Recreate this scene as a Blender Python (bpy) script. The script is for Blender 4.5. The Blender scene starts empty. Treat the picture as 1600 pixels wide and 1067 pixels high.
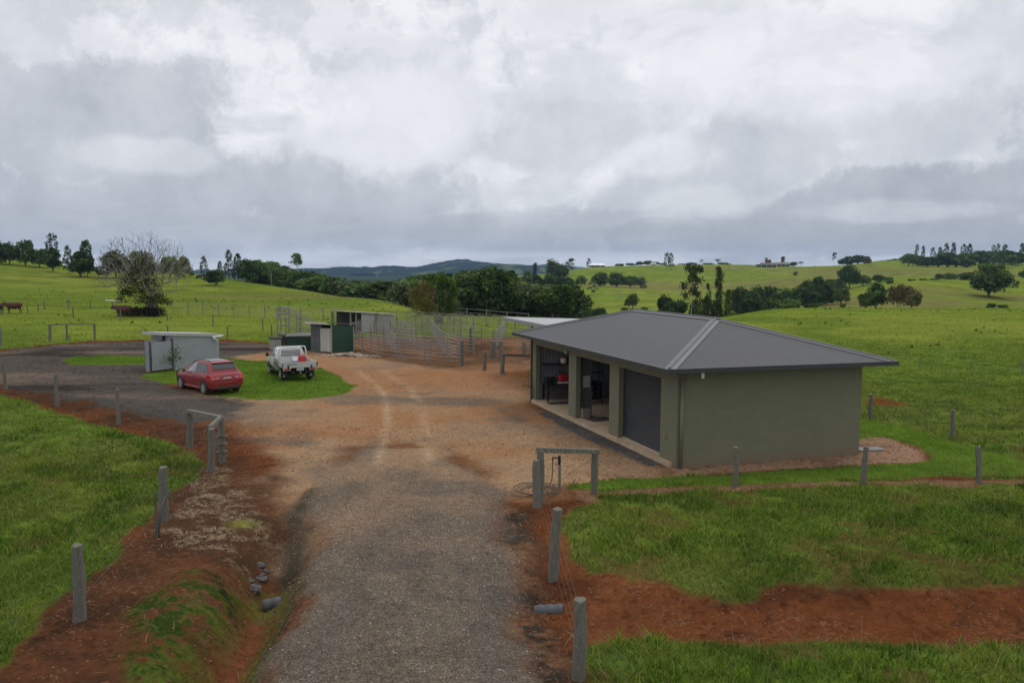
HAZE=.000078; EXPO=0.0
import bpy, bmesh, math, random
import numpy as np
from mathutils import Vector, Matrix, Euler
random.seed(7); RNG=np.random.default_rng(11)
R=math.radians
sc=bpy.context.scene
COL=sc.collection
# ------------------------------------------------------------------ camera (28 mm drone camera, 6.2 m up)
H=6.2; FPX=1270.86; PITCH=0.0879; ROLL=0.0055
cam=bpy.data.cameras.new('camera'); camo=bpy.data.objects.new('camera',cam); COL.objects.link(camo)
cam.sensor_width=36; cam.lens=FPX/1600*36; cam.clip_start=0.1; cam.clip_end=30000
camo.matrix_world=Matrix.Translation((0,0,H))@Matrix.Rotation(math.pi/2-PITCH,4,'X')@Matrix.Rotation(ROLL,4,'Z')
sc.camera=camo
def raydir(px,py):
    """direction of the sight line through photo pixel (1600 x 1067)"""
    a=px-800.; b=py-533.5
    c,s=math.cos(ROLL),math.sin(ROLL)
    x=c*a+s*b; y=-s*a+c*b
    cp,sp=math.cos(PITCH),math.sin(PITCH)
    u=-y; d=FPX
    return np.array([x, d*cp+u*sp, -d*sp+u*cp])/FPX
def project(x,y,z):
    cp,sp=math.cos(PITCH),math.sin(PITCH)
    q=z-H
    d=y*cp-q*sp; u=y*sp+q*cp
    px=FPX*x/d; py=-FPX*u/d
    c,s=math.cos(ROLL),math.sin(ROLL)
    return 800+c*px-s*py, 533.5+s*px+c*py
def flat(px,py,z=0.):
    d=raydir(px,py); t=(z-H)/d[2]
    return d[0]*t, d[1]*t
# ------------------------------------------------------------------ numpy noise
def _hash(ix,iy,seed):
    n=(ix.astype(np.int64)*374761393+iy.astype(np.int64)*668265263+seed*1442695041)&0x7fffffff
    n=((n^(n>>13))*1274126177)&0x7fffffff
    n=n^(n>>16)
    return (n&0xffff)/65535.0
def vnoise(x,y,seed=0):
    ix=np.floor(x); iy=np.floor(y); fx=x-ix; fy=y-iy
    fx=fx*fx*fx*(fx*(fx*6-15)+10); fy=fy*fy*fy*(fy*(fy*6-15)+10)
    a=_hash(ix,iy,seed);b=_hash(ix+1,iy,seed);c=_hash(ix,iy+1,seed);d=_hash(ix+1,iy+1,seed)
    return (a*(1-fx)+b*fx)*(1-fy)+(c*(1-fx)+d*fx)*fy
def fbm(x,y,scale,octv=4,seed=0,gain=.5):
    s=0;amp=1;tot=0;f=1.0/scale
    for o in range(octv):
        s=s+amp*vnoise(x*f+13.7*o,y*f-7.3*o,seed+o*17); tot+=amp; amp*=gain; f*=2.03
    return s/tot
def sstep(a,b,x):
    t=np.clip((x-a)/(b-a),0,1); return t*t*(3-2*t)
def sdpoly(x,y,poly):
    """signed distance, positive inside"""
    P=np.asarray(poly,float); n=len(P)
    x0,y0=P.min(0)-6; x1,y1=P.max(0)+6
    out=np.full(x.shape,-6.0)
    m=(x>x0)&(x<x1)&(y>y0)&(y<y1)
    xs=x[m]; ys=y[m]
    d2=np.full(xs.shape,1e9); ins=np.zeros(xs.shape,bool)
    for i in range(n):
        ax,ay=P[i]; bx,by=P[(i+1)%n]
        ex,ey=bx-ax,by-ay; L=ex*ex+ey*ey+1e-12
        t=np.clip(((xs-ax)*ex+(ys-ay)*ey)/L,0,1)
        dx=xs-ax-t*ex; dy=ys-ay-t*ey
        d2=np.minimum(d2,dx*dx+dy*dy)
        if abs(ey)>1e-12:
            c=((ay>ys)!=(by>ys))&(xs<ex*(ys-ay)/ey+ax)
            ins^=c
    d=np.sqrt(d2); out[m]=np.where(ins,d,-d)
    return out
def dline(x,y,pts):
    d2=np.full(x.shape,1e9)
    for (ax,ay),(bx,by) in zip(pts[:-1],pts[1:]):
        ex,ey=bx-ax,by-ay; L=ex*ex+ey*ey+1e-12
        t=np.clip(((x-ax)*ex+(y-ay)*ey)/L,0,1)
        d2=np.minimum(d2,(x-ax-t*ex)**2+(y-ay-t*ey)**2)
    return np.sqrt(d2)
def PX(*pts): return [flat(a,b) for a,b in pts]
# ------------------------------------------------------------------ scene helpers
def tag(o,label=None,cat=None,group=None,kind=None):
    if label: o['label']=label
    if cat: o['category']=cat
    if group: o['group']=group
    if kind: o['kind']=kind
    return o
def empty(name,loc=(0,0,0),rz=0.,label=None,cat=None,group=None):
    o=bpy.data.objects.new(name,None); o.empty_display_size=.2; COL.objects.link(o)
    o.location=loc; o.rotation_euler=(0,0,rz)
    return tag(o,label,cat,group)
def link(name,me,parent=None,loc=None,rot=None):
    o=bpy.data.objects.new(name,me); COL.objects.link(o)
    if parent is not None: o.parent=parent
    if loc is not None: o.location=loc
    if rot is not None: o.rotation_euler=rot
    return o
def copy_tree(o,parent=None):
    c=o.copy(); COL.objects.link(c)
    if parent is not None: c.parent=parent
    for ch in list(o.children): copy_tree(ch,c)
    return c
def np_mesh(name,V,F,mats,cols=None,smooth=False,midx=None):
    V=np.asarray(V,np.float32); F=np.asarray(F,np.int32)
    me=bpy.data.meshes.new(name); nv=len(V); nf,k=F.shape
    me.vertices.add(nv); me.vertices.foreach_set('co',V.ravel())
    me.loops.add(nf*k); me.loops.foreach_set('vertex_index',F.ravel())
    me.polygons.add(nf); me.polygons.foreach_set('loop_start',np.arange(nf,dtype=np.int32)*k)
    me.polygons.foreach_set('use_smooth',np.full(nf,smooth,bool))
    for m in (mats if isinstance(mats,(list,tuple)) else [mats]): me.materials.append(m)
    if midx is not None: me.polygons.foreach_set('material_index',np.asarray(midx,np.int32))
    if cols is not None:
        a=me.color_attributes.new('Col','FLOAT_COLOR','POINT')
        c=np.ones((nv,4),np.float32); c[:,:3]=cols; a.data.foreach_set('color',c.ravel())
    me.update(calc_edges=True)
    return me
class MB:
    """collects boxes, tubes and prisms into one mesh"""
    def __init__(s): s.bm=bmesh.new()
    def box(s,x0,x1,y0,y1,z0,z1,M=None):
        r=bmesh.ops.create_cube(s.bm,size=1.0)
        T=Matrix.Translation(((x0+x1)/2,(y0+y1)/2,(z0+z1)/2))@Matrix.Diagonal((abs(x1-x0),abs(y1-y0),abs(z1-z0),1))
        if M is not None: T=M@T
        bmesh.ops.transform(s.bm,matrix=T,verts=r['verts']); return s
    def bar(s,a,b,w,h=None,up=(0,0,1)):
        a=Vector(a);b=Vector(b);d=b-a;L=d.length
        if L<1e-6: return s
        d/=L; u=Vector(up)
        if abs(d.dot(u))>.98: u=Vector((1,0,0))
        x=d.cross(u).normalized(); z=x.cross(d)
        M=Matrix((( x.x,d.x,z.x,0),(x.y,d.y,z.y,0),(x.z,d.z,z.z,0),(0,0,0,1)))
        M=Matrix.Translation((a+b)/2)@M
        h=w if h is None else h
        return s.box(-w/2,w/2,-L/2,L/2,-h/2,h/2,M)
    def tube(s,a,b,r0,r1=None,n=8,caps=True):
        a=Vector(a);b=Vector(b);d=b-a;L=d.length
        if L<1e-6: return s
        r=bmesh.ops.create_cone(s.bm,cap_ends=caps,segments=n,radius1=r0,radius2=r0 if r1 is None else r1,depth=L)
        q=Vector((0,0,1)).rotation_difference(d/L).to_matrix().to_4x4()
        bmesh.ops.transform(s.bm,matrix=Matrix.Translation((a+b)/2)@q,verts=r['verts']); return s
    def path(s,pts,r,n=6):
        """one swept tube through the points"""
        P=[Vector(p) for p in pts]; u=None; prev=None
        for i,p in enumerate(P):
            d=(P[min(i+1,len(P)-1)]-P[max(i-1,0)]); d=d.normalized() if d.length>1e-9 else Vector((0,0,1))
            if u is None: u=d.orthogonal().normalized()
            else: u=(u-d*u.dot(d)); u=u.normalized() if u.length>1e-6 else d.orthogonal().normalized()
            w=d.cross(u); ring=[s.bm.verts.new(p+u*(math.cos(2*math.pi*k/n)*r)+w*(math.sin(2*math.pi*k/n)*r)) for k in range(n)]
            if prev:
                for k in range(n): s.bm.faces.new((prev[k],prev[(k+1)%n],ring[(k+1)%n],ring[k]))
            else: s.bm.faces.new(ring[::-1])
            prev=ring
        s.bm.faces.new(prev); return s
    def poly(s,pts,thick=None,dirv=(0,0,1)):
        vs=[s.bm.verts.new(p) for p in pts]; f=s.bm.faces.new(vs)
        if thick:
            e=bmesh.ops.extrude_face_region(s.bm,geom=[f]); nv=[v for v in e['geom'] if isinstance(v,bmesh.types.BMVert)]
            bmesh.ops.translate(s.bm,vec=Vector(dirv)*thick,verts=nv)
        return s
    def sphere(s,c,r,seg=12,rings=8,sc3=(1,1,1)):
        q=bmesh.ops.create_uvsphere(s.bm,u_segments=seg,v_segments=rings,radius=r)
        bmesh.ops.transform(s.bm,matrix=Matrix.Translation(c)@Matrix.Diagonal((*sc3,1)),verts=q['verts']); return s
    def jitter(s,a,seed=1):
        rr=random.Random(seed)
        for v in s.bm.verts: v.co+=Vector((rr.uniform(-a,a),rr.uniform(-a,a),rr.uniform(-a,a)))
        return s
    def mesh(s,name,mat,smooth=False,bevel=0.):
        if bevel>0:
            bmesh.ops.bevel(s.bm,geom=list(s.bm.edges),offset=bevel,segments=1,affect='EDGES',clamp_overlap=True)
        bmesh.ops.recalc_face_normals(s.bm,faces=s.bm.faces)
        me=bpy.data.meshes.new(name); s.bm.to_mesh(me); s.bm.free()
        for m in (mat if isinstance(mat,(list,tuple)) else [mat]): me.materials.append(m)
        if smooth:
            for p in me.polygons: p.use_smooth=True
        return me
    def build(s,name,mat,parent=None,loc=None,rot=None,smooth=False,bevel=0.):
        return link(name,s.mesh(name,mat,smooth,bevel),parent,loc,rot)
# ------------------------------------------------------------------ materials
def lin(r,g,b):
    f=lambda c:(c/255/12.92 if c/255<=.04045 else ((c/255+.055)/1.055)**2.4)
    return (f(r),f(g),f(b))
def newmat(name):
    m=bpy.data.materials.new(name); m.use_nodes=True
    nt=m.node_tree; b=nt.nodes['Principled BSDF']; return m,nt,b
def N(nt,t,**k):
    n=nt.nodes.new(t)
    for a,v in k.items():
        if a.startswith('i_'):
            key=a[2:]; n.inputs[int(key) if key.isdigit() else key.replace('_',' ')].default_value=v
        else: setattr(n,a,v)
    return n
def simple(name,col,rough=.6,metal=0.,noise=0.,nscale=8.,bump=0.,bscale=40.,spec=.5,coord='Object',stretch=None,col2=None,lo=.3,hi=.7):
    m,nt,b=newmat(name); L=nt.links.new
    b.inputs['Roughness'].default_value=rough; b.inputs['Metallic'].default_value=metal
    b.inputs['Specular IOR Level'].default_value=spec
    b.inputs['Base Color'].default_value=(*col,1)
    tc=N(nt,'ShaderNodeTexCoord'); src=tc.outputs[coord]
    if stretch:
        mp=N(nt,'ShaderNodeMapping'); mp.inputs['Scale'].default_value=stretch; L(src,mp.inputs[0]); src=mp.outputs[0]
    if noise>0 or col2:
        nz=N(nt,'ShaderNodeTexNoise',i_Scale=nscale,i_Detail=6.,i_Roughness=.65); L(src,nz.inputs['Vector'])
        rp=N(nt,'ShaderNodeValToRGB'); rp.color_ramp.elements[0].position=lo; rp.color_ramp.elements[1].position=hi
        c2=col2 if col2 else tuple(min(1,c*(1+noise)) for c in col)
        c1=col if col2 else tuple(c*(1-noise) for c in col)
        rp.color_ramp.elements[0].color=(*c1,1); rp.color_ramp.elements[1].color=(*c2,1)
        L(nz.outputs[0],rp.inputs[0]); L(rp.outputs[0],b.inputs['Base Color'])
    if bump>0:
        nb=N(nt,'ShaderNodeTexNoise',i_Scale=bscale,i_Detail=5.); L(src,nb.inputs['Vector'])
        bp=N(nt,'ShaderNodeBump',i_Strength=bump,i_Distance=.02); L(nb.outputs[0],bp.inputs['Height']); L(bp.outputs[0],b.inputs['Normal'])
    return m
def corrugated(name,col,axis='X',pitch=.076,rough=.45,metal=0.,noise=.15,strength=.8,col2=None,dirt=None):
    """corrugated sheet: wave bump along one object axis, with patchy weathering"""
    m,nt,b=newmat(name); L=nt.links.new
    b.inputs['Roughness'].default_value=rough; b.inputs['Metallic'].default_value=metal
    tc=N(nt,'ShaderNodeTexCoord')
    w=N(nt,'ShaderNodeTexWave',wave_type='BANDS',bands_direction=axis,i_Scale=2*math.pi/20/pitch)
    L(tc.outputs['Object'],w.inputs['Vector'])
    bp=N(nt,'ShaderNodeBump',i_Strength=strength,i_Distance=.03); L(w.outputs[1],bp.inputs['Height']); L(bp.outputs[0],b.inputs['Normal'])
    nz=N(nt,'ShaderNodeTexNoise',i_Scale=1.7,i_Detail=7.,i_Roughness=.7); L(tc.outputs['Object'],nz.inputs['Vector'])
    rp=N(nt,'ShaderNodeValToRGB'); rp.color_ramp.elements[0].position=.35; rp.color_ramp.elements[1].position=.7
    rp.color_ramp.elements[0].color=(*[c*(1-noise) for c in col],1)
    rp.color_ramp.elements[1].color=(*(col2 if col2 else [min(1,c*(1+noise)) for c in col]),1)
    L(nz.outputs[0],rp.inputs[0]); L(rp.outputs[0],b.inputs['Base Color'])
    return m
def vcol(name,rough=.9,spec=.1,transl=0.,vary=False):
    m,nt,b=newmat(name); L=nt.links.new
    a=N(nt,'ShaderNodeAttribute',attribute_name='Col')
    if vary:  # every copy of a plant has its own tone
        oi=N(nt,'ShaderNodeObjectInfo'); mr=N(nt,'ShaderNodeMapRange',i_1=0.,i_2=1.,i_3=.85,i_4=1.75); L(oi.outputs['Random'],mr.inputs[0])
        vm=N(nt,'ShaderNodeVectorMath',operation='SCALE'); L(a.outputs[0],vm.inputs[0]); L(mr.outputs[0],vm.inputs['Scale']); a=vm
    if transl>0:
        nt.nodes.remove(b); out=nt.nodes['Material Output']
        d=N(nt,'ShaderNodeBsdfDiffuse'); t=N(nt,'ShaderNodeBsdfTranslucent'); mx=N(nt,'ShaderNodeMixShader',i_0=transl)
        L(a.outputs[0],d.inputs[0]); L(a.outputs[0],t.inputs[0]); L(d.outputs[0],mx.inputs[1]); L(t.outputs[0],mx.inputs[2]); L(mx.outputs[0],out.inputs[0])
    else:
        b.inputs['Roughness'].default_value=rough; b.inputs['Specular IOR Level'].default_value=spec
        L(a.outputs[0],b.inputs['Base Color'])
    return m
# ------------------------------------------------------------------ terrain heights
def zpx(px,py,d):
    r=raydir(px,py); return H+r[2]*d/r[1]
_cols={
 -420:[(75,0),(110,.8),(200,4),(300,11),(450,10),(700,0),(1500,-12),(3200,-14)],
 0:[(75,0),(95,.35),(120,.8),('p',438,205),('p',396,300),(330,11),(450,8),(700,-5),(1500,-14),(3200,-16)],
 140:[(75,0),(98,.35),(120,.6),('p',446,200),('p',421,300),(350,5),(450,0),(700,-8),(1500,-14),(3200,-16)],
 300:[(75,0),(100,.35),('p',455,170),('p',430,270),(330,3),(450,-6),(700,-12),(1500,-16),(3200,-18)],
 400:[(75,0),(100,.3),('p',458,170),('p',441,240),(330,-2),(450,-10),(700,-14),(1500,-18),(3200,-20)],
 500:[(75,0),(100,.2),('p',472,140),('p',457,190),(260,-3),(330,-9),(450,-15),(700,-14),(1500,-18),(3200,-20)],
 600:[(75,0),(100,.1),('p',470,150),(200,-3.5),(260,-8),(400,-15),(700,-12),(1500,-18),(3200,-20)],
 700:[(75,0),('p',492,110),(140,-2),(180,-6),(260,-11),(400,-14),(520,-9),('p',432.5,800),(900,-6),(1500,-18),(3200,-20)],
 800:[(70,0),('p',497,104),(135,-2),(180,-6),(250,-12),(350,-14),(480,-9),('p',443,600),('p',432,720),(900,-8),(1500,-20),(3200,-24)],
 900:[(70,0),(100,-.2),(150,-3),(250,-11),('p',481,350),('p',451,450),(520,-3.6),('p',434,640),('p',420.5,850),(950,4),(1200,-10),(3200,-24)],
 1000:[(70,0),(100,-.4),(150,-4),(250,-11),('p',478,330),('p',452,450),('p',430,650),('p',415,900),(1000,11.5),(1400,-5),(3200,-20)],
 1100:[(70,-.1),(105,-.6),(160,-5),(250,-11),('p',482,330),('p',450,500),('p',430,700),('p',413.5,900),(1000,12.5),(1400,-5),(3200,-20)],
 1200:[(70,-.1),('p',484,130),(175,-3),(240,-9),('p',470,350),('p',445,500),('p',425,700),('p',415,850),(950,12),(1400,-5),(3200,-20)],
 1300:[(70,-.1),('p',481,140),(190,-2.2),('p',476,260),('p',466,330),(400,-4.5),('p',441,500),('p',416,750),(900,11),(1400,0),(3200,-15)],
 1400:[(70,0),('p',481,145),(190,-2.6),('p',476,250),('p',441,330),(375,1.2),('p',426,500),('p',412,750),('p',404,900),(1000,20),(1500,5),(3200,-10)],
 1500:[(70,0),('p',481.5,150),(195,-2.6),('p',470,260),('p',438,340),(400,2),('p',423,520),('p',414,720),('p',406,900),(1000,19),(1500,5),(3200,-10)],
 1600:[(70,0),('p',482,155),(200,-2.6),('p',470,270),('p',440,350),(410,1.8),('p',421,550),('p',411,800),(1000,19),(1500,5),(3200,-10)],
 2000:[(70,0),('p',482,160),(200,-2.6),('p',470,280),('p',440,360),(420,2),('p',420,560),('p',411,820),(1000,19),(1500,5),(3200,-10)]}
_cp=[]
for c,l in _cols.items():
    for d in (6,9,14,22,34,50): _cp.append(((c-800)/FPX,math.log(d),0.))
    for e in l:
        d=e[2] if e[0]=='p' else e[0]
        z=zpx(c,e[1],d) if e[0]=='p' else e[1]
        _cp.append(((c-800)/FPX,math.log(d),z))
_cp=np.array(_cp); _cp[:,0]*=2.2
def _phi(r2): return np.where(r2>1e-12,r2*np.log(r2+1e-12)*.5,0)
_n=len(_cp); _K=_phi(((_cp[:,None,:2]-_cp[None,:,:2])**2).sum(-1))+np.eye(_n)*2e-4
_P=np.c_[np.ones(_n),_cp[:,:2]]
_A=np.block([[_K,_P],[_P.T,np.zeros((3,3))]])
_w=np.linalg.solve(_A,np.r_[_cp[:,2],0,0,0])
# lookup table in (tangent, log depth)
_TU=np.linspace(-1.1,1.1,221); _TS=np.linspace(math.log(6),math.log(3300),260)
_g=np.stack(np.meshgrid(_TU*2.2,_TS,indexing='ij'),-1).reshape(-1,2)
_tab=np.zeros(len(_g))
for i in range(0,len(_g),8000):
    q=_g[i:i+8000]; k=_phi(((q[:,None]-_cp[None,:,:2])**2).sum(-1)); _tab[i:i+8000]=k@_w[:_n]+_w[_n]+q@_w[_n+1:]
_tab=_tab.reshape(221,260)
def zbase(x,y):
    yy=np.maximum(y,6.0)
    u=np.clip(x/np.maximum(yy,6),-1.0999,1.0999); s=np.clip(np.log(yy),_TS[0],_TS[-1]-1e-6)
    a=(u-_TU[0])/(_TU[1]-_TU[0]); b=(s-_TS[0])/(_TS[1]-_TS[0])
    i=np.clip(a.astype(int),0,219); j=np.clip(b.astype(int),0,258); fa=a-i; fb=b-j
    z=(_tab[i,j]*(1-fa)+_tab[i+1,j]*fa)*(1-fb)+(_tab[i,j+1]*(1-fa)+_tab[i+1,j+1]*fa)*fb
    return np.where(np.hypot(x,y)<58,z*sstep(44,58,np.hypot(x,y)),z)
# ditches beside the drive and across the right paddock
DITCH_L=PX((452,800),(432,845),(408,900),(392,945),(362,985),(338,1030),(318,1090))
DITCH_R=PX((838,915),(866,950),(930,950),(1010,948),(1200,950),(1600,948),(2000,950))
MOSS=PX((262,905),(300,888),(345,893),(378,905),(368,945),(345,975),(318,1010),(290,1060),(200,1050),(215,985))
SHED_O=(5.188,25.258); SHED_YAW=0.3142; SHED_L=13.62; SHED_W=7.06
_ex=(math.cos(SHED_YAW),math.sin(SHED_YAW)); _ey=(-math.sin(SHED_YAW),math.cos(SHED_YAW))
def shed_pt(a,b): return (SHED_O[0]+a*_ex[0]+b*_ey[0], SHED_O[1]+a*_ex[1]+b*_ey[1])
SHEDP=[shed_pt(-.9,-.9),shed_pt(SHED_W+.9,-.9),shed_pt(SHED_W+.9,SHED_L+.9),shed_pt(-.9,SHED_L+.9)]
ROAD=PX((488,766),(493,819),(487,870),(462,950),(424,1010),(390,1067),(355,1150),(870,1150),(838,1067),(825,1037),(794,950),(786,884),(773,819),(777,762),(690,700),(560,700))
def zf(x,y,detail=True):
    x=np.asarray(x,float); y=np.asarray(y,float)
    z=zbase(x,y)
    near=(y<75)
    dl=dline(x,y,DITCH_L); z=z-.80*np.exp(-(dl/.62)**2)*sstep(0,.5,y-9)*(.12+.88*sstep(20.5,16.5,y))
    dr=dline(x,y,DITCH_R); z=z-.42*np.exp(-(dr/1.25)**2)
    sm=sdpoly(x,y,MOSS); z=z+.16*sstep(-.5,.5,sm)
    sr=sdpoly(x,y,ROAD); z=z+.05*sstep(-.5,.8,sr)
    if detail:
        sh=sdpoly(x,y,SHEDP); flatm=1-sstep(-1.5,.2,sh)
        road=sstep(-.3,.5,sr)
        far=sstep(60,200,y)
        z=z+((fbm(x,y,5.,3,3)-.5)*.16*(1-road)*(1-far)+(fbm(x,y,.7,3,9)-.5)*.07*(1-road*.8))*flatm*sstep(14,20,np.hypot(x,y)+8)
        z=z+(fbm(x,y,60.,4,21)-.5)*far*1.6
        z=z-.03*(1-flatm)
    return z
def T(px,py,dmin=5.):
    """ground point seen at a photo pixel"""
    d=raydir(px,py); d=d/d[1]
    t=np.exp(np.linspace(math.log(dmin),math.log(3200),900))
    zz=zf(d[0]*t,t)-(H+d[2]*t)
    k=np.argmax(zz>0) if (zz>0).any() else len(t)-1
    if k>0:
        a,b=zz[k-1],zz[k]; f=(-a)/(b-a) if b!=a else 0
        tt=t[k-1]+(t[k]-t[k-1])*f
    else: tt=t[k]
    x=d[0]*tt; return Vector((x,tt,float(zf(np.array([x]),np.array([tt]))[0])))
def G(x,y): return float(zf(np.array([x]),np.array([y]))[0])
# ------------------------------------------------------------------ terrain grid
_r1=np.linspace(-5,9.6,16)
_r2=1/np.linspace(1/10.,1/72.,430)
_r3=np.exp(np.linspace(math.log(72.6),math.log(3000),210))
GY=np.concatenate([_r1,_r2,_r3])
GU=np.concatenate([np.linspace(-1.8,-1.15,10)[:-1],np.linspace(-1.15,-.70,120)[:-1],np.linspace(-.70,.70,800),np.linspace(.70,1.15,120)[1:],np.linspace(1.15,1.8,10)[1:]])
nr,nc=len(GY),len(GU)
YY=np.repeat(GY[:,None],nc,1); UU=np.repeat(GU[None,:],nr,0)
XX=UU*np.where(YY<10,10+(10-YY)*.35,YY)
ZZ=np.zeros_like(XX)
for i in range(0,nr,80): ZZ[i:i+80]=zf(XX[i:i+80],YY[i:i+80])
# --------------------------------------------------------- ground cover masks (near)
BARE=PX((-500,555),(0,546),(60,539),(150,531),(345,529),(430,534),(440,522),(560,508),(640,506),(832,523),(838,600),(1062,700),(1344,690),(1380,682),(1440,704),(1452,715),(1440,720),(1344,727),(1106,741),(983,748),(925,752),(892,760),(892,766),(1010,763),(1280,753.5),(1400,751),(1430,743),(1500,741),(1600,748),(1800,755),(1800,762),(1600,757),(1280,761),(1070,769),(961,778),(903,789),(874,800),(868,840),(883,868),(925,890),(983,899),(1034,897),(1081,907),(1135,919),(1186,916),(1215,901),(1400,902),(1484,906),(1600,902),(2000,905),(2000,992),(1600,989),(1462,987),(1331,981),(1244,985),(1142,992),(1055,981),(1019,965),(983,974),(923,988),(925,1024),(940,1067),(970,1200),(-150,1200),(-60,1090),(0,1038),(94,942),(155,886),(211,829),(281,764),(315,735),(310,720),(262,693),(187,675),(117,656),(47,628),(0,616),(-500,585))
ISLE=PX((222,590),(228,583),(260,580),(300,575),(345,558),(400,563),(440,560),(500,576),(530,588),(552,602),(548,611),(525,619),(480,624),(400,626),(345,620),(300,602),(262,600))
ISLE2=PX((96,562),(110,557),(160,555),(232,556),(232,569),(170,571),(115,569))
LAWN=PX((890,762),(900,757),(925,753),(983,748),(1106,742),(1280,732),(1344,727),(1452,719),(1458,713),(1440,702),(1380,681),(1340,674),(1335,652),(1380,662),(1500,694),(1640,730),(1640,744),(1500,740),(1440,746),(1400,749),(1280,752),(1100,757),(1010,762),(925,767))
YARD=PX((280,640),(345,566),(345,533),(440,540),(560,552),(720,578),(835,560),(835,630),(1062,742),(925,752),(880,765),(830,785),(777,762),(700,700),(560,700),(500,770),(480,830),(455,870),(440,790),(430,720),(380,665))
PENS=PX((540,545),(570,508),(640,506),(832,523),(832,575),(720,580),(600,562))
PAD=PX((1335,674),(1380,682),(1440,704),(1452,715),(1440,721),(1335,728),(1200,733),(1106,741),(1060,745),(1050,730))
LOOP=PX((-500,556),(0,549),(60,541),(150,534),(240,533),(345,533),(430,536),(440,548),(345,560),(250,577),(225,585),(275,603),(340,622),(400,630),(330,655),(290,663),(187,640),(94,621),(0,601),(-500,575))
SKIRT=[shed_pt(-.05,.7),shed_pt(-.05,10.9),shed_pt(-.8,10.6),shed_pt(-.95,6),shed_pt(-.75,2.0),shed_pt(-.6,.5)]
STRAW=PX((235,880),(262,830),(290,770),(330,735),(372,740),(412,770),(405,800),(372,815),(395,850),(380,865),(330,862),(285,860))
SHOULD_L=PX((440,800),(488,765),(494,830),(490,875),(464,955),(424,1015),(385,1085),(340,1110),(356,1030),(392,955),(412,895))
SHOULD_R=PX((777,770),(800,790),(840,800),(840,860),(838,915),(835,930),(870,985),(892,1000),(895,1100),(838,1100),(825,1037),(794,950),(780,880),(768,819))
REDPATCH=PX((1346,612),(1380,617),(1405,628),(1420,634),(1385,637),(1346,632))
near=(GY<75)&(GY>8); k0=np.argmax(near); k1=nr-np.argmax(near[::-1])
S=slice(k0,k1); xn=XX[S]; yn=YY[S]
n1=fbm(xn,yn,1.6,5,31)-.5; n2=fbm(xn,yn,.45,4,32)-.5; nb=fbm(xn,yn,7,4,33)-.5
def mask(poly,soft,amp=.5,seed=0):
    sd=sdpoly(xn,yn,poly)
    nz=(fbm(xn,yn,1.3,5,100+seed)-.5)
    return sstep(-soft,soft,sd+nz*amp)
dsc=np.clip(yn/25,1,3)
m_bare=mask(BARE,.16,.9,1); m_isle=np.maximum(mask(ISLE,.22,.7,2),mask(ISLE2,.2,.7,3)); m_lawn=mask(LAWN,.10,.5,4)
m_yard=mask(YARD,.9,2.2,5); m_pens=mask(PENS,.8,2.,6); m_pad=mask(PAD,.2,.5,7); m_loop=mask(LOOP,.6,1.8,8); m_road=mask(ROAD,.35,1.1,9)
m_skirt=mask(SKIRT,.1,.25,10); m_straw=mask(STRAW,.5,2.2,11); m_shl=mask(SHOULD_L,.25,.8,12); m_shr=mask(SHOULD_R,.3,.9,13); m_moss=mask(MOSS,.3,1.5,14); m_redp=mask(REDPATCH,.6,2.5,15)
grass=np.clip(1-m_bare,0,1); grass=np.maximum(grass,np.maximum(m_isle,m_lawn)); 
grass=grass*(1-.95*m_redp)
sh=sdpoly(xn,yn,[shed_pt(-.1,-.1),shed_pt(SHED_W,-.1),shed_pt(SHED_W,SHED_L),shed_pt(-.1,SHED_L)])
grass=np.where(sh>-.05,0,grass)
A=lambda *c: np.array(c)[None,None,:]
c_red=A(.128,.044,.017); c_red2=A(.075,.030,.014); c_tan=A(.280,.180,.104); c_tan2=A(.275,.142,.068); c_grav=A(.110,.089,.067); c_dark=A(.060,.052,.046); c_brown=A(.085,.058,.038)
def mix(a,b,t): return a*(1-t[...,None])+b*t[...,None]
w3=lambda v:v[...,None]
red=mix(c_red+0*w3(n1),c_red2,sstep(-.12,.22,n1+.6*n2))
red=mix(red,A(.170,.064,.026),sstep(.1,.35,fbm(xn,yn,2.3,4,41)-.5+.25*n2)*.7)
col=red
tan=mix(c_tan+0*w3(n1),c_tan2,sstep(-.05,.25,fbm(xn,yn,6,4,42)-.5+.3*n1))
tan=mix(tan,A(.195,.142,.098),sstep(0.02,.3,fbm(xn,yn,4,5,43)-.5+.35*n2)*.8)
tan=mix(tan,A(.125,.102,.080),sstep(.12,.3,fbm(xn*.55,yn,3.2,5,44)-.5)*.8)
col=mix(col,tan,m_yard)
pen=mix(A(.20,.105,.055)+0*w3(n1),A(.11,.065,.040),sstep(-.1,.2,nb+n1*.6)); col=mix(col,pen,m_pens*.9)
# worn orange soil before the yards and on the turn
org=sstep(.35,.7,fbm(xn,yn,9,3,46))*m_yard*(1-m_pens); col=mix(col,A(.26,.108,.045),org*.6*sstep(32,48,yn))
pad=mix(A(.29,.18,.115)+0*w3(n1),A(.21,.125,.080),sstep(-.1,.25,n1+n2)); col=mix(col,pad,m_pad)
loopc=mix(A(.072,.061,.052)+0*w3(n1),A(.140,.105,.078),sstep(.02,.3,fbm(xn*.35,yn,2.6,5,47)-.5)); loopc=mix(loopc,A(.036,.030,.026),sstep(.05,.3,fbm(xn*.4,yn,3.5,4,48)-.5))
col=mix(col,loopc,m_loop)
col=mix(col,A(.052,.043,.028)*(1+w3(n2)*1.1),m_shl*.95); col=mix(col,A(.040,.033,.024)*(1+w3(n2)*1.2),m_shr*.95)
col=mix(col,A(.16,.075,.035)*(1+w3(n2)),m_shr*sstep(.05,.2,n1+n2*.5)*.6)
grav=c_grav*(1+w3(n2)*.5); 
cx=flat(625,900)[0]
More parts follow.
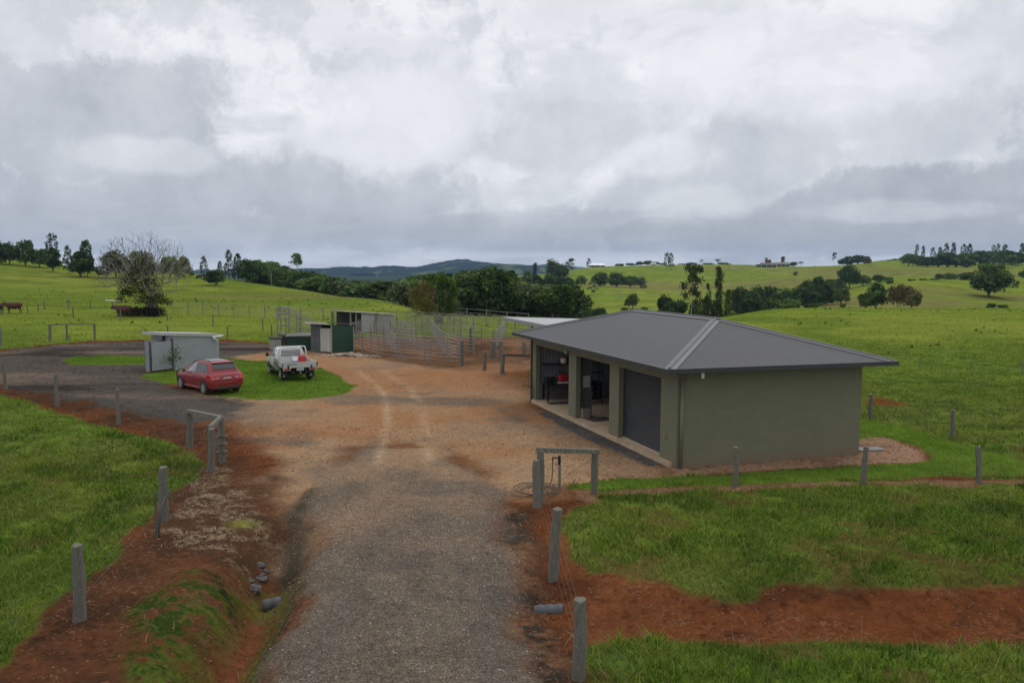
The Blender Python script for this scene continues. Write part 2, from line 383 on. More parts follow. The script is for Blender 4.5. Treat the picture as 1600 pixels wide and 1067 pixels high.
ctr=np.exp(-((xn-(-1.55))/1.1)**2)*sstep(-.3,.2,n1+nb); grav=mix(grav,A(.135,.104,.079),ctr*.8)
rd_l=np.exp(-((xn-(-3.05))/.32)**2)+np.exp(-((xn-(-.35))/.35)**2); grav=mix(grav,A(.075,.069,.063),np.clip(rd_l,0,1)*.35)
grav=mix(grav,A(.066,.060,.054),sstep(.08,.3,fbm(xn,yn,1.1,4,49)-.5)*.5)
col=mix(col,grav,m_road)
trans=sstep(17,31,yn+n1*9+nb*4)  # the gravel thins out into the dirt yard
col=mix(col,tan,m_road*trans*.9)
# pale wheel tracks and dark damp patches
for pts,w in ((PX((556,578),(585,598),(602,620),(606,660),(600,690),(590,725)),.22),(PX((600,580),(640,605),(660,640),(668,680),(668,720)),.22)):
    d=dline(xn,yn,pts); t=np.exp(-(d/w)**2)*sstep(-.35,.1,n1+n2*.6); col=mix(col,A(.38,.27,.17),np.clip(t,0,1)*.5*(.4+1.2*fbm(xn,yn,.5,3,97)))
for pts,w in ((PX((380,655),(470,690),(540,700),(600,690)),.9),(PX((640,600),(740,640),(830,660)),1.1),(PX((480,700),(520,760),(530,800)),.5)):
    d=dline(xn,yn,pts); t=np.exp(-(d/w)**2)*sstep(-.1,.25,n1+n2*.5); col=mix(col,A(.115,.095,.078),np.clip(t,0,1)*.7)
for cpx,cpy,rx in ((222+10,650,0),(410,657,.9),(545,815,1.0),(495,740,.8)):
    if rx:
        c=flat(cpx,cpy); d=np.hypot(xn-c[0],(yn-c[1])*.6)/rx; col=mix(col,A(.22,.150,.098),np.exp(-d**2)*.55)
col=mix(col,A(.085,.080,.074)*(1+w3(n2)*.6),m_skirt)
m_strip=mask(PX((892,766),(1010,763),(1280,753),(1400,751),(1600,748),(1800,755),(1800,763),(1600,758),(1280,762),(1070,770),(961,779),(920,786),(890,780)),.15,.5,19); col=mix(col,A(.19,.115,.068)*(1+w3(n2)*.8),m_strip*.8)
# scattered straw, dark crumbs and pale stones over bare soil
cr_=fbm(xn,yn,.16,3,81); col=mix(col,col*.6,sstep(.62,.76,cr_)*(1-m_road)*(1-m_yard*.5)*.8); col=mix(col,A(.24,.17,.10),sstep(.62,.74,fbm(xn,yn,.07,4,82))*sstep(.5,.66,fbm(xn,yn,2.,3,83))*(1-m_road)*(1-m_yard)*(1-m_loop)*.3)
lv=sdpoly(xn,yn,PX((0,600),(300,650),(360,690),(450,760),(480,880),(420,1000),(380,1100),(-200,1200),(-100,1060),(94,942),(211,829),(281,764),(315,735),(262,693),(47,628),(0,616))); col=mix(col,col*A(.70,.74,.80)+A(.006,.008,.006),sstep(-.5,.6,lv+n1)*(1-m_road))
# verge: dark red churned soil, dry grass litter, moss
verge=sdpoly(xn,yn,PX((300,735),(345,690),(400,700),(440,760),(450,820),(410,850),(360,870),(270,870))); 
col=mix(col,A(.060,.030,.018),sstep(-.2,.6,verge+n1*2.)*sstep(-.1,.15,n1+n2*.5)*.85)
straw=m_straw*sstep(-.12,.12,fbm(xn*.6,yn,.35,4,52)-.47+.5*n1)
col=mix(col,A(.055,.036,.022),m_straw*.55); col=mix(col,A(.24,.175,.11),straw*sstep(.40,.60,fbm(xn,yn,.085,3,93))*.8)
n5=fbm(xn,yn,.12,4,88)-.5; moss=m_moss*sstep(-.28,.02,n1+n2*.9+n5*.7); col=mix(col,mix(mix(A(.062,.095,.014)+0*w3(n1),A(.030,.050,.010),sstep(-.12,.12,n5+n2)),A(.09,.10,.02),sstep(.05,.25,n1-n5)),moss)
mossl=sstep(1.0,.2,dline(xn,yn,DITCH_L))*sstep(0,.25,n1+.12)*(yn<17); col=mix(col,A(.11,.105,.022),mossl*.8)
ym=sdpoly(xn,yn,PX((356,990),(398,958),(392,1010),(372,1075),(340,1120),(290,1120))); col=mix(col,mix(A(.135,.125,.022)+0*w3(n1),A(.07,.075,.016),sstep(-.1,.15,n2+n5)),sstep(-.35,.3,ym+n1*1.2+n5*.5)*.9); mp2=flat(378,817); col=mix(col,A(.16,.17,.02),np.exp(-((xn-mp2[0])**2+(yn-mp2[1])**2)/.09))
wet=np.exp(-(dline(xn,yn,DITCH_L)/.28)**2)*(yn<15.5); col=mix(col,A(.15,.05,.025),wet*.9)
bl=sdpoly(xn,yn,PX((290,888),(345,898),(366,920),(362,935),(340,915))); col=mix(col,A(.014,.015,.011),sstep(-.15,.2,bl+n1*1.1+n5*.5)*.9)
pale=sdpoly(xn,yn,PX((415,505),(470,540),(330,545))); 
pud=flat(316,540); col=mix(col,A(.33,.33,.33),np.exp(-((xn-pud[0])/1.0)**2-((yn-pud[1])/.5)**2)*.8)
# grassy soil under the blades
gcol=mix(A(.105,.150,.024)+0*w3(n1),A(.060,.095,.016),sstep(-.15,.2,n1+n2)); gcol=mix(gcol,A(.115,.120,.034),sstep(.12,.32,fbm(xn,yn,3.1,4,55)-.5)*.7)
gcol=mix(gcol,A(.092,.150,.020)*(1+w3(n2)*.5),np.maximum(m_isle,m_lawn))
gcol=mix(gcol,A(.085,.038,.018),sstep(.08,.22,fbm(xn,yn,1.2,4,56)-.5)*(1-np.maximum(m_isle,m_lawn))*.6*(yn<30))
col=mix(col,gcol,grass)
# far colours
COLR=np.zeros((nr,nc,3)); GR=np.ones((nr,nc)); SPK=np.zeros((nr,nc))
p1=fbm(XX,YY,38,4,61); p2=fbm(XX,YY,9,4,62); p3=fbm(XX*.5,YY*1.2,3,3,63); p4=fbm(XX,YY,130,3,64)
fc=np.array([.136,.182,.025])*np.ones((nr,nc,1)); 
fc=mix(fc,np.array([.178,.200,.034])+0*fc,sstep(.42,.68,p1)*.8); fc=mix(fc,np.array([.092,.138,.021])+0*fc,sstep(.50,.72,p2)*.75)
fc=mix(fc,np.array([.16,.135,.055])+0*fc,sstep(.50,.70,p4)*.60*(YY>150)); fc=fc*(1+(w3(p3)-.5)*.55)
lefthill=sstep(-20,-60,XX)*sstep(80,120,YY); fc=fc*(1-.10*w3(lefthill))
# dry brownish slope below the big tree on the right
bx,by=float(T(1520,470).x),float(T(1520,470).y); br=np.exp(-((XX-bx)/70)**2-((YY-by)/26)**2)*sstep(.35,.6,p2*.5+p1*.5+.1); fc=mix(fc,np.array([.155,.120,.052])+0*fc,np.clip(br,0,1)*.8)
farw=(YY>930)|((YY>560)&(XX/YY<-.02)&(XX/YY>-.30)&(ZZ<-4)); fst=np.array([.028,.046,.020])*(.6+.8*w3(fbm(XX,YY,14,3,66)))
fc=mix(fc,fst,farw*1.0)
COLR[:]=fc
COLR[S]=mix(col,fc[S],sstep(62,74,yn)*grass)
GR[S]=grass; SPK[S]=np.clip(m_road*(1-.5*trans)+m_loop*.9+m_skirt+.35*m_yard+.5*m_shl+.5*m_shr,0,1)*(1-grass)
COLR=np.clip(COLR,.004,.8)
zone=np.zeros((nr,nc),int)   # 0 pasture 1 drive 2 yard 3 lawn 4 verge 5 hills
zn=np.where(grass>.5,np.where(np.maximum(m_isle,m_lawn)>.5,3,0),np.where(m_road*(1-trans)>.5,1,np.where(m_loop>.5,1,np.where(np.maximum(np.maximum(m_yard,m_pens),m_pad)>.5,2,4))))
zone[S]=zn; zone[YY>165]=5
# material shared by all ground sheets: painted by the Col attribute plus stone and soil grain
mg,nt,b=newmat('ground_cover'); L=nt.links.new
a=N(nt,'ShaderNodeAttribute',attribute_name='Col'); sp=N(nt,'ShaderNodeAttribute',attribute_name='stone')
tc=N(nt,'ShaderNodeTexCoord')
v1=N(nt,'ShaderNodeTexVoronoi',i_Scale=55.); L(tc.outputs['Object'],v1.inputs['Vector'])
v2=N(nt,'ShaderNodeTexNoise',i_Scale=7.,i_Detail=10.,i_Roughness=.82); L(tc.outputs['Object'],v2.inputs['Vector'])
sep=N(nt,'ShaderNodeSeparateColor'); L(v1.outputs['Color'],sep.inputs[0])
r1=N(nt,'ShaderNodeMapRange',i_1=0.,i_2=1.,i_3=.55,i_4=1.45); L(sep.outputs[0],r1.inputs[0])
pw=N(nt,'ShaderNodeMath',operation='POWER',i_1=9.); L(sep.outputs[1],pw.inputs[0])
ad=N(nt,'ShaderNodeMath',operation='MULTIPLY_ADD',i_1=1.6); L(pw.outputs[0],ad.inputs[0]); L(r1.outputs[0],ad.inputs[2])
r2=N(nt,'ShaderNodeMapRange',i_1=.3,i_2=.7,i_3=.55,i_4=1.45); L(v2.outputs[0],r2.inputs[0])
mxs=N(nt,'ShaderNodeMix',data_type='FLOAT'); L(sp.outputs['Fac'],mxs.inputs[0]); mxs.inputs[2].default_value=1.; L(ad.outputs[0],mxs.inputs[3])
mu=N(nt,'ShaderNodeMath',operation='MULTIPLY'); L(mxs.outputs[0],mu.inputs[0]); L(r2.outputs[0],mu.inputs[1])
vm=N(nt,'ShaderNodeVectorMath',operation='SCALE'); L(a.outputs['Color'],vm.inputs[0]); L(mu.outputs[0],vm.inputs['Scale'])
L(vm.outputs[0],b.inputs['Base Color']); b.inputs['Roughness'].default_value=.92; b.inputs['Specular IOR Level'].default_value=0.
hb=N(nt,'ShaderNodeMath',operation='MULTIPLY_ADD',i_1=.5); L(v1.outputs['Distance'],hb.inputs[0]); L(v2.outputs[0],hb.inputs[2])
bp=N(nt,'ShaderNodeBump',i_Strength=.55,i_Distance=.06); L(hb.outputs[0],bp.inputs['Height']); L(bp.outputs[0],b.inputs['Normal'])
# normals of the whole sheet, so that the pieces meet without a seam
Pn=np.stack([XX,YY,ZZ],-1); du=np.gradient(Pn,axis=1); dv=np.gradient(Pn,axis=0); nn=np.cross(du,dv); nn/=np.linalg.norm(nn,axis=-1,keepdims=True)+1e-12
idx=np.arange(nr*nc).reshape(nr,nc); F=np.stack([idx[:-1,:-1],idx[:-1,1:],idx[1:,1:],idx[1:,:-1]],-1).reshape(-1,4)
fz=zone[:-1,:-1].reshape(-1)
Pf=Pn.reshape(-1,3); Cf=COLR.reshape(-1,3); Nf=nn.reshape(-1,3); Sf=SPK.reshape(-1)
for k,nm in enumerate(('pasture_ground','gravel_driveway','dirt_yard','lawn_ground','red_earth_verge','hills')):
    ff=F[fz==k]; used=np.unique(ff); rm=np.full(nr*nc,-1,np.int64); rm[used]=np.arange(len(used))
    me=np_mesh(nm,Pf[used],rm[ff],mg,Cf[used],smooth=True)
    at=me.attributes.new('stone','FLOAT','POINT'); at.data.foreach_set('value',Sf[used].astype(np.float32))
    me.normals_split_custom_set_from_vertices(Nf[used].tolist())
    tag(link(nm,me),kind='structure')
del Pn,du,dv,Cf,Sf
def lookup(x,y,A2):
    j=np.clip(np.searchsorted(GY,y),1,nr-1); j=np.where(np.abs(GY[j-1]-y)<np.abs(GY[j]-y),j-1,j)
    u=x/np.where(y<10,10+(10-y)*.35,y); i=np.clip(np.searchsorted(GU,u),1,nc-1); i=np.where(np.abs(GU[i-1]-u)<np.abs(GU[i]-u),i-1,i)
    return A2[j,i]
# ------------------------------------------------------------------ far mountain range
def ridge(name,depth,pts,thick,seed,colr,lo=-25):
    px=np.linspace(-350,1950,700); cy=np.interp(px,[p[0] for p in pts],[p[1] for p in pts])
    rows=41; V=[];C=[]
    for j in range(rows):
        t=j/(rows-1); prof=math.sin(min(1,t*1.25)*math.pi/2)**1.1 if t<.8 else 1-(t-.8)*1.2
        d=depth+thick*(t-.8)
        x=(px-800)/FPX*d; y=np.full_like(x,d)
        zc=np.array([zpx(p,c,depth) for p,c in zip(px,cy)])
        z=lo+(zc-lo)*prof+(fbm(x,y,depth*.05,5,seed)-.5)*depth*.016*min(1,abs(t-.8)*2.5)*(t<.99)+(fbm(x,y,depth*.006,3,seed+3)-.5)*depth*.0022
        V.append(np.stack([x,y,z],-1)); n=fbm(x,y,depth*.02,4,seed+5); n2=fbm(x,y,depth*.004,3,seed+7)
        c=np.array(colr)[None]*(.55+.9*n2[:,None]); c=np.where((n>.64)[:,None],np.array([[.07,.10,.03]]),c); C.append(c)
    V=np.stack(V).reshape(-1,3); C=np.stack(C).reshape(-1,3); n=700
    ix=np.arange(rows*n).reshape(rows,n); Fq=np.stack([ix[:-1,:-1],ix[:-1,1:],ix[1:,1:],ix[1:,:-1]],-1).reshape(-1,4)
    return tag(link(name,np_mesh(name,V,Fq,MRANGE,C,smooth=False)),kind='structure')
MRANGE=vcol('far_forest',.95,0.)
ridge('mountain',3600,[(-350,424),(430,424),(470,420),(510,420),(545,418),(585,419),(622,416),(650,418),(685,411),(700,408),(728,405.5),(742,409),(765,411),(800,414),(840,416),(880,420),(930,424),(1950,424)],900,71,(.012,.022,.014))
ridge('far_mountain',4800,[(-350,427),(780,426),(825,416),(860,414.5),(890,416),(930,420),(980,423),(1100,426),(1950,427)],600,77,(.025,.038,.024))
# ------------------------------------------------------------------ grass blades (nobody could count them: stuff)
MGRASS=vcol('grass_blades',transl=.35)
def blades(name,y0,y1,dens,hgt,wid,colf,sel,seed,bend=.5,clump=0.,umax=.70,tri=False,kindcat=None):
    rng=np.random.default_rng(seed)
    area=umax*(y1**2-y0**2); n=int(area*dens)
    y=np.sqrt(rng.uniform(y0*y0,y1*y1,n)); x=rng.uniform(-umax,umax,n)*y
    g=lookup(x,y,GR); w=sel(x,y,g); keep=rng.uniform(0,1,n)<w; x=x[keep];y=y[keep]; n=len(x)
    if n==0: return None
    z=lookup(x,y,ZZ)-.015
    hn=fbm(x,y,.9,3,200+seed)
    h=hgt*(.45+1.0*hn)*rng.uniform(.6,1.35,n); w_=wid*rng.uniform(.6,1.4,n)
    th=rng.uniform(0,2*np.pi,n); cx,cy=np.cos(th),np.sin(th)
    ld=rng.uniform(0,2*np.pi,n); lean=bend*rng.uniform(.15,1.,n)*h; lx,ly=np.cos(ld)*lean,np.sin(ld)*lean
    base=np.stack([x,y,z],-1); side=np.stack([cx*w_/2,cy*w_/2,0*x],-1)
    tip=base+np.stack([lx,ly,h],-1)
    C=colf(x,y,rng)
    if tri:
        V=np.stack([base-side,base+side,tip],1).reshape(-1,3); F=np.arange(3*n).reshape(n,3); Cc=np.repeat(C,3,0)
        Cc=Cc.reshape(n,3,3); Cc=Cc.reshape(-1,3)
    else:
        mid=base+np.stack([lx*.35,ly*.35,h*.6],-1)
        V=np.stack([base-side,base+side,mid+side*.75,mid-side*.75,tip+side*.1,tip-side*.1],1).reshape(-1,3)
        o=np.arange(n)[:,None]*6; F=np.concatenate([o+np.array([[0,1,2,3]]),o+np.array([[3,2,4,5]])],0); Cc=np.repeat(C,6,0)
    return tag(link(name,np_mesh(name,V,F,MGRASS,np.clip(Cc,.003,.6))),kind='stuff')
def gcolor(base,yel,dark,straw=.04,ys=.5):
    base,yel,dark=map(np.array,(base,yel,dark))
    def f(x,y,rng):
        a=sstep(.42,.66,fbm(x,y,2.6,4,301))[:,None]; d=sstep(.5,.7,fbm(x,y,1.3,4,302))[:,None]
        c=base*(1-a*ys)+yel*a*ys; c=c*(1-.75*d)+dark*.75*d
        c=c*rng.uniform(.48,1.62,(len(x),1))
        dry=sstep(.55,.75,fbm(x,y,4.5,4,303))
        s=rng.uniform(0,1,len(x))<straw*(.4+4*dry); c[s]=np.array([.27,.21,.095])*rng.uniform(.6,1.2,(s.sum(),1))
        return c
    return f
near_pasture=lambda x,y,g: np.where((g>.35)&(lookup(x,y,LAWNM)<.5),sstep(.35,.8,g)*np.clip(1.25-sstep(.58,.70,fbm(x,y,.8,4,310))*1.0,0,1)*np.where(sstep(.08,.22,fbm(x,y,1.2,4,56)-.5)>.5,.35,1),0)
LAWNM=np.zeros((nr,nc)); LAWNM[S]=np.maximum(m_isle,m_lawn)
PG=gcolor((.128,.185,.027),(.205,.232,.044),(.052,.094,.016),.07,.7)
blades('pasture_grass',9.5,17,760,.115,.015,PG,near_pasture,1,bend=1.7,umax=1.08)
blades('pasture_grass',17,27,420,.115,.022,PG,near_pasture,2,bend=1.7,umax=1.08)
blades('pasture_grass',27,46,150,.11,.040,PG,near_pasture,3,bend=1.8,tri=True,umax=1.08)
# weedy tussocks
tsel=lambda x,y,g: np.where((g>.7)&(lookup(x,y,LAWNM)<.3),sstep(.60,.70,fbm(x,y,.8,3,333)),0)
blades('weed_tussocks',9.5,30,150,.22,.024,gcolor((.095,.170,.018),(.14,.20,.03),(.050,.100,.014),.06),tsel,4,bend=1.3,umax=1.08)
blades('weed_tussocks',30,75,12,.16,.07,gcolor((.100,.170,.018),(.14,.19,.03),(.060,.110,.014),.03),tsel,5,bend=1.5,tri=True)
# mown lawn round the shed and on the islands
lsel=lambda x,y,g: np.where(lookup(x,y,LAWNM)>.5,.95,0)
LG=gcolor((.105,.195,.018),(.165,.235,.026),(.072,.14,.015),.02)
blades('lawn_grass',20,36,620,.06,.018,LG,lsel,6,bend=1.6,tri=True,umax=1.08)
blades('lawn_grass',36,64,260,.065,.030,LG,lsel,7,bend=1.6,tri=True)
# mid pasture beyond the yards
MGc=gcolor((.160,.222,.027),(.22,.250,.040),(.110,.170,.021),.01,.6)
msel=lambda x,y,g: np.where((g>.6)&(lookup(x,y,LAWNM)<.5),.4+.6*sstep(.4,.6,fbm(x,y,2.2,3,340)),0)
blades('pasture_grass',46,75,30,.10,.075,MGc,msel,8,tri=True,bend=2.,umax=.95)
blades('pasture_grass',75,165,5,.09,.13,MGc,msel,9,tri=True,bend=2.5)
# far tussocks
blades('pasture_tussocks',60,190,.10,.22,.5,gcolor((.100,.160,.018),(.14,.18,.03),(.066,.12,.014),.0),lambda x,y,g: np.where(g>.6,sstep(.52,.62,fbm(x,y,7,3,345)),0),10,tri=True,bend=.6)
STRAWM=np.zeros((nr,nc)); STRAWM[S]=straw
blades('seed_stalks',9.5,30,7,.42,.010,lambda x,y,rng:np.array([.30,.24,.11])*rng.uniform(.6,1.3,(len(x),1)),lambda x,y,g:np.where((g>.6)&(lookup(x,y,LAWNM)<.2),.25+.75*sstep(.5,.65,fbm(x,y,2.,3,371)),0),13,bend=.6)
# loose stones on the drive and clods on the bare soil
MSTONE=vcol('stones',.9,.2)
def stones(name,y0,y1,dens,size,colf,sel,seed,flatz=.6):
    rng=np.random.default_rng(seed); n=int(.7*(y1**2-y0**2)*dens); y=np.sqrt(rng.uniform(y0*y0,y1*y1,n)); x=rng.uniform(-.7,.7,n)*y
    k=rng.uniform(0,1,n)<sel(x,y); x=x[k];y=y[k];n=len(x); z=lookup(x,y,ZZ); s=size*rng.uniform(.4,1.5,n)**1.3
    a=rng.uniform(0,6.28,n); B=np.array([[1,0,0],[0,1,0],[-1,0,0],[0,-1,0],[0,0,1.]]); V=B[None]*rng.uniform(.6,1.25,(n,5,1))
    ca,sa=np.cos(a)[:,None],np.sin(a)[:,None]; X=V[...,0]*ca-V[...,1]*sa; Y=V[...,0]*sa+V[...,1]*ca; V=np.stack([X,Y,V[...,2]*flatz],-1)*s[:,None,None]+np.stack([x,y,z-.004],-1)[:,None]
    F=(np.arange(n)[:,None,None]*5+np.array([[0,1,4],[1,2,4],[2,3,4],[3,0,4]])[None]).reshape(-1,3)
    return tag(link(name,np_mesh(name,V.reshape(-1,3),F,MSTONE,np.clip(np.repeat(colf(rng,n),5,0),.01,.6))),kind='stuff')
GRV=np.zeros((nr,nc)); GRV[S]=np.clip(m_road+.25*m_shl+.3*m_shr,0,1)*(1-grass)*(1-.6*trans); BARES=np.zeros((nr,nc)); BARES[S]=(1-grass)*(1-np.clip(m_road+m_skirt,0,1))*(1-.55*m_yard)*(1-.5*m_loop)
gc=np.array([.100,.084,.068])
stones('gravel_stones',9.5,26,260,.019,lambda r,n: gc*r.uniform(.45,1.7,(n,1))+(r.uniform(0,1,(n,1))>.965)*.20,lambda x,y:lookup(x,y,GRV)*np.clip(1.2-(y-10)/22,.3,1),21)
stones('soil_clods',9.5,32,75,.030,lambda r,n: np.array([.105,.045,.024])*r.uniform(.5,1.8,(n,1)),lambda x,y:lookup(x,y,BARES)*(.25+.75*(fbm(x,y,1.2,3,85)>.5)),22)
MOSSM=np.zeros((nr,nc)); MOSSM[S]=np.clip(moss+mossl*.6,0,1)
blades('ditch_grass',9.3,17,420,.05,.014,gcolor((.085,.130,.018),(.14,.15,.025),(.04,.07,.012),.08),lambda x,y,g:lookup(x,y,MOSSM)*sstep(.38,.6,fbm(x,y,.5,3,391)),14,bend=1.8)
# grass on the ditch bank and dry litter on the verge
blades('dry_grass_litter',11,27,420,.06,.017,lambda x,y,rng:np.array([.40,.31,.20])*rng.uniform(.5,1.3,(len(x),1)),lambda x,y,g:lookup(x,y,STRAWM)*.55,11,bend=3.)
blades('dry_straw',10,30,16,.10,.009,lambda x,y,rng:np.array([.34,.26,.15])*rng.uniform(.5,1.3,(len(x),1)),lambda x,y,g:lookup(x,y,BARES)*sstep(.48,.62,fbm(x,y,1.5,3,86))*(lookup(x,y,GRV)<.3),12,bend=4.)
# ------------------------------------------------------------------ trees
MLEAF=vcol('leaf',transl=.25,vary=True); MLEAF1=vcol('leaf_single',transl=.25); MBARK=simple('bark',(.13,.115,.095),.9,noise=.4,nscale=6.,bump=.4); MPALEBARK=simple('pale_bark',(.30,.28,.245),.85,noise=.3,nscale=5.)
MTWIG=simple('bare_twig',(.19,.165,.14),.9,noise=.35,nscale=3.)
def leafquads(C,Nn,size,rng,aspect=1.,jit=.7):
    """one small leaf clump (a bent diamond) per point"""
    n=len(C); d=Nn+rng.normal(0,jit,(n,3)); d/=np.linalg.norm(d,axis=1,keepdims=True)+1e-9
    a=np.cross(d,rng.normal(0,1,(n,3))); a/=np.linalg.norm(a,axis=1,keepdims=True)+1e-9
    b=np.cross(d,a); s=(size*rng.uniform(.55,1.45,n))[:,None]
    V=np.stack([C-a*s,C-b*s*.62*aspect+d*s*.12,C+a*s,C+b*s*.62*aspect+d*s*.12],1).reshape(-1,3)
    return V,np.arange(4*n).reshape(n,4)
def lobes_pts(lobes,npts,rng,shell=.72):
    P=[];Q=[];vol=np.array([l[3]*l[4]*l[5] for l in lobes])**.67; cnt=(npts*vol/vol.sum()).astype(int)+4
    for l,c in zip(lobes,cnt):
        d=rng.normal(0,1,(c,3)); d/=np.linalg.norm(d,axis=1,keepdims=True)
        d[:,2]=np.where(d[:,2]<-.80,-d[:,2]*.7,d[:,2])
        r=shell+(1.08-shell)*rng.uniform(0,1,c)**.7
        rr=np.array(l[3:6]); P.append(np.array(l[:3])+d*rr*r[:,None]*(1+.16*np.sin(d[:,:1]*7+l[0]*9)*np.cos(d[:,1:2]*6+l[1]*5))); q=d/rr; Q.append(q/np.linalg.norm(q,axis=1,keepdims=True))
    return np.concatenate(P),np.concatenate(Q)
def leafcols(P,rng,base,alt,var=.45):
    n=len(P); t=fbm(P[:,0]*3+P[:,2]*2.1+50,P[:,1]*3+P[:,2]*1.3+50,.45,3,int(rng.integers(1,900)))
    t=sstep(.38,.62,t)[:,None]
    c=np.array(base)*(1-t)+np.array(alt)*t
    return c*rng.uniform(1-var,1+var,(n,1))*(1+rng.normal(0,.06,(n,3)))
def branch_mesh(MBd,p,d,L,r,depth,rng,spread=.6,droop=0.,minr=.004,tips=None,kids=3,n=5):
    p=np.array(p,float); d=np.array(d,float); d/=np.linalg.norm(d); segs=3
    for i in range(segs):
        d2=d+rng.normal(0,.16,3)+np.array([0,0,-droop]); d2/=np.linalg.norm(d2)
        q=p+d2*L/segs; r2=max(minr,r*(.86 if i<segs-1 else .8)); MBd.tube(p,q,r,r2,n,caps=False); p=q; d=d2; r=r2
        if depth>0 and i>0:
            for k in range(1):
                s=rng.normal(0,1,3); s-=d*s.dot(d); s/=np.linalg.norm(s); nd=d*math.cos(spread*1.2)+s*math.sin(spread*1.2)
                branch_mesh(MBd,p,nd,L*rng.uniform(.55,.75),max(minr,r*.6),depth-1,rng,spread,droop,minr,tips,kids,max(3,n-1))
    if tips is not None: tips.append((p,d))
    if depth>0:
        for k in range(kids-1):
            s=rng.normal(0,1,3); s-=d*s.dot(d); s/=np.linalg.norm(s); a=spread*rng.uniform(.5,1.1); nd=d*math.cos(a)+s*math.sin(a)
            branch_mesh(MBd,p,nd,L*rng.uniform(.6,.85),max(minr,r*.78),depth-1,rng,spread,droop,minr,tips,kids,max(3,n-1))
# every prototype is 1 high, about 1 wide, base at the origin; > trunk, crown
PROTO={}
def proto(name,kind,trunk,crownV,crownF,crownC,bark=None):
    tm=trunk.mesh(name+'_trunk',bark or MBARK,smooth=True); cm=np_mesh(name+'_crown',crownV,crownF,MLEAF,np.clip(crownC,.004,.5))
    PROTO[name]=(kind,tm,cm)
def round_tree(name,seed,base,alt,n=3000,trunk_h=.18,flat=1.,kind='broadleaf_tree',nl=12,size=.034,shell=.7,spreadx=1.,bark=None,low=.14):
    rng=np.random.default_rng(seed); lobes=[(0,0,.52,.36*spreadx,.36*spreadx,.40*flat)]
    for i in range(nl):
        a=rng.uniform(0,2*math.pi); rr=rng.uniform(.14,.36)*spreadx; z=rng.uniform(low,.90); k=rng.uniform(.10,.22)
        rr*=1-.55*max(0,(z-.55)/.4)
        lobes.append((math.cos(a)*rr,math.sin(a)*rr,z,k*spreadx,k*spreadx,k*.85*flat))
    lobes=[(a,b,min(c,.985-f),d,e,f) for a,b,c,d,e,f in lobes]
    P,Q=lobes_pts(lobes,n,rng,shell); V,F=leafquads(P,Q,size,rng); C=np.repeat(leafcols(P,rng,base,alt),4,0)
    t=MB(); t.tube((0,0,-.03),(0.01,0,trunk_h),.034,.026,7); 
    for i in range(5):
        a=i*1.26+rng.uniform(-.3,.3); t.tube((0.01,0,trunk_h*.85),(math.cos(a)*.2*spreadx,math.sin(a)*.2*spreadx,trunk_h+rng.uniform(.22,.4)),.018,.006,5)
    proto(name,kind,t,V,F,C,bark)
def hoop_pine(name,seed,base,alt,n=2000,w=.40,lay=13,bare=.14,top=.6):
    rng=np.random.default_rng(seed); P=[];Q=[]; t=MB(); t.tube((0,0,-.02),(0,0,.97),.022,.006,6)
    for i in range(lay):
        z=bare+(.97-bare)*i/(lay-1); u=(z-bare)/(1-bare); rad=w*(1-u*top)**.8*(1 if u<.85 else (1-u)/.15*.8+.2)*rng.uniform(.75,1.15)
        m=6
        for k in range(m):
            a=rng.uniform(0,6.28); e=np.array([math.cos(a)*rad,math.sin(a)*rad,z+.03*rng.uniform(-1,1)]); t.tube((0,0,z-.02),tuple(e),.006,.003,3,caps=False)
            c=int(n/lay/m); q=rng.normal(0,1,(c,3))*np.array([.035,.035,.026])+e*np.array([.78,.78,1]); P.append(q); Q.append(np.tile(np.array([[0,0,1.]]),(c,1)))
    P=np.concatenate(P);Q=np.concatenate(Q); V,F=leafquads(P,Q,.030,rng,.9); C=np.repeat(leafcols(P,rng,base,alt),4,0)
    proto(name,'hoop_pine',t,V,F,C)
def gum_tree(name,seed,base,alt,n=1500,limbs=7,w=.30,zmin=.42,size=.024,tr=.016,kind='gum_tree',bunch=.055,bark=None,flatc=.6):
    rng=np.random.default_rng(seed); t=MB(); x=0;y=0;pts=[(0,0,-.02)]
    for i in range(1,7): x+=rng.normal(0,.010);y+=rng.normal(0,.010);pts.append((x,y,i/6*.93))
    for i,(a,b) in enumerate(zip(pts[:-1],pts[1:])): t.tube(a,b,tr*(1-i*.13),tr*(1-(i+1)*.13),6)
    P=[];Q=[];ends=[]
    for i in range(limbs):
        u=i/(limbs-1); z=zmin+(.90-zmin)*u; k=min(5,int(z/.93*6)); b=np.array(pts[k]); a=i*2.4+rng.uniform(-.5,.5); rad=w*rng.uniform(.45,1.)*(1-.45*u)
        e=np.array([b[0]+math.cos(a)*rad,b[1]+math.sin(a)*rad,min(.95,z+rng.uniform(.03,.10))]); t.tube((b[0],b[1],z-.02),tuple(e),.008,.004,4,caps=False); ends.append(e)
        ends.append(b*0+np.array([b[0]*.4+e[0]*.6+rng.normal(0,.03),b[1]*.4+e[1]*.6+rng.normal(0,.03),e[2]+rng.uniform(-.02,.04)]))
    ends.append(np.array([x,y,.95])); ends.append(np.array([x+.03,y-.02,.90]))
    for e in ends:
        c=int(n/len(ends)*rng.uniform(.5,1.5)); s=bunch*rng.uniform(.7,1.4); d=rng.normal(0,1,(c,3))*np.array([s,s,s*flatc]); P.append(e+d); Q.append(d/(np.linalg.norm(d,axis=1,keepdims=True)+1e-9))
    P=np.concatenate(P);Q=np.concatenate(Q); P[:,2]=np.minimum(P[:,2],1.); V,F=leafquads(P,Q,size,rng); C=np.repeat(leafcols(P,rng,base,alt),4,0)
    proto(name,kind,t,V,F,C,bark or MPALEBARK)
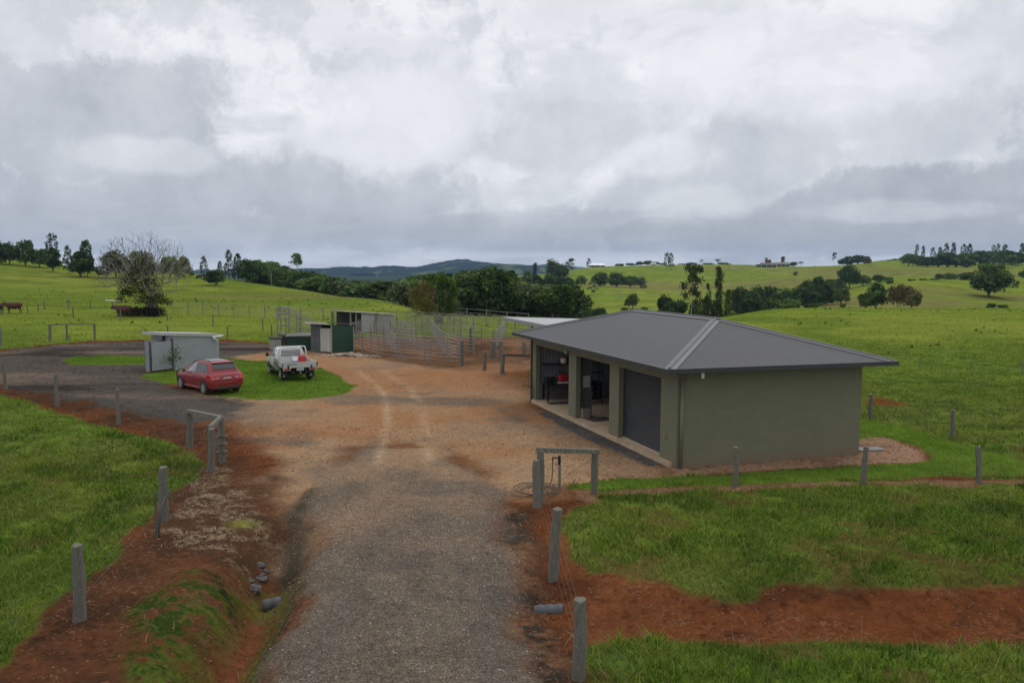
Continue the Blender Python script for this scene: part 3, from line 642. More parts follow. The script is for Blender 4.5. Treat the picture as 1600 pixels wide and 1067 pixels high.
DK=(.036,.064,.022);DK2=(.080,.118,.034);MD=(.060,.100,.026);MD2=(.11,.155,.042);OL=(.060,.070,.026);OL2=(.105,.105,.040);BR=(.080,.068,.032);BR2=(.12,.10,.045)
round_tree('round_a',1,DK,DK2,3600); round_tree('round_b',2,DK,DK2,3200,nl=14,flat=1.1); round_tree('round_c',3,MD,MD2,3200,nl=9)
round_tree('round_d',4,DK,MD2,3200,nl=16,spreadx=.9,trunk_h=.12,low=.2); round_tree('round_e',5,MD,DK2,2800,nl=8,shell=.6); round_tree('olive_a',6,OL,OL2,2600,nl=12,shell=.55,bark=MPALEBARK,trunk_h=.25,low=.3)
round_tree('pale_a',7,(.055,.072,.034),(.085,.105,.05),2400,nl=10,shell=.5); round_tree('spread_a',8,DK,DK2,5600,nl=24,trunk_h=.12,low=.18,size=.030)
round_tree('bush_a',9,MD,MD2,1200,trunk_h=.05,nl=9,kind='shrub',low=.12,size=.055); round_tree('dome_a',10,(.028,.046,.02),(.046,.068,.026),3400,nl=7,trunk_h=.06,low=.22)
round_tree('brown_a',12,BR,BR2,2600,nl=11,shell=.5,bark=MPALEBARK,trunk_h=.28,low=.42,size=.032)
hoop_pine('pine_a',21,DK,DK2,1700); hoop_pine('pine_b',22,DK,DK2,1700,w=.44,lay=11,bare=.2); hoop_pine('pine_c',23,(.03,.05,.025),DK2,1300,w=.46,lay=9,bare=.3,top=.4)
gum_tree('gum_a',31,(.045,.058,.022),(.075,.088,.034),1900,limbs=10,w=.46,zmin=.34,bunch=.05); gum_tree('gum_b',32,(.04,.055,.022),(.07,.082,.03),2800,limbs=11,w=.26,zmin=.14,bunch=.06,flatc=.9); gum_tree('gum_c',33,DK,DK2,1200,limbs=6,w=.34,zmin=.55,bunch=.06)
gum_tree('bunya_a',34,DK,DK2,1300,limbs=14,w=.42,zmin=.66,bunch=.045,tr=.035,kind='bunya_pine'); gum_tree('layer_a',35,DK,MD2,1500,limbs=12,w=.50,zmin=.22,bunch=.055,flatc=.35,tr=.025,kind='broadleaf_tree')
TREEN=[0]
def plant(p,x,y,h,w,label,group=None,rz=None,z=None,lean=None):
    kind,tm,cm=PROTO[p]; z=G(x,y) if z is None else z
    o=empty(kind,(x,y,z-.1),random.uniform(0,6.28) if rz is None else rz,label,'shrub' if kind=='shrub' else 'tree',group)
    o.scale=(w,w,h); link('trunk',tm,o); link('crown',cm,o); TREEN[0]+=1; return o
def tree(p,px,ybase,ytop,wpx,label,depth=None,group=None,rz=None,dd=0):
    """a tree that stands on the ground seen at (px, ybase), or at a given depth, as tall as the photo shows it"""
    if depth is None: q=T(px,ybase); x,y=q.x,q.y+dd
    else: r=raydir(px,ybase or 450); y=depth; x=r[0]/r[1]*y
    z=G(x,y); r=raydir(px,ytop); zt=H+r[2]/r[1]*y; h=max(1.2,zt-z); w=wpx/FPX*y
    return plant(p,x,y,h,max(w,.8)*1.08,label,group,rz,z)
# ---- left hill
LH='trees along the left hill crest'
tree('round_d',-6,412,372,30,'dark tree cut off by the left picture edge on the hill crest')
tree('round_a',15,414,376,32,'round dark tree on the left hill crest, second from the picture edge')
tree('round_b',40,416,374,32,'dense dark tree on the left hill crest, third from the picture edge')
tree('pine_c',66,412,365,24,'tall pine with a whorled tip rising above the left hill copse',dd=6)
tree('round_e',62,418,388,32,'lower mid green tree in front of the whorled pine on the left hill')
tree('round_d',83,425,386,30,'dark tree at the right end of the left hill copse, just above open grass')
tree('pine_b',107,428,385,20,'small dark pine at the left side of the clump beside the bare tree')
tree('pine_a',121,430,377,24,'dark pine in the middle of the clump left of the bare tree',dd=4)
tree('pine_a',137,432,375,30,'tallest spire of the clump left of the bare tree')
tree('round_d',126,433,392,52,'broad dark tree filling the foot of the clump left of the bare tree')
tree('round_a',181,434,388,46,'rounded dark tree on the hill behind the left half of the bare tree',depth=235)
tree('round_b',222,434,391,48,'dense tree on the hill straight behind the bare tree',depth=230)
tree('round_c',266,434,397,36,'mid green tree on the hill behind the right half of the bare tree',depth=235)
tree('olive_a',286,434,399,30,'thin crowned tree with visible trunk just right of the bare tree')
tree('pine_b',319,432,401,16,'narrow pine standing alone right of the bare tree')
tree('dome_a',337,446,420,36,'low spreading dark tree standing out in the open grass of the left hill')
tree('pine_a',344,438,408,14,'thin pine behind the low spreading tree on the left hill',depth=270)
tree('pine_b',358,440,392,20,'tall dark pine left of the big rounded clump on the hill shoulder',depth=255)
tree('pine_a',372,440,396,24,'dark broad pine in the clump on the hill shoulder',depth=260)
tree('round_a',386,443,402,34,'rounded dark tree on the hill shoulder beside two pines',depth=255)
tree('gum_c',400,445,407,26,'open crowned tree on the hill shoulder above the loading ramp',depth=262)
tree('bunya_a',464,452,396,26,'tall bunya with a bare trunk and mop top against the mountain',depth=232)
# ---- small trees on the near crest and by the yards
tree('pale_a',711,489,463,22,'small pale tree with a forked trunk in front of the dark valley wood',depth=118)
# ---- centre hills
tree('round_a',806,492,461,34,'round dark tree at the valley floor left of the pale lean-to roof',depth=285)
tree('dome_a',832,490,461,34,'low dome tree in the valley beside the pale lean-to roof',depth=280)
tree('round_b',851,490,457,36,'tall dark tree at the lower edge of the green knoll',depth=300)
tree('round_d',872,492,458,40,'wide dark tree below the green knoll, behind the shed roof',depth=292)
tree('round_a',893,492,469,34,'dark tree in the valley just above the shed roof slope',depth=285)
tree('round_e',913,494,474,36,'low dark bushy tree behind the shed roof, right of the tall ones',depth=280)
tree('round_b',936,494,480,28,'last low dark tree of the valley row behind the shed ridge',depth=275)
tree('bush_a',893,494,486,26,'bright green bush tucked behind the pale lean-to roof',depth=190)
tree('round_c',824,434,421,14,'small lone tree on the skyline left of the tall pair of gums',depth=640)
tree('gum_b',836,434,411,14,'slim skyline tree between a small tree and a big pale gum',depth=640)
tree('pale_a',862,434,402,26,'big pale green tree rising over the dark row below the far white house',depth=600)
tree('round_a',878,436,411,24,'dark tree between the big pale tree and the open gum on the far hill',depth=590)
tree('gum_c',891,438,404,24,'open crowned tall gum left of the far white roofed house',depth=600)
for i,(px,yt,w) in enumerate(((804,432,26),(820,430,28),(838,429,30),(856,430,28),(874,432,26),(888,433,24))):
    tree(('round_a','round_b','round_d')[i%3],px,455,yt,w,'dark rounded tree in the close row under the far white roofed house',depth=470,group='row of dark trees below the far house')
tree('round_e',908,448,430,22,'small rounded tree in a gap of the green slope under the far house',depth=500)
tree('round_a',938,450,424,30,'broad dark tree on the green slope, left of a matching pair',depth=480)
tree('round_b',963,452,425,32,'big dark domed tree in the middle of the green far slope',depth=470)
tree('round_c',985,452,429,26,'mid green tree right of the big domed tree on the far slope',depth=470)
tree('pale_a',1001,450,431,24,'pale spreading tree at the right end of the row on the far slope')
tree('layer_a',925,462,437,20,'lone layered tree standing in the open green slope')
tree('round_e',988,482,458,24,'round tree alone on the lower green slope above the shed ridge')
tree('bush_a',976,486,480,14,'small shrub at the foot of the green slope above the shed ridge')
tree('bush_a',1006,487,479,14,'dark little bush just over the shed ridge')
tree('pine_b',920,419,404,10,'dark narrow pine beside the far white roofed house',depth=880)
# ---- crest behind the centre
tree('pine_c',1042,421,395,12,'left one of twin pines on the far skyline')
tree('pine_c',1048,423,396,12,'right one of twin pines on the far skyline')
for i,(px,yt,w,p) in enumerate(((968,412,16,'bush_a'),(985,411,18,'bush_a'),(1000,408,16,'round_a'),(1012,407,16,'round_b'),(1024,409,14,'bush_a'),(1034,411,16,'bush_a'),(1066,412,18,'bush_a'),(1080,410,18,'round_a'),(1106,411,20,'bush_a'),(1130,410,20,'bush_a'),(1137,412,14,'bush_a'))):
    tree(p,px,416,yt,w,'low dark skyline growth along the crest of the central far hill',depth=930,group='growth on the central far crest')
tree('gum_c',1096,418,406,12,'small open tree on the skyline over the tall gums',depth=915)
tree('gum_c',1121,418,405,18,'flat topped skyline tree over the columnar gum',depth=915)
# ---- dark farmhouse surroundings
tree('gum_c',1197,416,403,10,'wispy tree behind the brown water tank on the hill',depth=850)
tree('gum_b',1223,416,401,14,'upright tree behind the long dark farmhouse roof',depth=850)
tree('round_e',1239,420,409,16,'rounded tree at the right end of the long dark farmhouse',depth=800)
tree('gum_c',1251,418,409,14,'thin spreading tree right of the dark farmhouse on the skyline',depth=850)
tree('bush_a',1187,421,413,14,'bushy shrub at the left end of the long dark farmhouse',depth=800)
tree('round_e',1243,431,424,8,'little tree on the open slope below the dark farmhouse')
# ---- gully behind the shed
tree('gum_a',1080,498,413,50,'tall sparse gum with layered foliage behind the shed ridge',depth=150)
tree('gum_b',1122,500,417,24,'tall columnar gum behind the near roof hip',depth=148)
tree('gum_b',1137,501,452,26,'shorter leafy gum right of the columnar one behind the roof',depth=145)
tree('gum_b',1103,500,462,24,'short leafy gum between the two tall gums behind the roof',depth=150)
tree('gum_c',1106,490,443,14,'small tufted tree between the tall gums, farther down the gully',depth=230)
GU=[]
for (p,px,yt,w,d,l) in (('dome_a',1042,459,34,205,'domed dark tree left of the tall sparse gum, farther back'),('dome_a',1052,467,52,185,'wide low dome of foliage at the left of the tall sparse gum'),('round_a',1090,467,34,200,'dark tree filling the gap behind the tall gums'),('round_b',1112,466,34,205,'second dark tree in the gap behind the tall gums, right side'),
  ('dome_a',1160,446,40,255,'tall smooth dome of dark foliage right of the columnar gum'),('round_a',1183,443,34,270,'dark tree right of the tall smooth dome in the gully'),('round_b',1205,446,36,280,'dark round tree in the gully below the dark farmhouse'),('round_c',1225,447,42,275,'mid green broad tree in the gully wood'),('round_a',1248,446,44,270,'broad dark tree at the middle of the gully wood'),
  ('dome_a',1179,467,42,200,'low rounded dome tree at the near edge of the gully meadow'),('round_d',1208,466,40,215,'leafy tree between the low dome and the gully wood'),('round_c',1236,464,36,225,'mid green tree on the near side of the gully wood'),('round_e',1140,487,26,150,'low shrubby tree at the end of the roof hip'),
  ('round_a',1262,435,28,330,'dark tree on the upper edge of the gully wood'),('round_b',1279,431,28,340,'tallest dark tree on the upper edge of the gully wood'),('round_d',1296,436,30,330,'dense dark tree beside the tallest of the upper gully'),('round_a',1272,454,36,270,'dark tree on the right shoulder of the gully meadow'),('round_d',1293,455,36,260,'dark bushy tree farther right on the shoulder of the gully meadow'),('round_b',1315,449,32,255,'dark leaning tree at the right end of the gully wood'),
  ('round_a',1327,411,36,420,'big tall dark tree standing above the right gully'),('round_b',1308,436,30,400,'dark tree left of the big tall one above the right gully'),('round_c',1348,428,28,430,'dark tree right of the big tall one above the right gully'),('round_a',1372,428,22,440,'round dark tree at the right end of the upper gully row'),('bush_a',1388,433,16,430,'round bush at the tip of the upper gully row'),('bush_a',1272,475,18,165,'bush on the grassy hump of the near meadow'),('bush_a',1236,479,24,150,'scrubby bush on the crest of the near meadow hump')):
    tree(p,px,None,yt,w,l,depth=d)
# ---- right meadow
tree('round_e',1317,482,474,11,'small ball shaped tree at the right meadow crest',depth=185)
tree('round_d',1368,484,441,42,'dense dark tree beside the brownish one at the right meadow crest',depth=190)
tree('round_c',1352,484,456,26,'lower dark tree at the left foot of the dense one on the right meadow',depth=200)
tree('brown_a',1402,485,442,30,'olive brown tree with pale stems on the right meadow, left half of a pair',depth=185)
tree('olive_a',1424,485,445,36,'olive brown tree with pale stems on the right meadow, right half of a pair',depth=188)
tree('spread_a',1545,464,411,66,'big dark spreading tree standing alone on the right slope')
tree('bush_a',1548,484,473,16,'low bush on the dry slope below the big spreading tree',depth=215)
tree('bush_a',1566,484,477,18,'second low bush on the dry slope, right of the first',depth=212)
tree('round_a',1602,437,420,22,'dark tree cut off by the right picture edge on the slope')
for i,(p,px,yt,w,l) in enumerate((('bush_a',1424,436,14,'small bush at the left end of the hedge line on the right slope'),('bush_a',1442,435,14,'second small bush along the hedge line on the right slope'),('pale_a',1467,426,18,'pale upright tree in the hedge line left of the spreading tree'),('round_e',1485,426,24,'rounded hedge line tree between the pale one and the darkest'),('round_a',1511,424,26,'dark hedge line tree touching the big spreading tree'),('bush_a',1458,437,16,'low bush below the pale tree in the hedge line'),('bush_a',1390,437,14,'bush on the fence line left of the hedge on the right slope'))):
    tree(p,px,None,yt,w,l,depth=358+i*2)
# ---- right skyline
tree('gum_c',1303,414,395,12,'sparse lone tree on the skyline left of the hilltop copse',depth=880)
for i,(px,yt,w) in enumerate(((1316,403,20),(1327,400,24),(1339,398,26),(1350,400,22))):
    tree(('round_a','round_b','dome_a','round_d')[i],px,None,yt,w,'rounded dark tree of the long hilltop copse on the right skyline',depth=850,group='hilltop copse')
tree('brown_a',1354,418,403,14,'brownish tree at the right end of the hilltop copse',depth=730)
for i,(px,yt,w,p) in enumerate(((1430,383,10,'pine_b'),(1440,384,10,'pine_a'),(1455,387,11,'pine_c'),(1466,386,13,'pine_a'),(1476,381,14,'pine_b'),(1487,379,14,'pine_a'),(1503,382,13,'pine_c'),(1512,381,16,'pine_a'),(1549,383,9,'pine_c'),(1556,381,9,'pine_c'),(1567,383,15,'pine_b'),(1594,380,16,'pine_a'))):
    tree(p,px,None,yt,w,'tall narrow pine in the dark plantation on the right skyline',depth=700+10*(i%3),group='pines on the right skyline')
for i,(px,yt,w,p,d) in enumerate(((1418,397,22,'round_e',690),(1432,399,20,'round_a',690),(1448,402,24,'round_b',650),(1464,400,24,'round_a',650),(1478,395,34,'round_d',640),(1492,398,26,'round_b',640),(1507,394,26,'round_c',650),(1522,392,26,'round_a',700),(1536,392,26,'round_b',730),(1550,392,30,'round_a',740),(1566,392,32,'round_d',660),(1582,394,28,'round_b',700),(1600,396,30,'round_a',700),(1508,404,18,'round_a',600),(1580,412,22,'gum_c',560))):
    tree(p,px,None,yt-1,w*1.45,'broad dark tree in the plantation on the right skyline',depth=d,group='broadleaf trees on the right skyline')
for i,(px,yt) in enumerate(((1396,404),(1404,405),(1387,407),(1410,406))):
    tree('bush_a',px,None,yt,9,'tiny shrub on the bare shoulder of the right skyline',depth=840,group='shrubs on the right skyline')
# ---- the wood in the valley behind the yards: many alike trees, nearest ones first, hidden ones left out
rng=np.random.default_rng(5)
sky_x=[400,430,470,500,525,540,570,600,625,650,680,705,725,745,770,790,800,815,840,880]; sky_y=[408,412,424,428,436,440,442,442,440,433,427,428,425,420,417,419,428,440,445,446]
top=np.full(1000,1e4); cand=[]
for i in range(5200):
    d=rng.uniform(118,560)**1.0; px=rng.uniform(395,885); x=(px-800)/FPX*d
    cand.append((d,px,x))
cand.sort(); placed=[]; ks=['round_a','round_b','round_c','round_d','round_e','pale_a']
for d,px,x in cand:
    if TREEN[0]>330: break
    crest=np.interp(px,[390,430,480,540,600,640,700,760,830,900],[445,452,458,464,472,480,492,498,499,498])
    dc=np.interp(px,[390,430,480,540,600,640,700,760,830,900],[250,235,200,175,155,140,125,122,122,122])
    if d<dc+14: continue
    z=G(x,d); hgt=rng.uniform(8,17); w=hgt*rng.uniform(.6,1.0)
    yl=np.interp(px,sky_x,sky_y)+rng.choice([rng.uniform(-4,2),rng.uniform(0,14)])
    gy=project(x,d,z)[1]; yt=project(x,d,z+hgt)[1]
    if px>842 and d>270 and d<470: continue
    if yt<yl: hgt*=(gy-yl)/(gy-yt); yt=yl
    if hgt<3.5: continue
    if any((x-a)**2+(d-b)**2<(2.6+.012*d+.2*c)**2 for a,b,c in placed): continue
    hw=int(w/d*FPX*.5); a,b=max(0,int(px)-hw),min(999,int(px)+hw)
    vis=(top[a:b+1]-yt)
    if yt>crest+1 or np.mean(vis>3.0)<.35: continue
    top[a+hw//4:b+1-hw//4]=np.minimum(top[a+hw//4:b+1-hw//4],yt+hgt/d*FPX*.10)
    placed.append((x,d,hgt))
    lab='dark leafy tree in the close wood filling the valley behind the stockyards' if px<800 else 'dark leafy tree in the valley wood behind the pale lean-to roof'
    plant(ks[int(rng.integers(6))],x,d,hgt,w,lab,'trees of the valley wood' if px<800 else 'trees of the valley wood by the lean-to',z=z)
print('TREES',TREEN[0],'wood',len(placed))
# ---- the bare tree over its leafy undergrowth
rng=np.random.default_rng(77); bp_=T(236,494); BY=bp_.y; sc_=BY/FPX
bt=empty('bare_tree',bp_,0,'big half bare tree with pale twigs over a dark leafy heart, cow beside it','tree')
u=lambda px,py:((px-236)*sc_,(494-py)*sc_)
def grow(mb,trunk,targets,rng,rmin,step,k=.0):
    """branches that reach for target points; thickness by the number of tips carried"""
    N_=[np.array(p,float) for p,_ in trunk]; par=[q for _,q in trunk]; nb_=len(N_)
    for tg in targets:
        A_=np.array(N_); v=tg-A_; L_=np.linalg.norm(v,axis=1); out=A_-np.array([0,0,1.0]); cosv=(v*out).sum(1)/(L_*np.linalg.norm(out,axis=1)+1e-6); d=L_*(1.25-.75*cosv)+.3*np.maximum(0,A_[:,2]-tg[2]); i=int(np.argmin(d)); p=N_[i]; L=np.linalg.norm(tg-p); n=max(1,int(L/step)); cur=i
        for j in range(1,n+1):
            t=j/n; q=p+(tg-p)*t+rng.normal(0,.045*step,3)*(j<n)+np.array([0,0,-.06*L*math.sin(math.pi*t)]); N_.append(q); par.append(cur); cur=len(N_)-1
    cnt=np.ones(len(N_))
    for i in range(len(N_)-1,0,-1):
        if par[i]>=0: cnt[par[i]]+=cnt[i]*.9
    rad=rmin*np.maximum(1,cnt)**.40
    for i in range(len(N_)):
        if par[i]>=0: mb.tube(N_[par[i]],N_[i],min(rad[par[i]],rad[i]*1.5),rad[i],4 if rad[i]<rmin*2.2 else 7,caps=False)
    return np.array(N_),rad
t=MB(); t.tube((-.5,.2,-.2),(-.35,.1,1.9),.40,.3,8); t.tube((.6,-.1,-.2),(.5,0,1.7),.34,.28,8); t.tube((0.1,.4,-.2),(.1,.3,2.),.35,.28,8)
trunk=[((0,0,-.2),-1),((.05,0,.6),0),((.1,.1,1.5),1),((-.5,0,2.1),2),((.5,0,2.2),2),((.1,.2,2.5),2)]
tg=[]
while len(tg)<1150:
    a=rng.uniform(-1,1); Y=rng.uniform(-1,1); e=1-a*a-Y*Y
    if e<0: continue
    c=u(226+74*a,0)[0]; topz=u(0,361)[1]; lowz=u(0,455)[1]; f=rng.uniform(0,1)**.55
    Z=lowz+(topz-lowz)*(.12+.88*math.sqrt(e))*f+.9*(abs(a)>.6)*f
    tg.append((c,Y*4.2,Z))
tg=[np.array(p)+rng.normal(0,.12,3) for p in tg]; tg.sort(key=lambda p:np.linalg.norm(p-np.array([0,0,1.5])))
for px,py in ((156,462),(162,470),(268,463),(262,452),(282,440),(170,452)): X,Z=u(px,py); tg.append(np.array([X,rng.uniform(-1,1),Z]))
nodes,rad=grow(t,trunk,tg,rng,.0125,.7); tips=[(p,None) for p,r in zip(nodes,rad) if r<.014 and p[2]>4]
t.build('trunk',MTWIG,bt,smooth=True)
lob=[]
for px,py,rx,ry in ((205,440,16,16),(222,430,20,20),(216,455,20,14),(238,448,16,20),(198,458,14,10),(228,415,12,14),(246,465,14,10),(190,470,10,6),(258,472,13,7),(232,470,22,10)):
    X,Z=u(px,py); lob.append((X,rng.uniform(-.5,.6),Z,rx*sc_,rx*sc_*.9,ry*sc_))
P,Q=lobes_pts(lob,5600,rng,.25); V,F=leafquads(P,Q,.095,rng); C=np.repeat(leafcols(P,rng,(.040,.050,.018),(.085,.092,.03),.5),4,0)
tp=np.array([a for a,b in tips]); kk=rng.choice(len(tp),420); P2=tp[kk]+rng.normal(0,.15,(420,3)); V2,F2=leafquads(P2,rng.normal(0,1,(420,3)),.05,rng); C2=np.repeat(leafcols(P2,rng,(.05,.05,.03),(.09,.085,.05)),4,0)
link('crown',np_mesh('crown',np.concatenate([V,V2]),np.concatenate([F,F2+len(V)]),MLEAF1,np.concatenate([C,C2])),bt)
lob=[(X,Y,.45,1.1,.6,.75) for X,Y in ((-3.0,.2),(-2.0,.4),(-1.,-.1),(0.1,-.3),(.9,.1))]; P,Q=lobes_pts(lob,2600,rng,.3); V,F=leafquads(P,Q,.10,rng); C=np.repeat(leafcols(P,rng,(.018,.020,.012),(.040,.042,.02),.5),4,0)
ug=empty('undergrowth',(bp_.x,bp_.y-.4,bp_.z),0,'dark tangled undergrowth round the foot of the half bare tree','bush'); link('foliage',np_mesh('undergrowth',V,F,MLEAF1,C),ug)
# ---- the fig tree behind the yards
rng=np.random.default_rng(91); fp=T(684,505); fs=fp.y/FPX
ft=empty('yard_tree',fp,0,'forked tree behind the yards, left half brownish and right half dark green','tree')
t=MB(); tips=[]; t.tube((0,0,-.2),(-.1,0,.75),.42,.36,9); t.tube((.35,0,-.2),(.4,0,.9),.28,.22,8)
for p,d,Ln,r in (((-.1,0,.7),(-1.3,.1,.9),2.0,.22),((-.1,0,.7),(-.5,.3,1.2),2.2,.2),((0,0,.7),(-.1,-.4,1.3),2.2,.18),((.4,0,.8),(.5,.1,1.2),2.4,.2),((.4,0,.8),(1.1,-.2,.9),2.,.16)): branch_mesh(t,p,d,Ln*.72,r*.8,2,rng,.5,0,.015,tips,3,6)
t.build('trunk',MBARK,ft,smooth=True)
v_=lambda px,py:((px-684)*fs,(505-py)*fs)
def lobs(L_):
    o=[]
    for px,py,rx,ry in L_:
        X,Z=v_(px,py); o.append((X,rng.uniform(-.5,.5),Z,rx*fs,rx*fs*.9,ry*fs))
    return o
P,Q=lobes_pts(lobs(((652,468,14,16),(660,452,12,12),(646,458,9,10),(668,470,14,14),(655,482,13,8),(672,484,14,8),(664,446,9,8),(676,458,9,12))),5200,rng,.25); V,F=leafquads(P,Q,.075,rng)
C=leafcols(P,rng,(.20,.155,.045),(.16,.18,.035),.5); tt=rng.uniform(0,1,len(C))<.33*(P[:,2]>3.0)+.08; C[tt]=np.array([.19,.125,.09])*rng.uniform(.7,1.3,(tt.sum(),1)); C=np.repeat(C,4,0)
link('crown',np_mesh('crown',V,F,MLEAF1,C),ft).__setitem__('label','brownish yellow half of the crown')
P,Q=lobes_pts(lobs(((698,446,14,12),(686,437,14,8),(708,455,9,14),(694,464,13,14),(706,474,10,10),(700,486,12,8),(676,434,9,6))),4600,rng,.3); V,F=leafquads(P,Q,.095,rng); C=np.repeat(leafcols(P,rng,(.042,.078,.02),(.105,.165,.034),.5),4,0)
link('crown',np_mesh('crown',V,F,MLEAF1,C),ft).__setitem__('label','dark green half of the crown')
# dead stump on the far slope, weed by the tin shed
q=T(969,466); o=empty('dead_tree',q,0,'grey dead stump with two bare prongs on the open far slope','dead tree'); t=MB(); k=q.y/FPX; t.tube((0,0,-.3),(0,0,9*k),1.3*k,1.1*k,6); t.tube((0,0,8*k),(-2.5*k,0,14*k),.8*k,.4*k,5); t.tube((0,0,8*k),(2.*k,0,19*k),.7*k,.3*k,5); t.build('trunk',MPALEBARK,o)
# ------------------------------------------------------------------ the main shed (local x along the end wall, y along the open front)
def brickmat(name,col,scale=1.,bump=.5):
    m,nt,b=newmat(name); L=nt.links.new; tc=N(nt,'ShaderNodeTexCoord')
    sx=N(nt,'ShaderNodeSeparateXYZ'); L(tc.outputs['Object'],sx.inputs[0]); s=N(nt,'ShaderNodeMath',operation='ADD'); L(sx.outputs[0],s.inputs[0]); L(sx.outputs[1],s.inputs[1])
    cv=N(nt,'ShaderNodeCombineXYZ'); L(s.outputs[0],cv.inputs[0]); L(sx.outputs[2],cv.inputs[1])
    bt=N(nt,'ShaderNodeTexBrick',i_Scale=1.,i_Mortar_Size=.006,i_Brick_Width=.4,i_Row_Height=.2); bt.offset=.5
    L(cv.outputs[0],bt.inputs['Vector'])
    bt.inputs['Color1'].default_value=(*col,1); bt.inputs['Color2'].default_value=(*[c*.93 for c in col],1); bt.inputs['Mortar'].default_value=(*[c*.88 for c in col],1)
    nz=N(nt,'ShaderNodeTexNoise',i_Scale=1.1,i_Detail=6.,i_Roughness=.7); L(tc.outputs['Object'],nz.inputs['Vector'])
    mr=N(nt,'ShaderNodeMapRange',i_1=.3,i_2=.7,i_3=.94,i_4=1.05); L(nz.outputs[0],mr.inputs[0])
    vm=N(nt,'ShaderNodeVectorMath',operation='SCALE'); L(bt.outputs[0],vm.inputs[0]); L(mr.outputs[0],vm.inputs['Scale'])
    # splashed red soil on the lowest course
    mz=N(nt,'ShaderNodeMapRange',i_1=.05,i_2=.42,i_3=.75,i_4=0.); L(sx.outputs[2],mz.inputs[0]); n2=N(nt,'ShaderNodeTexNoise',i_Scale=5.,i_Detail=6.); L(tc.outputs['Object'],n2.inputs['Vector'])
    mm=N(nt,'ShaderNodeMath',operation='MULTIPLY'); L(mz.outputs[0],mm.inputs[0]); L(n2.outputs[0],mm.inputs[1])
    mx=N(nt,'ShaderNodeMix',data_type='RGBA'); L(mm.outputs[0],mx.inputs[0]); L(vm.outputs[0],mx.inputs[6]); mx.inputs[7].default_value=(.20,.115,.065,1); L(mx.outputs[2],b.inputs['Base Color'])
    b.inputs['Roughness'].default_value=.75; b.inputs['Specular IOR Level'].default_value=.25
    bp=N(nt,'ShaderNodeBump',i_Strength=bump,i_Distance=.01,invert=True); L(bt.outputs['Fac'],bp.inputs['Height']); 
    n3=N(nt,'ShaderNodeTexNoise',i_Scale=60.,i_Detail=3.); L(tc.outputs['Object'],n3.inputs['Vector']); bq=N(nt,'ShaderNodeBump',i_Strength=.25,i_Distance=.006); L(n3.outputs[0],bq.inputs['Height']); L(bp.outputs[0],bq.inputs['Normal']); L(bq.outputs[0],b.inputs['Normal'])
    return m
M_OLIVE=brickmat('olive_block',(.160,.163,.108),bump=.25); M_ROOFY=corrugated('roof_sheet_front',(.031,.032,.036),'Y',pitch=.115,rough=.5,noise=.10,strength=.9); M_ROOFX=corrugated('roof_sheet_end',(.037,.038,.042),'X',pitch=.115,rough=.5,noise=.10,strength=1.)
M_CAP=simple('ridge_capping',(.098,.10,.106),.5,noise=.1,nscale=3.); M_GUT=simple('charcoal_gutter',(.022,.026,.028),.45,noise=.15,nscale=2.); M_SOF=simple('soffit',(.06,.062,.05),.8)
M_SLAB=simple('slab_concrete',(.42,.31,.20),.85,noise=.22,nscale=2.2,bump=.2); M_GALV=corrugated('galvanised_lining',(.20,.215,.23),'X',pitch=.16,rough=.5,metal=.1,noise=.2,strength=.35); M_BLK=brickmat('grey_block',(.12,.12,.115)); M_DARKI=simple('dark_lining',(.055,.055,.055),.8)
M_WOODB=simple('bench_timber',(.12,.075,.045),.8,noise=.4,nscale=6.,stretch=(1,8,8)); M_BLACK=simple('black_plastic',(.012,.012,.013),.55); M_WHITE=simple('white_paint',(.72,.72,.70),.5,noise=.08,nscale=4.); M_REDP=simple('red_paint',(.42,.02,.03),.4,noise=.15,nscale=5.); M_STEEL=simple('dull_steel',(.30,.30,.30),.5,metal=.6,noise=.2,nscale=6.)
L_,W_=SHED_L,SHED_W; OV=.67; ZG=3.23; ZR=4.45; ZW=3.10; TH=.2
shed=empty('farm_shed',(SHED_O[0],SHED_O[1],0),SHED_YAW,'long olive block shed with hipped charcoal roof, two open bays and a closed roller door','shed')
w=MB()
# front wall: piers and lintel, with an end pier each side
for b0,b1 in ((0.,1.05),(4.21,5.01),(8.26,9.06),(13.15,L_)): w.box(0,TH,b0,b1,-.35,2.72)
w.box(0,TH,0,L_,2.72,ZW)
w.box(TH,W_-TH,0,TH,-.35,ZW); w.box(W_-TH,W_,0,L_,-.35,ZW); w.box(TH,W_-TH,L_-TH,L_,-.35,ZW)
w.build('wall',M_OLIVE,shed)
MB().box(-.12,W_-TH-.002,TH+.002,L_-TH-.002,-.30,.12).build('floor_slab',M_SLAB,shed)
# hip roof
e=[(-OV,-OV,ZG),(W_+OV,-OV,ZG),(W_+OV,L_+OV,ZG),(-OV,L_+OV,ZG)]; rn=(W_/2,W_/2,ZR); rf=(W_/2,L_-W_/2,ZR)
rm=bpy.data.meshes.new('roof'); v=[*e,rn,rf]; lowr=[(x,y,z-.03) for x,y,z in v]
rm.from_pydata(v+lowr,[],[(0,4,5,3),(0,1,4),(1,2,5,4),(2,3,5),(6,9,11,10),(6,10,7),(7,10,11,8),(8,11,9),(0,3,9,6),(1,0,6,7),(2,1,7,8),(3,2,8,9)])
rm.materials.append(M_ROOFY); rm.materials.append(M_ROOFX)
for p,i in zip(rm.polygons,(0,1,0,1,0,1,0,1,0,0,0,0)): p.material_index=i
roof=link('roof',rm,shed)
def strip(mb,p,q,side,wd,lift=.02):
    p=Vector(p);q=Vector(q);d=(q-p).normalized(); s=Vector(side); s=(s-d*s.dot(d)).normalized(); n=d.cross(s); n=n if n.z>0 else -n
    a=[p+n*lift,q+n*lift,q+s*wd+n*lift,p+s*wd+n*lift]; mb.poly(a,-.012,n)
cp=MB()
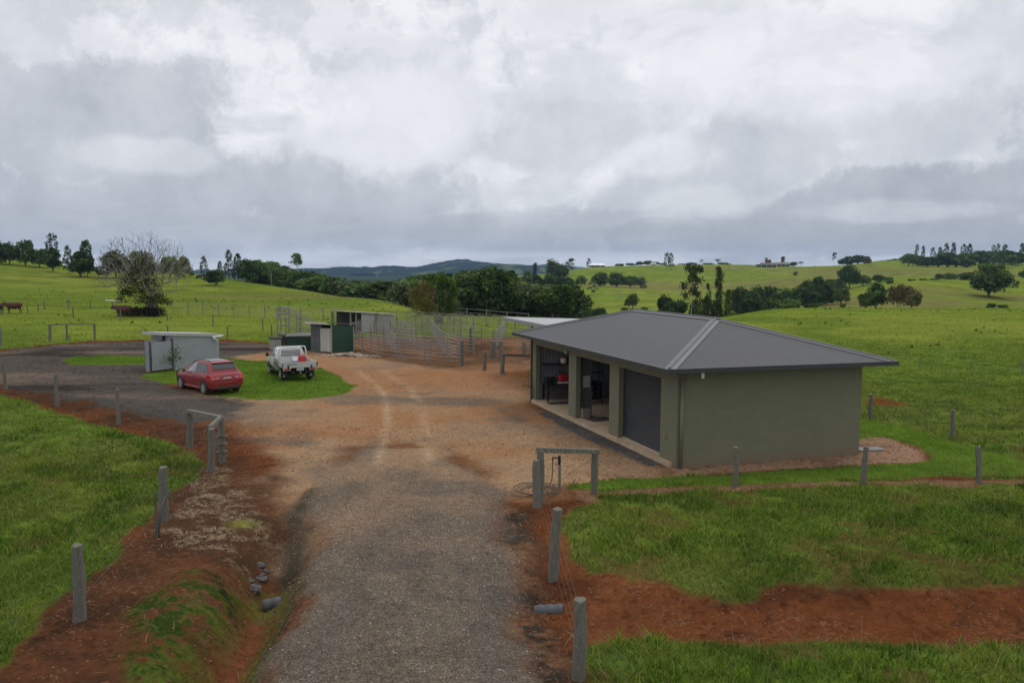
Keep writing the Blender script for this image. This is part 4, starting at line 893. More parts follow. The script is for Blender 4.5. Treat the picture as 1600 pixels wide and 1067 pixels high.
for p,q,s1,s2 in ((e[0],rn,(rf-Vector(rn)) if False else (-(rn[0]-e[0][0])*0-.0,1,.34),(1,0,.34)),(e[1],rn,(0,1,.34),(-1,0,.34)),(e[2],rf,(0,-1,.34),(-1,0,.34)),(e[3],rf,(0,-1,.34),(1,0,.34))):
    pass
SL=(ZR-ZG)/(W_/2+OV)
def plane_side(front):  # direction lying in a roof plane, square to the hip in plan
    return {'F':(0,1,0),'E':(1,0,0)}[front]
def hipcap(mb,p,q,sgx,sgy):
    p=Vector(p);q=Vector(q); d=(q-p).normalized()
    for s in (Vector((0,sgy,0)),Vector((sgx,0,0))):   # eave directions of the two planes meeting at this hip
        t=(s-d*s.dot(d)).normalized(); n=d.cross(t); n=n if n.z>0 else -n
        mb.poly([p+n*.022,q+n*.022,q+t*.19+n*.022,p+t*.19+n*.022],-.014,n)
    mb.tube(p+Vector((0,0,.03)),q+Vector((0,0,.03)),.035,.035,8)
hipcap(cp,e[0],rn,1,1); hipcap(cp,e[1],rn,-1,1); hipcap(cp,e[2],rf,-1,-1); hipcap(cp,e[3],rf,1,-1)
for sx_ in (-1,1):
    t=Vector((sx_,0,-SL)).normalized(); n=Vector((sx_*SL,0,1)).normalized(); p,q=Vector(rn),Vector(rf)
    cp.poly([p+n*.024,q+n*.024,q+t*.2+n*.024,p+t*.2+n*.024],-.014,n)
cp.tube(Vector(rn)+Vector((0,0,.03)),Vector(rf)+Vector((0,0,.03)),.035,.035,8)
cp.build('ridge_cap',M_CAP,roof)
g=MB(); gz0,gz1=ZG-.13,ZG+.012
for x0,x1,y0,y1 in ((-OV-.12,-OV,-OV-.12,L_+OV+.12),(W_+OV,W_+OV+.12,-OV-.12,L_+OV+.12),(-OV,W_+OV,-OV-.12,-OV),(-OV,W_+OV,L_+OV,L_+OV+.12)): g.box(x0,x1,y0,y1,gz0,gz1)
g.build('gutter',M_GUT,roof)
MB().box(-OV+.002,W_+OV-.002,-OV+.002,L_+OV-.002,ZG-.115,ZG-.09).build('soffit',M_SOF,roof)
# downpipes and the white overflow stub
M_OLP=simple('olive_pipe',(.125,.13,.088),.5)
d=MB(); d.tube((.14,-.075,-.2),(.14,-.075,2.75),.055,.055,10); d.path([(.14,-.075,2.75),(.14,-.35,2.95),(.14,-.62,3.08)],.05,8); d.build('downpipe',M_OLP,shed,smooth=True)
MB().tube((.55,-OV+.1,2.9),(.55,-OV+.1,3.12),.05,.05,10).build('overflow_pipe',M_WHITE,shed,smooth=True)
# roller doors: shut in the near bay, rolled up in the others
M_ROLL=corrugated('roller_slats',(.030,.034,.038),'Z',pitch=.085,rough=.5,noise=.12,strength=1.)
rd=MB().box(.21,.235,1.0,4.26,.13,2.74).build('roller_door',M_ROLL,shed); MB().box(.17,.235,1.06,4.20,.125,.165).build('bottom_rail',simple('door_rail',(.40,.33,.26),.6),rd)
for b0,b1 in ((5.0,8.3),(9.04,13.2)): MB().tube((.46,b0,2.86),(.46,b1,2.86),.17,.17,14).build('rolled_door',M_ROLL,shed)
# inside: lining, partition, ceiling
li=MB().box(.25,4.2,L_-TH-.06,L_-TH-.02,.12,2.95).build('lining',M_GALV,shed)
MB().box(.205,.85,8.58,8.74,.12,2.95).box(.85,2.5,8.58,8.74,2.35,2.95).box(2.5,W_-TH,8.58,8.74,.12,2.95).box(.3,W_-TH,4.5,4.66,.12,2.95).build('partition',M_BLK,shed)
MB().box(.21,W_-TH,TH,L_-TH,2.99,3.02).build('ceiling',M_DARKI,shed)
# small fittings
M_SW=simple('switchboard_grey',(.34,.35,.36),.5)
MB().box(.40,.72,8.44,8.575,1.35,1.85).build('switchboard',M_SW,shed,bevel=.01)
MB().box(.26,.34,8.53,8.575,1.2,1.3).build('power_point',M_WHITE,shed)
MB().box(-.05,.0,9.0,9.16,2.74,2.84).box(-.16,-.05,8.98,9.18,2.72,2.83).build('floodlight',M_STEEL,shed)
tp=MB(); tp.tube((-.0,.62,.86),(-.12,.62,.86),.018,.018,8); tp.tube((-.12,.62,.87),(-.12,.62,.80),.014,.014,8); tp.tube((-.08,.62,.9),(-.08,.62,.93),.03,.03,8); tp.build('tap',simple('brass_tap',(.5,.42,.28),.35,metal=.7),shed)
hp=MB(); pts=[(-.05,13.38,1.05)]+[(-.05-.03*math.sin(k),13.38+.10*math.cos(k*.7),1.0-k*.115) for k in range(9)]; hp.path(pts,.014,6); pts=[(-.05,13.50,1.02)]+[(-.06,13.5+.05*math.sin(k*.6),1.0-k*.118) for k in range(9)]; hp.path(pts,.014,6); hp.build('hose',M_BLACK,shed)
# things inside, each on its own
def inshed(a,b,z): return (*shed_pt(a,b),z)
def thing(name,a,b,z,label,cat,rz=0.): return empty(name,inshed(a,b,z),SHED_YAW+rz,label,cat)
bn=thing('workbench',1.75,12.95,.12,'dark timber workbench with lower shelf along the lined wall in the far open bay','workbench')
MB().box(-1.4,1.4,-.35,.35,.74,.80).build('bench_top',M_BLACK,bn); MB().box(-1.3,1.3,-.28,.30,.36,.40).build('shelf',M_WOODB,bn)
for sx_ in (-1.33,1.33):
    for sy in (-.30,.30): MB().box(sx_-.04,sx_+.04,sy-.04,sy+.04,0,.738).build('leg',M_BLACK,bn)
rb=thing('generator',1.25,12.9,.925,'red machine standing on the workbench in the far open bay','machine'); MB().box(-.22,.22,-.18,.18,.07,.42).build('body',M_REDP,rb,bevel=.05); MB().box(-.26,.26,-.21,.21,0,.06).build('base',M_WHITE,rb); MB().tube((-.15,0,.42),(-.15,0,.50),.02).tube((.15,0,.42),(.15,0,.50),.02).tube((-.17,0,.5),(.17,0,.5),.02).build('handle',M_BLACK,rb)
tb=thing('tool_box',.62,12.95,.925,'black tool box at the left end of the workbench','tool box'); MB().box(-.24,.24,-.14,.14,0,.30).build('body',M_BLACK,tb,bevel=.02); MB().tube((-.1,0,.36),(.1,0,.36),.015).tube((-.1,0,.29),(-.1,0,.36),.012).tube((.1,0,.29),(.1,0,.36),.012).build('handle',M_STEEL,tb)
shf=thing('wall_shelf',1.6,13.1,1.78,'dark shelf fixed high on the corrugated lining of the far open bay','shelf'); MB().box(-1.3,1.3,-.2,.24,0,.04).build('shelf_board',M_BLACK,shf); 
for sx_ in (-1.1,0,1.1): MB().bar((sx_,.22,-.22),(sx_,-.12,0),.03).build('bracket',M_STEEL,shf)
bk=thing('bucket',1.35,13.05,1.825,'white bucket with orange rim on the high shelf','bucket'); MB().tube((0,0,0),(0,0,.24),.13,.155,14).build('body',M_WHITE,bk,smooth=True); MB().tube((0,0,.2405),(0,0,.30),.16,.165,14).build('rim',simple('orange_plastic',(.45,.16,.05),.5),bk)
pk=thing('planks',1.7,12.95,.525,'bundle of brown timber planks on the lower bench shelf','timber'); p_=MB()
for i in range(4): p_.box(-1.1+.05*i,1.05,-.22+.11*i,-.12+.11*i,0,.05)
p_.box(-1.0,1.0,-.15,0.02,.055,.10); tag(p_.build('planks_mesh',M_WOODB,pk)); 
mt=MB().box(-.55,.55,-.30,.30,0,.018).build('door_mat',simple('mat_a',(.035,.03,.026),.95,noise=.3,nscale=30.),None,inshed(.75,12.0,.122),(0,0,SHED_YAW)); tag(mt,'dark door mat on the floor of the far open bay','mat')
mt=MB().box(-.5,.5,-.34,.34,0,.018).build('door_mat',simple('mat_b',(.06,.045,.035),.95,noise=.3,nscale=30.),None,inshed(.85,7.75,.122),(0,0,SHED_YAW+.2)); tag(mt,'brown door mat on the floor of the middle bay','mat')
cb=thing('box_bin',.42,8.3,.122,'small square grey bin against the partition in the middle bay','bin'); MB().box(-.19,.19,-.19,.19,0,.40).build('bin_body',simple('bin_grey',(.20,.18,.15),.8,noise=.2),cb,bevel=.015); MB().box(-.2,.2,-.2,.2,.402,.44).build('lid',simple('bin_lid',(.10,.095,.085),.7),cb)
bx=thing('shelf_rack',2.0,11.6,.122,'tall dark rack deep inside the doorway behind the partition','rack')
for z in (.2,.8,1.4,2.0): MB().box(-.6,.6,-.22,.22,z,z+.03).build('shelf',M_BLACK,bx)
for sx_ in (-.59,.59):
    for sy in (-.21,.21): MB().bar((sx_,sy,0),(sx_,sy,2.1),.035).build('post',M_BLACK,bx)
# grate in the dirt pad beside the far corner
q=T(1357,703); gr=MB()
for i in range(6): gr.box(-.45,.45,-.22+.08*i,-.18+.08*i,0.02,.05)
gr.box(-.47,-.42,-.24,.24,.0,.052); gr.box(.42,.47,-.24,.24,.0,.052); tag(gr.build('drain_grate',M_STEEL,None,(q.x,q.y,q.z+.01),(0,0,.2)),'pale metal drain grate lying in the dirt pad by the shed corner','grate')
# ------------------------------------------------------------------ lean-to shelter beyond the shed
ln=empty('lean_to_shelter',(*shed_pt(0,L_),0),SHED_YAW,'pale roofed open shelter standing beyond the far end of the olive shed','shelter')
M_PALE=corrugated('pale_roof_sheet',(.30,.315,.32),'Y',rough=.4,noise=.1,strength=.5)
rm=MB(); rm.poly([(2.15,.72,3.32),(9.2,.72,3.06),(9.2,11.6,3.06),(2.15,11.6,3.32)],-.035); rm.build('roof',M_PALE,ln)
f=MB(); f.box(2.08,2.14,.72,11.6,3.12,3.31); f.build('fascia',simple('lean_fascia',(.22,.24,.23),.5),ln)
f=MB()
for y in (2.2,4.4,6.6,8.8,11.2): f.bar((2.3,y,3.22),(9.1,y,2.97),.06,.12)
f.build('rafter',simple('dark_rafter',(.05,.05,.048),.8),ln)
M_DG=simple('dark_green_steel',(.030,.045,.038),.5,noise=.15)
for x,y in ((3.7,10.6),(2.4,5.2),(8.9,10.9),(8.9,5.2),(2.4,.9)): MB().box(x-.05,x+.05,y-.05,y+.05,-.5,3.2).build('post',M_DG,ln)
MB().box(2.5,9.0,3.4,3.45,-.3,3.05).build('wall_sheet',corrugated('lean_wall',(.05,.055,.055),'X'),ln)
sp=MB().box(-.06,.14,.03,.13,-.3,3.05).build('side_panel',M_DG,ln); MB().box(.16,.30,.04,.12,-.3,2.6).build('side_panel',simple('blue_grey_steel',(.10,.12,.14),.5),ln)
# ------------------------------------------------------------------ tin shed with screened entry
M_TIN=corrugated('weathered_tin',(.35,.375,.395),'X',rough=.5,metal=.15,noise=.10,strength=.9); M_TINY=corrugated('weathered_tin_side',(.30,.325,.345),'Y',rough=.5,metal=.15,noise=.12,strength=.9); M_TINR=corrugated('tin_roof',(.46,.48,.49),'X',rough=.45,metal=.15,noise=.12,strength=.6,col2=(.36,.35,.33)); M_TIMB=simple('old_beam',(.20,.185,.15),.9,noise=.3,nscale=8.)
A0=T(270,578); A1=T(343,570); yaw=math.atan2(A1.y-A0.y,A1.x-A0.x); LW=(A1-A0).length
ts=empty('tin_shed',(A0.x,A0.y,A0.z),yaw,'small corrugated tin shed with sloping roof behind the red car','shed'); DP=1.9
zt=lambda x: 2.06-.12*x/LW*1.9
w=MB(); w.poly([(0,0,-.2),(LW,0,-.2),(LW,0,1.92),(0,0,2.10)],.03,(0,1,0)); w.poly([(0,DP,-.2),(LW,DP,-.2),(LW,DP,1.92),(0,DP,2.10)],-.03,(0,1,0)); w.build('wall',M_TIN,ts)
w=MB(); w.box(LW-.03,LW-.001,.03,DP-.03,-.2,1.9); w.box(.001,.03,.9,DP-.03,-.2,2.08); w.build('wall',M_TINY,ts)
r_=MB(); r_.poly([(-.55,-.12,2.30),(LW+.12,-.12,1.97),(LW+.12,DP+.2,1.97),(-.55,DP+.2,2.30)],-.03); r_.build('roof',M_TINR,ts)
f=MB(); f.bar((-.53,-.09,2.20),(LW+.1,-.09,1.88),.03,.14); f.bar((-.53,-.05,2.20),(-.53,DP+.15,2.20),.03,.14); f.build('fascia',simple('fascia_tin',(.42,.42,.39),.6,noise=.15),ts)
f=MB(); f.bar((-.30,.1,-.2),(-.30,.1,2.2),.09); f.build('post',M_TIMB,ts)
f=MB(); f.box(-.28,0.0,.05,.08,1.60,2.06); f.build('wall_patch',M_TIN,ts)
sc_=1.44; an=MB(); an.box(-sc_,-.03,-.06,-.03,.10,1.78); an.build('screen',M_TIN,ts); an=MB(); an.box(-sc_-.16,-sc_-.13,.0,.30,.05,1.80); an.build('screen',M_TINY,ts)
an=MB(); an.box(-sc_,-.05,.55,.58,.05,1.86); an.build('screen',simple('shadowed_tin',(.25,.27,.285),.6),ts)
f=MB(); f.bar((-sc_-.1,-.02,-.2),(-sc_-.1,-.02,1.85),.07); f.bar((-.03,-.055,-.2),(-.03,-.055,1.9),.085); f.bar((-sc_-.1,0,1.80),(-sc_-.1,.3,1.80),.05); f.build('screen_frame',simple('dark_frame',(.06,.06,.06),.8),ts)
f=MB(); f.path([(LW+.2,-.16,1.86),(LW-.62,-.16,1.80)],.045,8); f.path([(LW-.60,-.16,1.80),(LW-.20,-.17,1.52)],.045,8); f.build('downpipe',M_WHITE,ts,smooth=True)
# young weed at its wall
rng=np.random.default_rng(8); q=A0+Vector((.35,-.55,0)); q.z=G(q.x,q.y); wd=empty('weed_bush',q,0,'leafy green weed growing against the tin shed next to the red car bonnet','bush'); t=MB(); tips=[]
for k in range(5): branch_mesh(t,(0,0,0),(math.cos(k*1.3)*.35,math.sin(k*1.3)*.35,1),.8,.012,1,rng,.4,0,.004,tips,2,4)
t.build('stem',MBARK,wd); tp_=np.array([a for a,b in tips]); P=tp_[rng.choice(len(tp_),260)]+rng.normal(0,.11,(260,3)); V,F=leafquads(P,rng.normal(0,1,(260,3)),.055,rng); link('foliage',np_mesh('weed',V,F,MLEAF,np.repeat(leafcols(P,rng,(.05,.08,.025),(.09,.12,.05)),4,0)),wd)
# ------------------------------------------------------------------ green shed with white door
M_GRN=corrugated('green_tin',(.012,.060,.032),'X',rough=.5,noise=.12,strength=.7); M_WDOOR=simple('peeling_white_boards',(.50,.50,.47),.8,noise=.35,nscale=5.,stretch=(6,6,.7),col2=(.30,.29,.26)); M_DKTIN=corrugated('dark_tin',(.075,.085,.09),'X',rough=.6,noise=.25,strength=.8)
B0=T(518,552.5); B1=T(553,548.5); yawg=math.atan2(B1.y-B0.y,B1.x-B0.x); LG_=(B1-B0).length; gs=empty('green_shed',(B0.x,B0.y,B0.z),yawg,'dark green tin shed with a peeling white door, beside the cattle yards','shed')
DG_=2.0
w=MB(); w.poly([(0,0,-.2),(LG_,0,-.2),(LG_,0,1.88),(0,0,2.12)],.03,(0,1,0)); w.poly([(0,DG_,-.2),(LG_,DG_,-.2),(LG_,DG_,1.88),(0,DG_,2.12)],-.03,(0,1,0)); w.build('wall',M_GRN,gs)
w=MB(); w.box(LG_-.03,LG_-.001,.03,DG_-.03,-.2,1.86); w.build('wall',M_DKTIN,gs)
f=MB(); f.box(-.05,.05,-.03,-.004,-.1,2.1); f.box(LG_-.09,LG_+.02,-.03,-.004,-.1,1.88); f.build('corner_trim',simple('grey_trim',(.28,.28,.25),.7,noise=.2),gs)
w=MB(); w.box(-.03,.0,.95,DG_,-.2,2.1); w.build('wall',M_DKTIN,gs)
d=MB(); d.box(-.075,-.035,.02,1.0,.12,1.86); d.build('door',M_WDOOR,gs)
r_=MB(); r_.poly([(-.55,-.15,2.36),(LG_+.25,-.15,2.02),(LG_+.25,DG_+.2,2.02),(-.55,DG_+.2,2.36)],-.04); r_.build('roof',corrugated('green_shed_roof',(.16,.18,.17),'X',noise=.3,strength=.6,col2=(.25,.25,.22)),gs)
f=MB(); f.bar((-.54,-.12,2.25),(-.54,DG_+.15,2.25),.03,.16); f.build('fascia',simple('cream_board',(.48,.46,.38),.8,noise=.2),gs)
# dark tin water tank stand left of it: three-part dark wall, low tank and pale block
C0=T(496,549); ds=empty('tin_lean_shed',(C0.x-.55,C0.y+.5,C0.z),yawg*0+.05,'low dark tin lean-to between the green shed and the loading ramp','shed')
w=MB(); w.box(-.02,.42,-.03,0,-.2,1.75); w.box(-.02,.44,-.045,-.032,.55,.6); w.box(-.02,.44,-.045,-.032,1.15,1.2); w.build('wall',M_DKTIN,ds); 
w=MB(); w.box(-1.85,-.05,.25,.28,-.2,1.05); w.build('wall',corrugated('deep_green_tin',(.008,.040,.034),'X',noise=.15,strength=.7),ds)
w=MB(); w.poly([(-2.0,.1,1.08),(-.02,.1,1.16),(-.02,1.2,1.30),(-2.0,1.2,1.25)],-.04); w.build('roof',corrugated('dull_roof',(.12,.125,.12),'X',noise=.3),ds)
# pale concrete trough block with a dark drum
q=T(433,546); tr=empty('concrete_trough',(q.x,q.y,q.z),.05,'pale green concrete trough block under the loading ramp','trough'); b_=MB(); b_.box(-.5,.42,-.3,.3,-.2,.85); b_.build('block',simple('mossy_concrete',(.26,.29,.235),.9,noise=.25,nscale=3.,bump=.3),tr,bevel=.03); b_=MB(); b_.box(-.58,.5,-.38,.36,.87,.95); b_.build('lid',simple('dark_lid',(.06,.06,.055),.9,noise=.3),tr)
q=T(450,546); q2=Vector((q.x,q.y+.1,q.z)); dr=empty('drum',q2,0,'black round drum beside the pale trough block','drum'); MB().tube((0,-.25,.78),(0,.45,.78),.40,.40,18).build('drum_body',M_BLACK,dr,smooth=False); MB().box(-.35,.35,-.2,.4,-.1,.42).build('stand',simple('drum_stand',(.07,.07,.06),.9),dr)
# rubble heap by the green shed
rng=np.random.default_rng(3); b_=MB(); c=T(545,557)
for i in range(150):
    x=rng.normal(0,1.1); y=rng.normal(0,.30); r=rng.uniform(.05,.16); b_.sphere((x,y,max(0,.16-.1*abs(x))*rng.uniform(.3,1.3)),r,5,4,(1,.8,.6))
b_.jitter(.02,5); tag(b_.build('rubble_heap',simple('broken_rubble',(.30,.26,.21),.95,noise=.5,nscale=3.),None,(c.x,c.y+.3,c.z)),'heap of pale broken rubble at the foot of the green shed','rubble heap')
# ------------------------------------------------------------------ grey open shed behind the yards
D0_=T(565,520); D1_=T(612,517); Dx=(D1_-D0_); yy=math.atan2(Dx.y,Dx.x)-.10; bs=empty('grey_shed',(D0_.x,D0_.y,D0_.z),yy,'weathered pale grey shed with an open dark front behind the cattle yards','shed'); LB=Dx.length
w=MB(); w.poly([(0,0,-.3),(LB,0,-.3),(LB,0,1.60),(0,0,1.95)],.04,(0,1,0)); w.build('wall',corrugated('pale_sheet',(.36,.36,.35),'X',noise=.12,strength=.5),bs)
w=MB(); w.poly([(-1.25,2.6,-.3),(LB,2.6,-.3),(LB,2.6,1.60),(-1.25,2.6,2.0)],.04,(0,1,0)); w.build('wall',M_DKTIN,bs)
r_=MB(); r_.poly([(-1.4,-.25,2.12),(LB+.6,-.25,1.68),(LB+.6,2.9,1.68),(-1.4,2.9,2.12)],-.05); r_.build('roof',corrugated('old_roof',(.30,.30,.28),'X',noise=.2,col2=(.40,.40,.38)),bs)
for x in (-1.2,-.6): MB().bar((x,.0,-.3),(x,.0,2.06),.11).build('post',M_TIMB,bs)
MB().bar((-1.2,-.05,1.0),(0,-.05,1.0),.06,.14).build('rail',M_TIMB,bs)
# ------------------------------------------------------------------ far farmhouses
def far_house(px,py,wpx,hpx,roofc,wallc,label,depth=None,hip=.35,tall=.45):
    r=raydir(px,py); y=depth; x=r[0]/r[1]*y; z=G(x,y); k=y/FPX; w=wpx*k; h=hpx*k
    o=empty('farmhouse',(x,y,z-.3),0,label,'house'); hw=w/2; d=w*.35; hh=h*tall+.3
    b=MB(); b.box(-hw*.86,hw*.86,-d*.4,d*.4,0,hh); b.build('wall',simple('wall_'+label[:6],wallc,.8,noise=.2,nscale=.3),o)
    me=bpy.data.meshes.new('roof'); t=h+.3
    me.from_pydata([(-hw,-d*.6,hh),(hw,-d*.6,hh),(hw,d*.6,hh),(-hw,d*.6,hh),(-hw*(1-hip),0,t),(hw*(1-hip),0,t)],[],[(0,1,5,4),(1,2,5),(2,3,4,5),(3,0,4),(3,2,1,0)]); me.materials.append(simple('roof_'+label[:6],roofc,.8,noise=.08,nscale=.3,spec=.1)); link('roof',me,o)
    b=MB()
    for i in range(4): xx=-hw*.7+i*hw*.45; b.box(xx,xx+hw*.18,-d*.4-.06,-d*.4-.002,hh*.35,hh*.8)
    b.build('window',M_BLACK,o)
    for sx_ in (-.95,-.3,.35,.95): MB().box(sx_*hw-.12,sx_*hw+.12,-d*.56,-d*.56+.24,0,hh-.01).build('post',M_WHITE,o)
    return o
far_house(933,421,27,6,(.78,.80,.82),(.10,.09,.08),'far white roofed farmhouse on the crest of the green hill',840)
far_house(1021,413,9,4,(.55,.53,.48),(.45,.42,.36),'tiny pale cottage among the growth on the central far crest',920,.1)
far_house(1200,424,26,7,(.13,.125,.125),(.07,.065,.06),'long low farmhouse with dark roof below the brown water tank',790,.12,.5)
far_house(1222,424,22,7,(.20,.19,.165),(.10,.09,.075),'brownish wing of the long dark farmhouse on its right side',800,.10,.5)
far_house(705,433,7,2.5,(.75,.75,.72),(.4,.38,.35),'speck of a pale roof on the small field above the valley wood',780,.1)
r=raydir(1200,415); y=815; x=r[0]/r[1]*y; z=G(x,y); k=y/FPX; wt=empty('water_tank',(x,y,z),0,'brown round water tank on a stand behind the long dark farmhouse','water tank'); t=MB(); t.tube((0,0,4.5*k),(0,0,10.*k),4.6*k,4.6*k,20); t.build('tank',simple('rusty_tank',(.085,.05,.05),.8,noise=.2,nscale=.4),wt); t=MB(); t.tube((0,0,-1),(0,0,4.49*k),4.2*k,4.2*k,10); t.build('stand',M_DARKI,wt)
# ------------------------------------------------------------------ vehicles
def paint(name,col,rough=.28,coat=.6,metal=.0):
    m,nt,b=newmat(name); b.inputs['Base Color'].default_value=(*col,1); b.inputs['Roughness'].default_value=rough; b.inputs['Coat Weight'].default_value=coat; b.inputs['Coat Roughness'].default_value=.08; b.inputs['Metallic'].default_value=metal
    L=nt.links.new; tc=N(nt,'ShaderNodeTexCoord'); sx=N(nt,'ShaderNodeSeparateXYZ'); L(tc.outputs['Object'],sx.inputs[0]); nz=N(nt,'ShaderNodeTexNoise',i_Scale=4.,i_Detail=5.); L(tc.outputs['Object'],nz.inputs['Vector'])
    mr=N(nt,'ShaderNodeMapRange',i_1=.25,i_2=.75,i_3=.55,i_4=0.); L(sx.outputs[2],mr.inputs[0]); mm=N(nt,'ShaderNodeMath',operation='MULTIPLY'); L(mr.outputs[0],mm.inputs[0]); L(nz.outputs[0],mm.inputs[1])
    mx=N(nt,'ShaderNodeMix',data_type='RGBA'); L(mm.outputs[0],mx.inputs[0]); mx.inputs[6].default_value=(*col,1); mx.inputs[7].default_value=(.20,.12,.075,1); L(mx.outputs[2],b.inputs['Base Color']); return m
M_RED=paint('red_car_paint',(.225,.006,.012),rough=.38,coat=.25); M_WHT=paint('white_ute_paint',(.66,.66,.64)); M_TYRE=simple('tyre_rubber',(.022,.021,.020),.85,noise=.4,nscale=6.,col2=(.06,.045,.035)); M_RIM=simple('alloy_rim',(.50,.49,.46),.35,metal=.6,noise=.15)
M_GLASS=simple('dark_glass',(.012,.016,.018),.08,spec=.8); M_GLASSL=simple('clear_glass',(.16,.20,.21),.08,spec=.8); M_CHR=simple('chrome',(.7,.7,.7),.2,metal=1.); M_LAMPR=simple('red_lens',(.42,.015,.015),.25); M_LAMPO=simple('amber_lens',(.62,.13,.02),.25); M_PLATE=simple('plate_white',(.62,.60,.57),.5); M_TRIM=simple('black_trim',(.02,.02,.02),.6); M_ALU=simple('tray_aluminium',(.50,.50,.48),.45,metal=.25,noise=.12,nscale=5.); M_LAMPW=simple('head_lens',(.62,.64,.62),.15)
def cr(pts,n):
    """Catmull-Rom through rows of numbers"""
    P=np.array(pts,float); P=np.vstack([2*P[0]-P[1],P,2*P[-1]-P[-2]]); out=[]
    for i in range(1,len(P)-2):
        for k in range(n):
            t=k/n; a,b,c,d=P[i-1:i+3]
            v=.5*((2*b)+(-a+c)*t+(2*a-5*b+4*c-d)*t*t+(-a+3*b-3*c+d)*t**3); v=np.where((b==c),b,v); lo=np.minimum(b,c);hi=np.maximum(b,c); out.append(np.clip(v,lo-.01,hi+.01))
    out.append(P[-2]); return np.array(out)
class Loft:
    """car body: rows x, zbot, wbot, zmid, wmid, zbelt, wbelt, ztop, wtop"""
    def __init__(s,rows,n=5): s.R=cr(rows,n)
    def ring(s,r):
        x,zb,wb,zm,wm,zl,wl,zt,wt=r; c=.06*min(1,max(0,(zt-zl)/.3)); 
        half=[(0,zb),(wb*.9,zb),(wb,zb+.05),(wm,zm),(wm*.995,(zm+zl)/2+.02),(wl,zl),((wl*.45+wt*.55),zl+(zt-zl)*.55),(wt+.02,zt-(zt-zl)*.12),(wt-.05,zt-(zt-zl)*.02),(wt*.55,zt+.012),(0,zt+.018)]
        return half
    def mesh(s,name,mat):
        V=[];n=21
        for r in s.R:
            h=s.ring(r); ring=[(r[0],y,z) for y,z in h]+[(r[0],-y,z) for y,z in h[-2:0:-1]]; V+=ring
        n=len(ring); F=[]; m=len(s.R)
        me=bpy.data.meshes.new(name)
        for i in range(m-1):
            for k in range(n): a=i*n+k;b=i*n+(k+1)%n; F.append((a,b,b+n,a+n))
        F.append(tuple(range(n-1,-1,-1))); F.append(tuple(range((m-1)*n,m*n))); me.from_pydata(V,[],F)
        bm=bmesh.new(); bm.from_mesh(me); bmesh.ops.recalc_face_normals(bm,faces=bm.faces); bm.to_mesh(me); bm.free()
        for p in me.polygons: p.use_smooth=True
        me.set_sharp_from_angle(angle=R(38)); me.materials.append(mat); return me
    def at(s,x):
        X=s.R[:,0]; return np.array([np.interp(x,X,s.R[:,j]) for j in range(9)])
    def side(s,x,t):
        """point on the glasshouse side; t 0 at the belt, 1 at the roof rail"""
        r=s.at(x); zl,wl,zt,wt=r[5],r[6],r[7],r[8]
        z=zl+(zt-zl)*t*.9; y=wl+((wl*.45+wt*.55)-wl)*min(1,t/.61) if t<.61 else (wl*.45+wt*.55)+((wt+.02)-(wl*.45+wt*.55))*(t-.61)/.39
        return y,z
def side_patch(mb,lf,xs_bot,xs_top,t0,t1,sgn,off=.008,nx=8,nt=4):
    g=[]
    for j in range(nt+1):
        t=t0+(t1-t0)*j/nt; a=xs_bot[0]+(xs_top[0]-xs_bot[0])*j/nt; b=xs_bot[1]+(xs_top[1]-xs_bot[1])*j/nt
        row=[]
        for i in range(nx+1):
            x=a+(b-a)*i/nx; y,z=lf.side(x,t); row.append(mb.bm.verts.new((x,sgn*(y+off),z+.003)))
        g.append(row)
    for j in range(nt):
        for i in range(nx): mb.bm.faces.new((g[j][i],g[j][i+1],g[j+1][i+1],g[j+1][i]))
def end_patch(mb,lf,x0,x1,wf,sgn,off=.012,n=8,ny=6,dz=0.):
    """windscreen or rear window lying on the sloping end of the glasshouse"""
    g=[]
    for j in range(n+1):
        x=x0+(x1-x0)*j/n; r=lf.at(x); row=[]
        for i in range(ny+1):
            v=-1+2*i/ny; y=v*(r[8])*wf; z=r[7]+.018-.012*abs(v)**2; row.append(mb.bm.verts.new((x+sgn*off,y,z+off*.8+dz)))
        g.append(row)
    for j in range(n):
        for i in range(ny): mb.bm.faces.new((g[j][i],g[j][i+1],g[j+1][i+1],g[j+1][i]))
